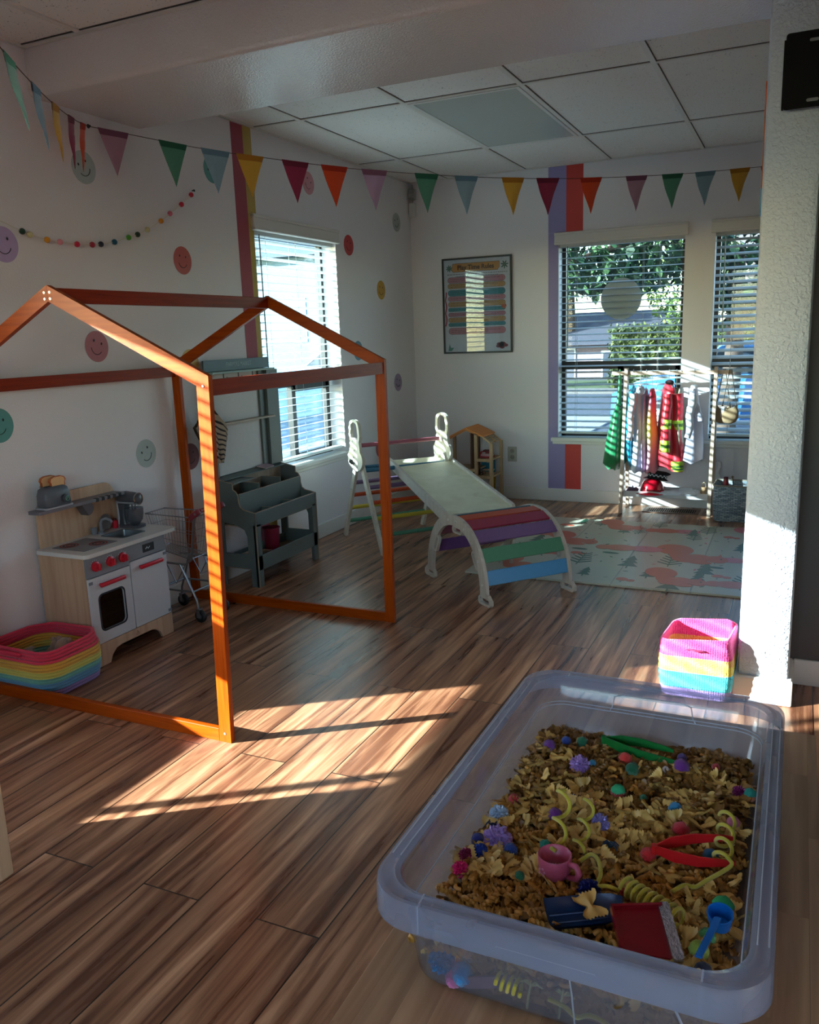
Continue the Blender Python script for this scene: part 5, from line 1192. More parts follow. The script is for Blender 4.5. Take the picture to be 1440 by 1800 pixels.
# grey woven basket
t = thing('woven_basket', 'blue grey woven seagrass basket on the floor right of the rack', 'basket', (-.335, 5.865, 0))
m = bpy.data.materials.new('seagrass_weave'); m.use_nodes = True; N, L = m.node_tree.nodes, m.node_tree.links
tc = N.new('ShaderNodeTexCoord'); br = N.new('ShaderNodeTexBrick'); sx = N.new('ShaderNodeSeparateXYZ'); cb = N.new('ShaderNodeCombineXYZ'); ad_ = N.new('ShaderNodeMath')
L.new(tc.outputs['Object'], sx.inputs[0]); L.new(sx.outputs['X'], ad_.inputs[0]); L.new(sx.outputs['Y'], ad_.inputs[1]); L.new(ad_.outputs[0], cb.inputs['X']); L.new(sx.outputs['Z'], cb.inputs['Y']); L.new(cb.outputs[0], br.inputs['Vector'])
br.inputs['Scale'].default_value = 1; br.inputs['Brick Width'].default_value = .030; br.inputs['Row Height'].default_value = .0095; br.inputs['Mortar Size'].default_value = .0016; br.inputs['Mortar Smooth'].default_value = 1
br.inputs['Color1'].default_value = lin('#c4d0d6'); br.inputs['Color2'].default_value = lin('#768896'); br.inputs['Mortar'].default_value = lin('#444c54')
L.new(br.outputs['Color'], N['Principled BSDF'].inputs['Base Color']); bp = N.new('ShaderNodeBump'); bp.invert = True; bp.inputs['Strength'].default_value = 1; bp.inputs['Distance'].default_value = .006; L.new(br.outputs['Fac'], bp.inputs['Height']); L.new(bp.outputs[0], N['Principled BSDF'].inputs['Normal']); N['Principled BSDF'].inputs['Roughness'].default_value = .8
b = MB(); rows = [[(x, y, z) for x, y in rr(-.135-g, .135+g, -.125-g, .125+g, .03, 4)] for z, g in ((.0, -.012), (.01, -.004), (.12, .002), (.235, .0), (.235, -.008), (.12, -.006), (.012, -.014))]
b.grid(rows, wrap=True); b._a(rows[0], [tuple(range(len(rows[0])))]); b._a(rows[-1], [tuple(range(len(rows[0])))]); b.build('woven_body', m, t, smooth=60)
b = MB(); b.tube([(x, y, .240) for x, y in rr(-.133, .133, -.123, .123, .03, 5)], .006, 6, closed=True); b.build('rim', M('seagrass_rim', '#8b8276', .8), t)
t = thing('red_toy_bottle', 'red plastic toy sticking up out of the grey woven basket', 'toy', (-.40, 5.84, .012))
b = MB(); b.lathe([(0, 0), (.022, 0), (.022, .20), (.018, .235), (.014, .262), (0, .268)], n=18); b.build('bottle_body', M('toybottle_red', '#8e1420', .4), t, smooth=50)
b = MB(); b.lathe([(.0145, .258), (.0145, .275), (0, .278)], n=14); b.build('bottle_cap', M('toybottle_cap', '#5e0e16', .4), t, smooth=50)
t = thing('wooden_toy_stick', 'thin beige toy stick leaning inside the grey woven basket', 'toy', (-.33, 5.86, .02))
b = MB(); b.tube([(0, 0, 0), (-.01, .0, .12), (-.03, -.01, .262)], .004, 7); b.build('stick', M('stick_beige', '#8b7458', .7), t)
b = MB(); b.sph((-.031, -.01, .266), .008, 8); b.build('knob', M('stick_knob', '#6d583e', .7), t)
# ------------------------------------------------------------------ foam play mat (forest print is part of its mesh)
t = thing('play_mat', 'cream foldable play mat printed with squirrels and fir trees', 'play mat', (-.635, 4.80, 0))
MX0, MX1, MY0, MY1 = -1.60, .36, 4.085, 5.545
mats = [M('mat_cream', '#b9b7a4', .35, vary=.03), M('mat_coral', '#c4624a', .4, vary=.03), M('mat_green', '#2c5c46', .4), M('mat_crease', '#9d9c8c', .4), M('mat_pink', '#c9707a', .4), M('mat_edge', '#8e8f84', .5), M('mat_leaf', '#4d6b55', .4)]
b = MB(); o = Vector((-.635, 4.80, 0))
fx = [MX0, -1.20, -.81, -.42, -.03, MX1]
for a, c in zip(fx, fx[1:]): b.m = 0; b.box(a+.003-o.x, c-.003-o.x, MY0-o.y, MY1-o.y, .0, .011, .002); b.m = 3; b.box(c-.006-o.x, c+.006-o.x if c < MX1 else c-o.x, MY0-o.y+.001, MY1-o.y-.001, 0, .0095)
ZI = [0]
def mp_(polys, k, dz=0):
    b.m = k
    for p in polys: ZI[0] = (ZI[0]+1) % 23; b.prism([(x-o.x, y-o.y) for x, y in p], (0, 0, .0112+dz), (1, 0, 0), (0, 1, 0), .0003+ZI[0]*.00002)
def tall(fn):
    def g(x, y, s, *a):
        n0 = len(b.v); fn(x, y, s, *a)
        for i in range(n0, len(b.v)):
            v = b.v[i]; b.v[i] = (v[0], (y-o.y)+(v[1]-(y-o.y))*1.7, v[2])
    return g
@tall
def fir(x, y, s):
    mp_([[(x-.045*s, y), (x+.045*s, y), (x, y+.05*s)], [(x-.037*s, y+.035*s), (x+.037*s, y+.035*s), (x, y+.08*s)], [(x-.027*s, y+.065*s), (x+.027*s, y+.065*s), (x, y+.11*s)], [(x-.004, y-.02*s), (x+.004, y-.02*s), (x+.004, y), (x-.004, y)]], 2)
@tall
def bare(x, y, s):
    ps = [[(x-.003, y), (x+.003, y), (x+.002, y+.12*s), (x-.002, y+.12*s)]]
    for i in range(5):
        h = y+.015*s+.02*s*i; w = .05*s*(1-.12*i)
        for q in (-1, 1): ps.append([(x, h), (x+q*w, h+.022*s), (x+q*w, h+.029*s), (x, h+.010*s)][::q])
    mp_(ps, 2)
@tall
def squirrel(x, y, s, f=1):
    mp_([ell(x-f*.10*s, y+.075*s, .085*s, .055*s, 24, -f*.15)], 1 if s > .9 else 4)
    mp_([ell(x-f*.075*s, y+.03*s, .04*s, .05*s, 20), ell(x-f*.01*s, y-.005*s, .085*s, .042*s, 24, f*.15), ell(x+f*.095*s, y+.0*s, .048*s, .033*s, 20, -f*.2), ell(x+f*.03*s, y-.04*s, .05*s, .016*s, 16), [(x+f*.085*s, y+.02*s), (x+f*.105*s, y+.055*s), (x+f*.115*s, y+.02*s)][::f]], 1, .0003)
    mp_([ell(x+f*.112*s, y+.006*s, .005*s, .005*s, 8)], 2, .0007)
@tall
def fox(x, y, s, f=1):
    mp_([ell(x, y, .085*s, .036*s, 24), ell(x+f*.085*s, y-.004, .045*s, .028*s, 18)], 1, .0003); mp_([ell(x-f*.13*s, y+.006, .09*s, .034*s, 24)], 4)
@tall
def shroom(x, y, s):
    mp_([ell(x, y+.012*s, .024*s, .013*s, 14), ell(x+.035*s, y+.006*s, .017*s, .010*s, 12)], 1); mp_([[(x-.005, y-.014*s), (x+.005, y-.014*s), (x+.004, y+.004*s), (x-.004, y+.004*s)]], 5)
def leaf(x, y, s, r=0, k=6): mp_([ell(x, y, .035*s, .013*s, 12, r)], k)
squirrel(-1.20, 4.92, 1.05); squirrel(-.47, 4.72, 1.25); squirrel(-.50, 4.25, 1.0); squirrel(.05, 4.25, 1.1); squirrel(.10, 4.95, 1.1); squirrel(-1.35, 4.30, .95); squirrel(-.98, 5.36, .95); squirrel(-.15, 5.36, .9); squirrel(-1.45, 5.1, 1.0)
fox(-.90, 4.83, 1.1, -1); fox(-.71, 5.33, .95, -1); fox(-.24, 4.26, 1.0, -1); fox(-.15, 4.72, .9); fox(-1.30, 4.62, 1.0)
for x, y, s in ((-.98, 4.22, .8), (-.79, 4.45, 1.2), (-.39, 4.42, 1.15), (-.53, 4.1, 1.3), (-.66, 4.28, .9), (-.95, 5.22, .9), (-.54, 5.25, .9), (-.24, 4.95, 1), (-.41, 4.30, .8), (-1.26, 5.40, .8), (.2, 4.5, 1), (-1.42, 4.85, 1)): fir(x, y, s)
for x, y, s in ((-1.06, 4.40, 1.3), (-.585, 4.50, 1.3), (-1.13, 5.35, 1), (-.86, 5.20, .9), (-.46, 5.30, 1.1), (-.76, 5.40, .9), (-.20, 4.18, 1.2), (-.52, 5.12, .9), (.12, 5.25, 1)): bare(x, y, s)
rnd = random.Random(5)
for x, y in ((-1.12, 4.62), (-.77, 4.17), (-.32, 4.37), (-.98, 5.28), (-.33, 5.24), (-.08, 4.55), (-1.36, 5.3)): shroom(x, y, 1.3)
for x, y in ((-1.12, 4.74), (-.93, 4.70), (-.35, 4.56), (-.05, 4.85)): leaf(x, y, 1.4, -.1, 2)
for i in range(95):
    x, y = rnd.uniform(MX0+.05, MX1-.05), rnd.uniform(MY0+.04, MY1-.04); leaf(x, y, rnd.uniform(.25, .5), rnd.uniform(0, 3), rnd.choice((6, 6, 2, 4, 5)))
b.build('mat_panels', mats, t)

# ------------------------------------------------------------------ table with the pasta bin
m = bpy.data.materials.new('pine_strips'); m.use_nodes = True; N, L = m.node_tree.nodes, m.node_tree.links
tc = N.new('ShaderNodeTexCoord'); sx = N.new('ShaderNodeSeparateXYZ'); cb = N.new('ShaderNodeCombineXYZ'); L.new(tc.outputs['Object'], sx.inputs[0]); L.new(sx.outputs['Y'], cb.inputs['X']); L.new(sx.outputs['X'], cb.inputs['Y'])
br = N.new('ShaderNodeTexBrick'); L.new(cb.outputs[0], br.inputs['Vector']); br.inputs['Scale'].default_value = 1; br.inputs['Brick Width'].default_value = .42; br.inputs['Row Height'].default_value = .043; br.inputs['Mortar Size'].default_value = .0004
br.inputs['Color1'].default_value = (0, 0, 0, 1); br.inputs['Color2'].default_value = (1, 1, 1, 1)
va = N.new('ShaderNodeVectorMath'); va.operation = 'MULTIPLY_ADD'; va.inputs[1].default_value = (5, 3, 0); L.new(br.outputs['Color'], va.inputs[0]); L.new(tc.outputs['Object'], va.inputs[2])
mp = N.new('ShaderNodeMapping'); mp.inputs['Scale'].default_value = (38, 2, 1); L.new(va.outputs[0], mp.inputs[0]); nz = N.new('ShaderNodeTexNoise'); nz.inputs['Scale'].default_value = 1; nz.inputs['Detail'].default_value = 4; nz.inputs['Distortion'].default_value = .7; L.new(mp.outputs[0], nz.inputs['Vector'])
cr = N.new('ShaderNodeValToRGB'); e = cr.color_ramp.elements; e[0].position = .3; e[0].color = lin('#8a6248'); e[1].position = .68; e[1].color = lin('#b28c6c'); L.new(nz.outputs['Fac'], cr.inputs[0])
hs = N.new('ShaderNodeHueSaturation'); L.new(cr.outputs[0], hs.inputs['Color']); mr = N.new('ShaderNodeMapRange'); mr.inputs['To Min'].default_value = .82; mr.inputs['To Max'].default_value = 1.12; L.new(br.outputs['Color'], mr.inputs['Value']); L.new(mr.outputs[0], hs.inputs['Value'])
L.new(hs.outputs[0], N['Principled BSDF'].inputs['Base Color']); N['Principled BSDF'].inputs['Roughness'].default_value = .38
TZ = .448
t = thing('wooden_table', 'low pine table with striped planked top carrying the clear plastic bin', 'table', (-.2, 1.17, 0))
b = MB(); b.box(-.285, .275, -.74, .60, TZ-.024, TZ, .0015); b.build('table_top', m, t)
for x in (-.25, .24):
    for y in (-.70, .56):
        b = MB(); b.box(x-.022, x+.022, y-.022, y+.022, 0, TZ-.024, .002); b.build('leg', wood('table_leg', '#a8825f', '#8e6a4a', 'z'), t)
b = MB()
for x in (-.25, .24): b.box(x-.008, x+.008, -.68, .54, TZ-.09, TZ-.024)
for y in (-.70, .56): b.box(-.23, .22, y-.008, y+.008, TZ-.09, TZ-.024)
b.build('apron_rail', wood('table_rail', '#a8825f', '#8e6a4a', 'y'), t)

BX = Vector((-.227, 1.19, TZ+.001)); HXB, HYB, RZ = .240, .386, .150
PLA = glassy('bin_plastic', '#f0f2f8', .12, diff=.19, diffcol='#d2d0de')
PLB = glassy('bin_rim_plastic', '#eef1f8', .10, diff=.34, diffcol='#c8cfe8')
t = thing('storage_bin', 'large clear plastic storage bin full of pasta on the wooden table', 'storage bin', BX)
def ring(d, z, r=None):
    r = max(.02, .065-d*.4) if r is None else r
    return [(x, y, z) for x, y in rr(-HXB+d, HXB-d, -HYB+d, HYB-d, r, 9)]
b = MB()
rows = [ring(.060, .000), ring(.048, .002), ring(.042, .010), ring(.030, .100), ring(.029, .1005), ring(.024, .140)]
b.grid(rows, wrap=True); b._a(rows[0], [tuple(range(len(rows[0])))])
rows = [ring(.0265, .1465), ring(.0315, .101), ring(.0325, .100), ring(.0445, .011), ring(.050, .004), ring(.062, .0025)]
b.grid(rows, wrap=True); b._a(rows[-1], [tuple(range(len(rows[-1])))])
b.build('tub', PLA, t, smooth=50)
b = MB(); rows = [ring(.026, .148), ring(.020, .1505), ring(.017, .1485), ring(.008, .1485), ring(.005, .1505), ring(.001, .1495), ring(0, .146), ring(-.001, .110), ring(.0015, .1095), ring(.003, .142), ring(.022, .1445), ring(.0258, .1445)]
b.grid(rows+[rows[0]], wrap=True); b.build('rim', PLB, t, smooth=40)
RDG = glassy('bin_ridge', '#f2f4fa', .10, diff=.5, diffcol='#e4e8f4')
b = MB()
b.tube([(x, y, z) for x, y, z in ring(.0335, .098)][0:19]+[(-HXB+.0345, .0, .098)], .0011, 5); 
r_ = ring(.0348, .092)
b.tube(r_, .0010, 5, closed=True)
for s in (-1, 1):
    y = s*(HYB-.036); pts = [(-.14, y, .092), (-.075, y, .092), (-.07, y+s*.003, .100), (-.066, y+s*.005, .122), (-.05, y+s*.006, .128), (.06, y+s*.006, .128), (.078, y+s*.005, .122), (.082, y+s*.003, .100), (.088, y, .092)]
    b.tube(pts, .0012, 5)
    y = s*(HYB-.0005); b.tube([(-.10, y, .110), (-.07, y, .110), (-.058, y, .126), (.058, y, .126), (.07, y, .110), (.10, y, .110)], .0012, 5)
    for x in (-.16, .17): b.tube([(x, s*(HYB-.0005), .111), (x, s*(HYB-.002), .148), (x, s*(HYB-.024), .150)], .0013, 5)
for s in (-1, 1):
    for d, z in ((.0185, .1508), (.0065, .1508)): b.tube([(s*(HXB-d), y, z) for y in (-.30, .30)], .0009, 5)
b.tube([(.02, -HYB+.030, .10), (.024, -HYB+.034, .06), (.026, -HYB+.042, .012)], .0011, 5); b.tube([(.135, -HYB+.030, .10), (.155, -HYB+.036, .05)], .0016, 5)
b.build('moulded_ridge', RDG, t, smooth=60)

# pasta ----------------------------------------------------------------
def pasta_mat(name, c1, c2, rough=.45):
    m = M(name, c1, rough, vary=.10, scale=120, rnd=.22); return m
PF, PU, PE = pasta_mat('pasta_farfalle', '#cfa75c', ''), pasta_mat('pasta_fusilli', '#b07a30', ''), pasta_mat('pasta_elbow', '#b57e36', '')
for m_ in (PF, PU, PE): m_.node_tree.nodes['Principled BSDF'].inputs['Subsurface Weight'].default_value = 0
def farfalle_mb(b, T, s=1, full=True):
    b.T = T; nx = 14 if full else 6; rows = []
    for i in range(nx+1):
        u = -1+2*i/nx; zig = (.0014 if i % 2 else -.0014); row = []
        for j in range(7):
            v = -1+2*j/6; w = .0030+.0100*min(1, abs(v)*1.6)**.7
            row.append((u*w*s*1.15, (v*.0180+zig*(1 if abs(v) > .95 else 0)*(1 if v > 0 else -1))*s, s*(.0034*math.cos(u*4.4)*max(0, 1-abs(v)*1.3)+.0012*math.cos(u*5)*abs(v)+.0030*abs(v)*u*u*.6+.0015*v*u)))
        rows.append(row)
    b.grid(rows); b.grid([[(p[0]*.985, p[1]*.985, p[2]-.0011*s) for p in r] for r in rows])
def fusilli_mb(b, T, s=1, full=True):
    b.T = T; k = 22 if full else 11; rows = []
    for i in range(k+1):
        f = i/k; ph = f*2*PI*1.5; n = 9 if full else 6
        rows.append([(math.cos(2*PI*j/n+ph)*(.0062 if j % 3 == 0 else .0027)*s, math.sin(2*PI*j/n+ph)*(.0062 if j % 3 == 0 else .0027)*s, (f-.5)*.033*s) for j in range(n)])
    b.grid(rows, wrap=True, caps=True)
def elbow_mb(b, T, s=1, full=True):
    b.T = T; k = 7 if full else 4
    pts = [(.0065*s*math.cos(a), .0065*s*math.sin(a), 0) for a in [PI*.1+PI*.75*i/k for i in range(k+1)]]
    b.tube(pts, .0031*s, 8 if full else 5, cap=False)
    if full: b.tube(pts, .0021*s, 7, cap=False)
rnd = random.Random(11)
def inside(x, y, z, mrg=.0):
    d = .047-(z-BX.z)*.12+mrg
    return abs(x-BX.x) < HXB-d and abs(y-BX.y) < HYB-d
def height(x, y):
    return .506+.009*noise.noise(Vector((x*9, y*9, .3)))+.005*noise.noise(Vector((x*24, y*24, 5)))-.010*max(0, (abs(x-BX.x)-.12)/.08)*.5-.012*max(0, (y-1.42)/.1)
def rmat(x, y, z, flat=.5):
    R_ = Matrix.Rotation(rnd.uniform(0, 2*PI), 4, 'Z') @ Matrix.Rotation(rnd.gauss(0, flat), 4, 'X') @ Matrix.Rotation(rnd.gauss(0, flat), 4, 'Y')
    return Matrix.Translation((x, y, z)) @ R_
HOR = Matrix.Rotation(PI/2, 4, 'X')
protos = {}
for nm, fn, mt in (('farfalle', farfalle_mb, PF), ('fusilli', fusilli_mb, PU), ('elbow', elbow_mb, PE)):
    b = MB(); fn(b, Matrix.Identity(4) if nm != 'fusilli' else HOR); o = b.build('pasta_'+nm, mt, smooth=60)
    protos[nm] = o
labs = {'farfalle': ('dry bow tie pasta piece lying on top of the pasta in the clear bin', 'bow tie pasta pieces on top'), 'fusilli': ('dry spiral pasta piece lying on top of the pasta in the clear bin', 'spiral pasta pieces on top'), 'elbow': ('dry elbow macaroni piece lying on top of the pasta in the clear bin', 'elbow macaroni pieces on top')}
first = {k: True for k in protos}
cells = []; st = .0158; yy = BX.y-HYB+.055; r0 = 0
while yy < BX.y+HYB-.04:
    xx = BX.x-HXB+.05+(st/2 if r0 % 2 else 0)
    while xx < BX.x+HXB-.04:
        cells.append((xx+rnd.uniform(-.006, .006), yy+rnd.uniform(-.006, .006))); xx += st
    yy += st*.87; r0 += 1
rnd.shuffle(cells)
cells.sort(key=lambda c: c[1]+rnd.uniform(0, .25))
cnt = {'farfalle': 0, 'fusilli': 0, 'elbow': 0}
leftover = []
def place_obj(kind, x, y, z, fl):
    o = protos[kind]
    if first[kind]: first[kind] = False
    else: o = o.copy(); COL.objects.link(o)
    T = rmat(x, y, z, fl); o.location = T.to_translation(); o.rotation_euler = T.to_euler()
    s = rnd.uniform(.88, 1.08); o.scale = (s, s, s)
    tag(o, labs[kind][0], 'pasta', labs[kind][1]); cnt[kind] += 1
for x, y in cells:
    z = height(x, y)
    if not inside(x, y, z, .010): continue
    g = noise.noise(Vector((x*7+3, y*7, 9)))
    front = (y < 1.02)
    r_ = rnd.random()+g*.9
    kind = 'farfalle' if r_ > (.66 if not front else .86) else ('fusilli' if r_ > (.16 if not front else .30) else 'elbow')
    if cnt[kind] >= 285: leftover.append((kind, x, y, z)); continue
    place_obj(kind, x, y, z+{'farfalle': .006, 'fusilli': .003, 'elbow': .002}[kind], {'farfalle': .45, 'fusilli': .22, 'elbow': .5}[kind])
# the bed below and against the walls: nobody could count it
b = MB(); FN = {'farfalle': farfalle_mb, 'fusilli': fusilli_mb, 'elbow': elbow_mb}
for kind, x, y, z in leftover: FN[kind](b, rmat(x, y, z+.003, .3) @ (HOR if kind == 'fusilli' else Matrix.Identity(4)), 1, True)
for i in range(1250):
    x, y = BX.x+rnd.uniform(-1, 1)*(HXB-.05), BX.y+rnd.uniform(-1, 1)*(HYB-.05); z = height(x, y)-rnd.uniform(.003, .010)
    kind = rnd.choice(('fusilli', 'elbow', 'elbow', 'farfalle'))
    if inside(x, y, z, .012): FN[kind](b, rmat(x, y, z, .4) @ (HOR if kind == 'fusilli' else Matrix.Identity(4)), .9, False)
for i in range(1500):      # visible through the clear front and left walls
    z = rnd.uniform(TZ+.012, .500); d = .047-(z-BX.z)*.12+.010
    if rnd.random() < .62: x, y = BX.x+rnd.uniform(-1, 1)*(HXB-d-.005), BX.y-HYB+d+.012+rnd.uniform(0, .012)
    else: x, y = BX.x-HXB+d+.010+rnd.uniform(0, .012), BX.y+rnd.uniform(-1, 1)*(HYB-d-.005)
    kind = rnd.choice(('fusilli', 'elbow', 'elbow', 'elbow', 'farfalle'))
    ex, ey = HXB-d-.045-abs(x-BX.x), HYB-d-.045-abs(y-BX.y)      # keep clear of the rounded corners
    if ex < 0 and ey < 0 and math.hypot(ex, ey) > .024: continue
    if y < .89 and any((x-px)**2+(z-pz)**2 < .018**2 for px, pz in ((-.38, .483), (-.35, .472), (-.362, .4625))): continue
    FN[kind](b, rmat(x, y, z, 1.2), .85, False)
b.T = Matrix.Identity(4)
rows = []
nn = 26
for i in range(nn+1):
    row = []
    for j in range(nn+1):
        x = BX.x+(-1+2*i/nn)*(HXB-.062); y = BX.y+(-1+2*j/nn)*(HYB-.062); row.append((x, y, height(x, y)-.012))
    rows.append(row)
b.grid(rows)
x0, x1, y0_, y1_ = BX.x-HXB+.062, BX.x+HXB-.062, BX.y-HYB+.062, BX.y+HYB-.062
b.grid([[(x0, y0_, z), (x1, y0_, z), (x1, y1_, z), (x0, y1_, z)] for z in (TZ+.006, .490)], wrap=True)
bed = b.build('pasta_bed', pasta_mat('pasta_bed', '#9c6c2c', ''), smooth=60)
tag(bed, 'mass of dry pasta filling the clear bin below its top layer', 'pasta', kind='stuff')

# pompoms --------------------------------------------------------------
def pompom_mesh(r, fuzz, seed, n=3):
    bm = bmesh.new(); bmesh.ops.create_icosphere(bm, subdivisions=n, radius=r); rn = random.Random(seed)
    for v in bm.verts: v.co *= 1+rn.uniform(-fuzz, fuzz)
    me = bpy.data.meshes.new('pompom'); bm.to_mesh(me); bm.free(); me.polygons.foreach_set('use_smooth', [fuzz < .1]*len(me.polygons)); return me
PZ = lambda x, y: height(x, y)+.010
def pompom(x, y, r, col, lab, tinsel=False, dz=0, z=None, two=None):
    me = pompom_mesh(r, .30 if tinsel else .07, int(abs(x*1e4)), 4 if tinsel else 3)
    m = M('tinsel_'+col, col, .3, vary=.45, scale=500, metal=.35) if tinsel else M('pom_'+col, col, .95, vary=.14, scale=420, bump=.6, bscale=900, sheen=.3)
    me.materials.append(m); o = bpy.data.objects.new('pompom', me); COL.objects.link(o)
    if two:
        me.materials.append(M('pom_'+two, two, .95, vary=.14, scale=420)); 
        for p in me.polygons: p.material_index = 1 if p.center.z > r*.12 else 0
    o.location = (x, y, (PZ(x, y)+dz if z is None else z)); tag(o, lab, 'pompom', 'craft pompoms in the pasta bin'); return o
W_ = 'in the pasta bin'
for a in [
 (-.386, 1.406, .0115, '#6a2a86', 'purple pompom at the far left corner of the pasta'),
 (-.362, 1.437, .0095, '#1f3e92', 'blue pompom at the far edge of the pasta, between purple and green'),
 (-.334, 1.447, .0105, '#0f6e4c', 'green pompom at the far edge of the pasta left of the green tweezers'),
 (-.316, 1.354, .0155, '#a987c8', 'lilac tinsel pompom in the far left part of the pasta', True),
 (-.296, 1.366, .0065, '#2b7fa0', 'tiny teal pompom beside the far lilac tinsel pompom'),
 (-.245, 1.402, .0120, '#d9362e', 'bright red pompom just below the green tweezers'),
 (-.226, 1.366, .0120, '#0f5e3c', 'dark green pompom next to the red one below the green tweezers'),
 (-.153, 1.457, .0085, '#6e5aa6', 'small violet pompom at the tip of the green tweezers'),
 (-.149, 1.412, .0145, '#6a2080', 'large purple pompom right of the green tweezers'),
 (-.173, 1.391, .0055, '#c9b4b0', 'tiny white pompom left of the large purple one'),
 (-.093, 1.430, .0070, '#a81e24', 'small red pompom near the far right edge of the pasta'),
 (-.051, 1.372, .0100, '#7c1c58', 'magenta glitter pompom near the right wall of the bin', True),
 (-.053, 1.277, .0110, '#d77aa0', 'pink pompom beside the yellow coil at the right wall'),
 (-.141, 1.271, .0110, '#1c7cae', 'sky blue pompom in the middle right of the pasta'),
 (-.126, 1.221, .0135, '#b8152c', 'crimson pompom in front of the sky blue one'),
 (-.394, 1.212, .0090, '#b81e2c', 'red pompom half buried near the left wall'),
 (-.402, 1.159, .0140, '#a9bcd4', 'pale blue white tinsel pompom at the left wall', True),
 (-.317, 1.188, .0115, '#6c1f7e', 'purple pompom left of the tall yellow coil'),
 (-.300, 1.243, .0080, '#1c2c7c', 'navy pompom behind the tall yellow coil'),
 (-.274, 1.236, .0105, '#d888a8', 'pink pompom right of the top of the tall yellow coil'),
 (-.246, 1.197, .0130, '#8f84c4', 'periwinkle tinsel pompom in the middle of the pasta', True),
 (-.411, 1.082, .0105, '#141e74', 'navy pompom at the left wall beside the big lilac tinsel one'),
 (-.384, 1.096, .0190, '#a585c2', 'largest lilac tinsel pompom near the left wall', True),
 (-.396, 1.054, .0095, '#1f3e96', 'blue tinsel pompom just below the largest lilac one', True),
 (-.355, 1.074, .0105, '#173a8c', 'blue pompom right of the largest lilac tinsel one'),
 (-.414, 1.036, .0090, '#8c1c50', 'dark magenta tinsel pompom at the left wall', True),
 (-.406, .996, .0105, '#d81e72', 'hot pink glitter pompom nearest the front left of the pasta', True),
 (-.309, 1.102, .0090, '#128c74', 'teal pompom behind the pink cup'),
 (-.323, 1.017, .0070, '#0f6e48', 'small green pompom in front left of the pink cup'),
 (-.224, 1.022, .0140, '#16206c', 'dark navy tinsel pompom right of the pink cup', True),
 (-.180, 1.040, .0065, '#c02e24', 'small red pompom between the navy one and the yellow spring'),
 (-.163, 1.141, .0120, '#cc1c24', 'red pompom at the hinge of the red tweezers'),
 (-.078, 1.176, .0115, '#1a6ea4', 'blue pompom held between the arms of the red tweezers'),
 (-.066, .997, .0110, '#58b46c', 'mint green pompom left of the blue spoon handle'),
 (-.073, .966, .0125, '#a9c84a', 'lime pompom in front of the mint one by the spoon'),
 (-.159, .992, .0110, '#d77a98', 'pink pompom behind the red scoop'),
 (-.064, .928, .0110, '#12163c', 'black navy pompom at the end of the blue spoon handle'),
 (-.195, 1.294, .0060, '#1c6a48', 'tiny green pompom in the middle of the pasta behind the spider'),
]:
    x, y, r, c, l = a[:5]; pompom(x, y, r, c, l, len(a) > 5)
pompom(-.236, 1.290, .0125, '#a81c20', 'red pompom with a green cap in the middle of the pasta', two='#2ea070')
pompom(-.034, 1.372, .0115, '#cf6c3a', 'orange and teal two coloured pompom touching the right wall', two='#2a8a7c')
pompom(-.052, 1.062, .0145, '#a8162a', 'red and green two coloured pompom behind the blue spoon', two='#2fa268')
# pompoms low against the front wall
pompom(-.380, .860, .0150, '#1f6fa4', 'blue tinsel pompom seen through the front wall of the bin', True, z=.483)
pompom(-.350, .858, .0145, '#2a8cc8', 'sky blue pompom seen through the front wall, under the blue tinsel one', z=.472)
pompom(-.362, .857, .0120, '#d868a4', 'pink pompom seen low through the front left wall of the bin', z=.4625)

YC = M('pipe_yellow', '#c8b418', .95, vary=.12, scale=500, bump=.7, bscale=1200, sheen=.4)
def coil(pts, lab, r=.0029):
    p0 = Vector(pts[0]); b = MB(); b.T = Matrix.Translation(-p0)
    ps = [Vector(p) for p in pts]; out = []
    for i in range(len(ps)-1):            # Catmull-Rom
        a, b0, c, d = ps[max(i-1, 0)], ps[i], ps[i+1], ps[min(i+2, len(ps)-1)]
        for k in range(5):
            s = k/5; out.append(.5*((2*b0)+(-a+c)*s+(2*a-5*b0+4*c-d)*s*s+(-a+3*b0-3*c+d)*s**3))
    out.append(ps[-1]); b.tube(out, r, 8); o = b.build('pipe_cleaner_coil', YC, None, smooth=180); o.location = p0
    return tag(o, lab, 'pipe cleaner', 'yellow pipe cleaner coils')
def helix(p, q, rad, turns, ph=0, n=8, rise=0):
    p, q = Vector(p), Vector(q); d = (q-p).normalized(); u = d.cross(Vector((0, 0, 1))).normalized(); w = u.cross(d)
    return [p.lerp(q, i/(turns*n))+u*rad*math.cos(2*PI*i/n+ph)+w*rad*math.sin(2*PI*i/n+ph) for i in range(int(turns*n)+1)]
coil(helix((-.283, 1.062, .530), (-.300, 1.190, .575), .011, 2.6, 1.5), 'tall yellow spiral pipe cleaner standing in the pink cup', .0030)
coil(helix((-.257, 1.095, .522), (-.262, 1.185, .552), .010, 2.4), 'yellow spiral pipe cleaner just right of the cup coil', .0028)
coil([(-.250, 1.078, .520), (-.236, 1.085, .530), (-.222, 1.070, .534), (-.213, 1.045, .530), (-.215, 1.030, .522), (-.200, 1.028, .526), (-.184, 1.030, .522)], 'loosely curved yellow pipe cleaner right of the pink cup', .0030)
coil(helix((-.178, 1.038, .527), (-.098, 1.000, .524), .0115, 9, n=9), 'tightly coiled yellow pipe cleaner spring in the middle front', .0028)
coil(helix((-.062, 1.268, .525), (-.060, 1.130, .528), .012, 3.6)+[(-.078, 1.095, .522), (-.09, 1.08, .52), (-.104, 1.075, .522), (-.118, 1.06, .518)], 'long yellow spiral pipe cleaner along the right wall over the red tweezers', .0030)
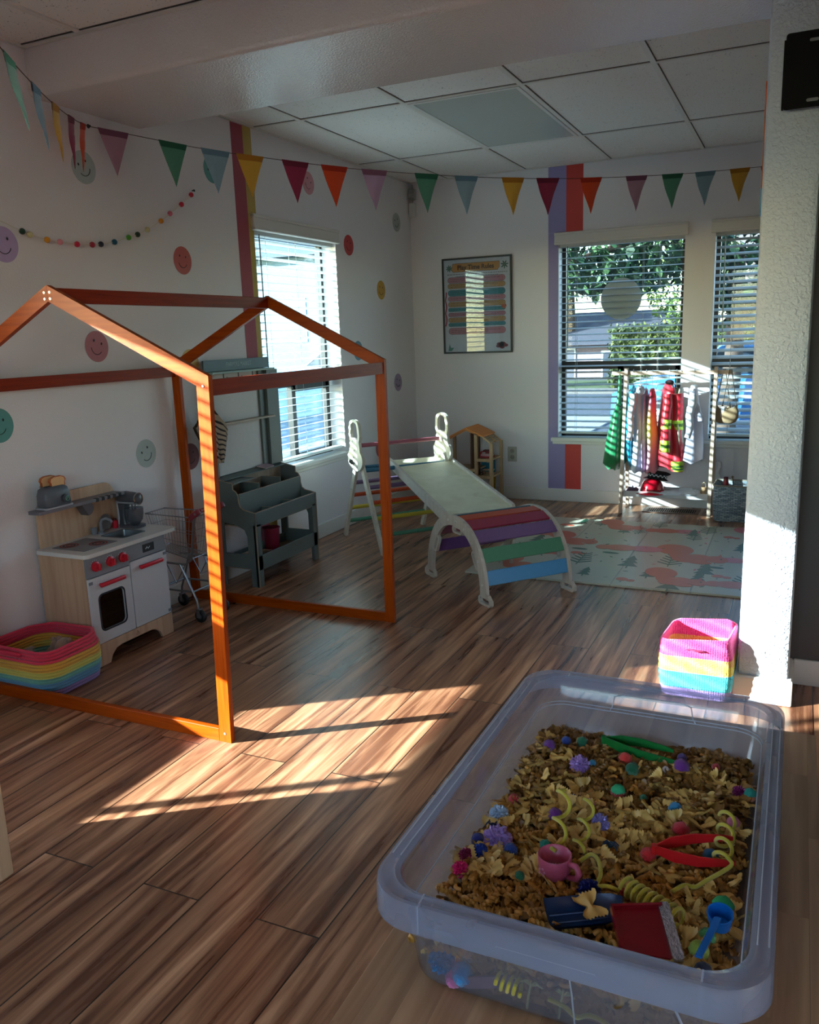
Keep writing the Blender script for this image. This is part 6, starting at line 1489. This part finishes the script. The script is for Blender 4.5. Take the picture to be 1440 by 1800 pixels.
coil([(-.235, .850, .482), (-.215, .850, .478), (-.200, .850, .468), (-.185, .850, .476), (-.168, .850, .474), (-.155, .850, .466), (-.140, .850, .472)], 'wavy yellow pipe cleaner seen through the front wall of the bin', .0030)
# tweezers
def tweezers(p, q1, q2, col, lab):
    m = M('tweezer_'+col, col, .35, vary=.03); p = Vector(p); t = thing('toy_tweezers', lab, 'toy tweezers', p)
    for q, nm in ((q1, 'arm'), (q2, 'arm')):
        q = Vector(q)-p; d = q.normalized(); s_ = Vector((-d.y, d.x, 0)); b = MB(); rows = []
        for f, bw, hh in ((0, 0, .006), (.25, .010, .009), (.55, .012, .008), (.9, .004, .005), (1, 0, .003)):
            c = q*f+s_*bw*(1 if nm and q is not None and (Vector(q1)-p).cross(Vector(q2)-p).z*(1 if q == Vector(q2)-p else -1) > 0 else -1)
            rows.append([c+Vector((0, 0, hh))+s_*.0012, c+Vector((0, 0, -hh))+s_*.0012, c+Vector((0, 0, -hh))-s_*.0012, c+Vector((0, 0, hh))-s_*.0012])
        b.grid(rows, wrap=True, caps=True); b.build(nm, m, t)
    b = MB(); b.cyl((0, 0, -.007), (0, 0, .007), .005, n=10); b.build('hinge', m, t)
tweezers((-.293, 1.447, .527), (-.168, 1.453, .524), (-.160, 1.418, .522), '#146c2e', 'green plastic toy tweezers at the far edge of the pasta')
tweezers((-.154, 1.138, .526), (-.050, 1.205, .528), (-.042, 1.150, .524), '#c41a1e', 'red plastic toy tweezers on the right side of the pasta')
# pink cup
t = thing('toy_teacup', 'small pink toy teacup half sunk in the pasta', 'toy cup', (-.279, 1.045, .508), -.35)
b = MB(); b.lathe([(0, .000), (.012, 0), (.020, .006), (.0235, .016), (.0245, .036), (.0238, .0375), (.0215, .036), (.0205, .016), (.015, .007), (0, .006)], n=32); b.build('cup_bowl', M('cup_pink', '#b8526c', .35, vary=.04), t, smooth=60)
b = MB(); b.tube([(.022, 0, .032), (.036, 0, .033), (.041, 0, .024), (.037, 0, .014), (.023, 0, .010)], [.004, .0045, .005, .0045, .004], 10); b.build('handle', M('cup_pink', '#b8526c'), t, smooth=180)
b = MB()
for i in range(5):
    a = 2*PI*i/5; b.sph((-.006+.0045*math.cos(a), -.0236, .018+.0045*math.sin(a)), .0022, 6, (1, .25, 1))
b.build('flower_print', M('cup_print', '#c98094', .6), t)
# navy scoop
def frame(p, xd, up=(0, 0, 1)):
    x = Vector(xd).normalized(); z = Vector(up); y = z.cross(x).normalized(); z = x.cross(y)
    return Matrix(((x.x, y.x, z.x, p[0]), (x.y, y.y, z.y, p[1]), (x.z, y.z, z.z, p[2]), (0, 0, 0, 1)))
t = thing('toy_scoop', 'dark blue plastic scoop with a pasta bow on it at the front', 'toy scoop', (0, 0, 0)); t.matrix_world = frame((-.218, .965, .524), (.85, .5, .02), (.05, -.25, 1))
b = MB(); NB = M('scoop_navy', '#14305c', .3, vary=.04)
rows = []
for x, w, d in ((-.050, .022, .000), (-.045, .0245, -.004), (.02, .0245, -.006), (.042, .020, -.004), (.054, .008, .002)):
    rows.append([(x, w*s_, d+.010*abs(s_)**3) for s_ in (-1, -.66, -.33, 0, .33, .66, 1)])
b.grid(rows); b.grid([[(p[0], p[1]*.95, p[2]+.0016) for p in r] for r in rows]); b.build('scoop_pan', NB, t, smooth=50)
b = MB()
for s_ in (-.3, .1): b.tube([(-.046, s_*.03, -.0015), (.03, s_*.03, -.003)], .0009, 5)
b.build('rib', M('scoop_rib', '#4a6490', .3), t)
o = protos['farfalle'].copy(); COL.objects.link(o); o.location = (-.212, .972, .533); o.rotation_euler = (.15, -.1, .7); o.scale = (1.15, 1.15, 1.15); tag(o, 'single bow tie pasta piece resting on the dark blue scoop', 'pasta')
# red scoop
t = thing('toy_dustpan', 'dark red plastic scoop with silver foil strip at the front right', 'toy scoop', (0, 0, 0)); t.matrix_world = frame((-.134, .953, .533), (.90, .42, .0), (.05, -.42, 1))
b = MB(); b.prism([(-.042, -.026), (.022, -.040), (.026, .030), (-.042, .028)], (0, 0, 0), (1, 0, 0), (0, 1, 0), .003); b.box(-.042, -.039, -.026, .028, .003, .012); b.box(-.042, .024, .026, .029, .003, .012); b.build('scoop_pan', M('scoop_red', '#7c0a18', .25, coat=.3, vary=.04), t)
b = MB(); b.prism(rr(.020, .034, -.043, .032, .004, 3), (0, 0, .003), (1, 0, 0), (0, 1, 0), .005); b.build('foil_strip', M('foil_silver', '#b9b4bc', .25, metal=.8, vary=.5, scale=200, bump=.8, bscale=300), t, label='silver foil strip')
# blue spoon
t = thing('toy_measuring_spoon', 'bright blue plastic measuring spoon at the front right corner', 'toy spoon', (-.052, 1.012, .520))
b = MB(); SB = M('spoon_blue', '#0f6cc0', .35, vary=.03); b.T = Matrix.Rotation(.25, 4, 'X')
b.lathe([(0, .0), (.013, .001), (.0165, .022), (.0165, .0235), (.0148, .0235), (.0115, .003), (0, .0025)], n=28); b.build('spoon_bowl', SB, t, smooth=60)
b = MB(); b.grid([[(-.002+(-.016)*f-.0042, -.014-.072*f, .022-.006*f), (-.002+(-.016)*f+.0042, -.014-.072*f, .022-.006*f), (-.002+(-.016)*f+.0042, -.014-.072*f, .019-.006*f), (-.002+(-.016)*f-.0042, -.014-.072*f, .019-.006*f)] for f in (0, .5, 1)], wrap=True, caps=True); b.build('handle', SB, t)
# small plastic spiders and skeleton hands
def spider(x, y, col, lab):
    t = thing('toy_spider', lab, 'toy spider', (x, y, PZ(x, y)+.001)); m = M('spider_'+col, col, .35)
    b = MB(); b.sph((0, 0, 0), .0042, 10, (1, 1.3, .8)); b.sph((0, .0065, 0), .0028, 8); b.build('body', m, t, smooth=180)
    for s_ in (-1, 1):
        for k in range(4):
            a = -.7+.45*k; b = MB(); b.tube([(0, .002*k-.002, 0), (s_*.006, .007*math.sin(a), .005), (s_*.0115, .012*math.sin(a), -.002)], .0009, 5); b.build('leg', m, t)
spider(-.403, 1.128, '#10204c', 'dark blue plastic spider at the left wall below the pale blue pompom'); spider(-.219, 1.141, '#123a5c', 'dark teal plastic spider in the centre of the pasta')
BN = M('toy_bone', '#b0a860', .5)
for i, (x, l) in enumerate([(-.262, 'pale yellow toy palm figure seen through the front wall, left one'), (-.222, 'pale yellow toy palm figure seen through the front wall, right one')]):
    t = thing('toy_palm_figure', l, 'toy', (x, .851, .464))
    b = MB(); b.tube([(0, 0, -.006), (.002, 0, .014), (.005, 0, .030)], .0016, 6); b.build('stem', BN, t, smooth=180)
    for k in range(5):
        b = MB(); a = .3+.6*k; b.tube([(.005, 0, .028), (.005+.009*math.cos(a), 0, .030+.006*math.sin(a)), (.005+.016*math.cos(a), 0, .026+.008*math.sin(a))], .0014, 5); b.build('frond', BN, t, smooth=180)
coil(helix((-.300, .850, .487), (-.268, .850, .485), .009, 4, n=8), 'yellow coil seen through the middle of the front wall', .0026)
t = thing('toy_paddle', 'pale pink flat toy paddle seen faintly through the front wall', 'toy', (-.315, .850, .478))
b = MB(); b.T = Matrix.Rotation(-.35, 4, 'Y'); b.prism(rr(-.035, .04, -.008, .008, .007, 4), (0, .002, 0), (1, 0, 0), (0, 0, 1), .003); b.build('blade', M('paddle_pink', '#8a6a78', .5), t)

# pale wooden post at the left edge of the photo: the leg of a child chair
t = thing('child_chair', 'cream wooden child chair, only its edge showing at the far left', 'chair', (-1.875, 1.222, 0))
CW = wood('chair_cream', '#c9ae90', '#b89c7e', 'z', .6)
for x, y, h in ((.145, .0, .30), (.145, -.26, .54), (-.15, .0, .30), (-.15, -.26, .54)):
    b = MB(); b.box(x-.02, x+.02, y-.02, y+.02, 0, h, .004); b.build('leg', CW, t)
b = MB(); b.box(-.17, .165, -.28, .02, .30, .32, .005); b.build('seat', CW, t)
b = MB(); b.box(-.15, .15, -.275, -.255, .40, .54, .005); b.build('backrest', CW, t)
# ------------------------------------------------------------------ outdoors
GZ = -.35
b = MB(); b.box(-60, 60, -60, 80, GZ-.2, GZ)
asph = M('street_asphalt', '#363c45', .9, vary=.08, scale=2)
struct(b.build('ground', asph))
b = MB(); b.box(-8, 8, YB+TH+.01, 9.3, GZ, GZ+.02); tag(b.build('paving_strip', M('walk_concrete', '#4b4d51', .9, vary=.05, scale=3)), 'concrete walk outside the back windows', 'paving', kind='structure')
b = MB(); b.box(-20, 20, 21.5, 21.9, GZ, GZ+.12); b.box(-20, 20, 9.3, 9.5, GZ, GZ+.10); tag(b.build('kerb', M('kerb_concrete', '#5e5c57', .9, vary=.05)), 'pale concrete kerb across the street', 'kerb', kind='structure')
GR = M('lawn_green', '#384a1b', .95, vary=.3, scale=3)
b = MB(); b.box(-20, 20, 21.9, 26, GZ, GZ+.08); tag(b.build('lawn', GR), 'sunlit green lawn strip across the street', 'grass', kind='stuff')
def leafy(name, lab, cat, c, rad, n, ls, cols, seed, stem=None, box=False):
    t = thing(name, lab, cat, (c[0], c[1], GZ)); rn = random.Random(seed); b = MB()
    for i in range(n):
        if box: p = Vector((rn.uniform(-1, 1)*rad[0], rn.choice((-1, 1, rn.uniform(-1, 1)))*rad[1], rn.uniform(-1, 1)*rad[2]))
        else:
            v = Vector((rn.gauss(0, 1), rn.gauss(0, 1), rn.gauss(0, 1))).normalized()*rn.uniform(.55, 1)**.5; p = Vector((v.x*rad[0], v.y*rad[1], v.z*rad[2]))
        p += Vector((0, 0, c[2]-GZ)); l = ls*rn.uniform(.6, 1.3)
        R_ = Matrix.Rotation(rn.uniform(0, 6.3), 3, 'Z') @ Matrix.Rotation(rn.uniform(-1.3, 1.3), 3, 'X')
        b.m = rn.randrange(len(cols)); b._a([p+R_ @ Vector(q) for q in ((-l*.28, 0, 0), (0, -l*.5, .0), (l*.28, 0, 0), (0, l*.5, l*.12))], [(0, 1, 2, 3)])
    b.build('foliage', [M('leaf_'+k, k, .6, vary=.2, scale=4) for k in cols], t)
    if stem:
        b = MB()
        for (p, q, r0, r1) in stem: b.tube([Vector(p), (Vector(p)+Vector(q))/2+Vector((.05, 0, 0)), Vector(q)], [r0, (r0+r1)/2, r1], 10)
        b.build('trunk', M('bark', '#43382f', .9, vary=.3, scale=12, bump=.6), t, smooth=60)
    if box:
        b = MB(); b.box(-rad[0]*.97, rad[0]*.97, -rad[1]*.85, rad[1]*.85, .02, c[2]-GZ+rad[2]*.93, .1); b.build('inner_branches', M('hedge_core', '#3d4a28', .9, vary=.3, scale=6), t)
    return t
leafy('evergreen_tree', 'dark leafy tree whose low canopy hangs in front of the back windows', 'tree', (-2.2, 10.6, 2.62), (1.55, 1.2, 1.0), 5600, .15, ('#1c3420', '#25432a', '#3c5e38'), 1, [((-1.2, 0, 0), (-1.0, 0, 2.6), .14, .10), ((-1.0, 0, 2.3), (1.1, .1, 2.9), .05, .03)])
leafy('evergreen_tree', 'dark leafy tree seen through the window behind the white pier', 'tree', (-.75, 11.9, 2.35), (.55, .5, 1.15), 1700, .17, ('#1a3020', '#25432a', '#46683c'), 2, [((-.12, 0, 0), (-.05, 0, 2.6), .13, .10)])
leafy('clipped_hedge', 'sunlit yellow green clipped hedge across the street', 'hedge', (-2.7, 23.0, .45), (1.9, .6, .92), 5200, .15, ('#434e1f', '#555e2a', '#303c18'), 3, box=True)
leafy('shrub', 'grey green shrub at the left of the back window view', 'shrub', (-6.9, 23.2, .3), (1.0, .7, .8), 2200, .14, ('#4a5c44', '#3a4c38'), 4)
leafy('street_tree', 'light green tree behind the hedge at the right of the back window', 'tree', (-3.1, 26.5, 3.1), (1.5, 1.1, 1.9), 3000, .2, ('#5c7438', '#748a4a', '#40582c'), 5, [((0, 0, 0), (0, 0, 3), .18, .12)])
leafy('street_tree', 'tall pale tree beyond the grey roofed house', 'tree', (-7.5, 30, 5), (3, 2, 2.8), 3000, .3, ('#6a7f5c', '#52694a'), 6, [((0, 0, 0), (0, 0, 3), .2, .14)])
def house(lab, x0, x1, y0, y1, h, wallc, roofc, face, ov=.5, pitch=1.4):
    t = thing('neighbour_house', lab, 'house', ((x0+x1)/2, (y0+y1)/2, GZ)); cx, cy = (x0+x1)/2, (y0+y1)/2
    b = MB(); b.box(x0-cx, x1-cx, y0-cy, y1-cy, 0, h); b.build('wall', M('siding_'+wallc, wallc, .8, vary=.05, scale=2), t)
    hx, hy = (x1-x0)/2+ov, (y1-y0)/2+ov
    b = MB()
    if face == 'y': b.grid([[(-hx, -hy, h-.1), (hx, -hy, h-.1)], [(-hx*.8, 0, h+pitch), (hx*.8, 0, h+pitch)], [(-hx, hy, h-.1), (hx, hy, h-.1)]]); b._a([(-hx, -hy, h-.1), (-hx*.8, 0, h+pitch), (-hx, hy, h-.1)], [(0, 1, 2)]); b._a([(hx, -hy, h-.1), (hx*.8, 0, h+pitch), (hx, hy, h-.1)], [(0, 1, 2)])
    else: b.grid([[(-hx, -hy, h-.1), (-hx, hy, h-.1)], [(0, -hy*.85, h+pitch), (0, hy*.85, h+pitch)], [(hx, -hy, h-.1), (hx, hy, h-.1)]])
    b.box(-hx, hx, -hy, hy, h-.14, h-.1); b.build('roof', M('roof_'+roofc, roofc, .9, vary=.15, scale=6), t)
    def opening(nm, u0, u1, z0, z1, col):
        b = MB(); b.box(u0, u1, y0-cy-.04, y0-cy+.02, z0, z1) if face == 'y' else b.box(x1-cx-.02, x1-cx+.04, u0, u1, z0, z1); o = b.build(nm, M('open_'+col, col, .4), t)
        b = MB(); b.box(u0-.06, u1+.06, y0-cy-.03, y0-cy, z0-.06, z1+.06) if face == 'y' else b.box(x1-cx, x1-cx+.03, u0-.06, u1+.06, z0-.06, z1+.06); b.build('casing', M('casing_white', '#c9c9c6', .6), o)
    return t, opening
t, op = house('pale pink house with a grey roof across the street', -10.6, -4.0, 29, 35, 2.5, '#75676a', '#3b3d46', 'y', pitch=1.0); t.location.z = -1.6
op('garage_door', -2.6, .2, .1, 2.2, '#4d4e56'); op('window', 1.2, 2.4, 1.0, 2.1, '#2c3440')
t, op = house('tan house seen through the window behind the white pier', -2.0, 5, 29, 35, 3.9, '#7a706a', '#6d625c', 'y'); op('window', -2.2, -1.2, 1, 2.1, '#2c3440')
t, op = house('blue grey house far outside the left window', -24, -12.5, 26, 36, 4.6, '#5c7684', '#4c525a', 'y', pitch=1.6)
op('window', -3.4, -1.6, 1.6, 3.0, '#43606e'); op('window', .4, 2.2, 1.6, 3.0, '#43606e'); op('window', 3.2, 4.6, 1.6, 3.0, '#43606e')
b = MB(); b.box(-9.6, -9.5, 3.9, 16, 0, .95)
t, = [thing('garden_fence', 'low pale fence outside the left window', 'fence', (0, 0, GZ))]
b.build('panel', M('fence_pale', '#a9b8bf', .8, vary=.1, scale=6), t)
b = MB(); b.box(-17, -3.0, -3, 16, GZ, GZ+.02); struct(b.build('side_paving', M('side_concrete', '#7d8184', .9, vary=.06, scale=3)))
# parked car
def car(x, y, lab, col, rz=0, L_=4.2):
    t = thing('car', lab, 'car', (x, y, GZ), rz); hw = .85
    prof = [(-2.1, .35), (-2.08, .72), (-1.75, .88), (-1.25, .93), (-.62, 1.38), (.55, 1.42), (1.35, 1.0), (1.95, .9), (2.1, .68), (2.1, .35)]
    b = MB(); rows = []
    for yy, s_ in ((-hw, .9), (-hw*.96, .97), (-hw*.80, 1), (hw*.80, 1), (hw*.96, .97), (hw, .9)): rows.append([(px*(.985 if abs(yy) > .83 else 1), yy*(1-.16*max(0, (pz-.93)/.5)), .35+(pz-.35)*s_) for px, pz in prof])
    b.grid(rows, wrap=True, caps=True); bd = b.build('body', M('car_'+col, col, .25, coat=.6, vary=.02), t, smooth=35)
    for s_ in (-1, 1):
        b = MB(); b.prism([(-1.12, .95), (-.58, 1.31), (.50, 1.35), (1.12, 1.02)], (0, s_*hw*.965 if s_ < 0 else s_*hw*.965+.01, 0), (1, 0, 0), (0, 0, 1), .012); b.build('side_window', M('car_glass', '#27323c', .1), t)
        for wx in (-1.3, 1.32):
            b = MB(); b.lathe([(.0, -.1), (.20, -.1), (.31, -.09), (.33, -.05), (.33, .05), (.31, .09), (0, .09)], (wx, s_*.78, .33), 24, 'y'); w_ = b.build('wheel', M('tyre', '#141416', .8), t, smooth=40)
            b = MB(); b.lathe([(0, s_*.115), (.17, s_*.11), (.19, s_*.10)], (wx, s_*.78, .33), 18, 'y'); b.build('hubcap', M('hub_silver', '#9da1a6', .3, metal=.8), w_, smooth=40)
    return t
car(-.35, 13.0, 'light blue car parked on the street outside the back window', '#2f5f96')
car(.95, 19.6, 'red car parked on the far side of the street', '#a8142a')
car(-9.9, 18.5, 'silver blue car parked in front of the pale pink house', '#7c93b0')

# ------------------------------------------------------------------ light and camera
SUN_D = Vector((.815, .58, -.300))
s = bpy.data.lights.new('sun', 'SUN'); s.energy = 56; s.angle = math.radians(.6); s.color = (1, .985, .96)
so = bpy.data.objects.new('sun', s); COL.objects.link(so); so.rotation_euler = SUN_D.to_track_quat('-Z', 'Y').to_euler(); so.location = (-6, -4, 4)
w = bpy.data.worlds.new('sky'); SC.world = w; w.use_nodes = True; N, L = w.node_tree.nodes, w.node_tree.links
bg = N['Background']; sky = N.new('ShaderNodeTexSky'); sky.sky_type = 'NISHITA'; sky.sun_disc = False; sky.sun_elevation = math.radians(16.7); sky.sun_rotation = math.radians(234.6); sky.air_density = 1.0; sky.dust_density = .6
L.new(sky.outputs[0], bg.inputs[0]); bg.inputs[1].default_value = 2.45
for nm, loc, rot, sx_, sy_ in (('window_portal', (XL-.02, (W1[0]+W1[1])/2, 1.21), (0, -PI/2, 0), 1.38, .91), ('window_portal', ((W2[0]+W2[1])/2, YB+.14, 1.195), (-PI/2, 0, 0), .875, 1.41),
                               ('window_portal', ((W3[0]+W3[1])/2, YB+.14, 1.195), (-PI/2, 0, 0), .88, 1.41), ('window_portal', (0, -2.58, 1.55), (PI/2, 0, 0), 2.2, 1.3), ('window_portal', (XL-.02, 1.07, 1.04), (0, -PI/2, 0), 1.25, .76)):
    a = bpy.data.lights.new(nm, 'AREA'); a.shape = 'RECTANGLE'; a.size = sx_; a.size_y = sy_; a.cycles.is_portal = True
    o = bpy.data.objects.new(nm, a); COL.objects.link(o); o.location = loc; o.rotation_euler = rot

f, yaw, pitch, roll, hh = 1459.4, .439169, .20933, -.034953, 1.2813
cy, sy, cp, sp = math.cos(yaw), math.sin(yaw), math.cos(pitch), math.sin(pitch)
fw = Vector((-sy*cp, cy*cp, -sp)); r = Vector((cy, sy, 0)); u = r.cross(fw)
r2 = r*math.cos(roll)+u*math.sin(roll); u2 = u*math.cos(roll)-r*math.sin(roll)
cam = bpy.data.cameras.new('camera'); co = bpy.data.objects.new('camera', cam); COL.objects.link(co)
co.matrix_world = Matrix(((r2.x, u2.x, -fw.x, 0), (r2.y, u2.y, -fw.y, 0), (r2.z, u2.z, -fw.z, hh), (0, 0, 0, 1)))
cam.sensor_fit = 'VERTICAL'; cam.sensor_height = 36; cam.lens = 36*f/1800; cam.clip_start = .05; cam.clip_end = 300
SC.camera = co
SC.view_settings.view_transform = 'Standard'; SC.view_settings.look = 'None'; SC.view_settings.gamma = 1; SC.view_settings.use_curve_mapping = False
SC.view_settings.exposure = .3
c = SC.cycles; c.use_denoising = True; c.max_bounces = 12; c.transparent_max_bounces = 40; c.diffuse_bounces = 6; c.glossy_bounces = 4; c.sample_clamp_indirect = 4; c.caustics_reflective = False; c.caustics_refractive = False
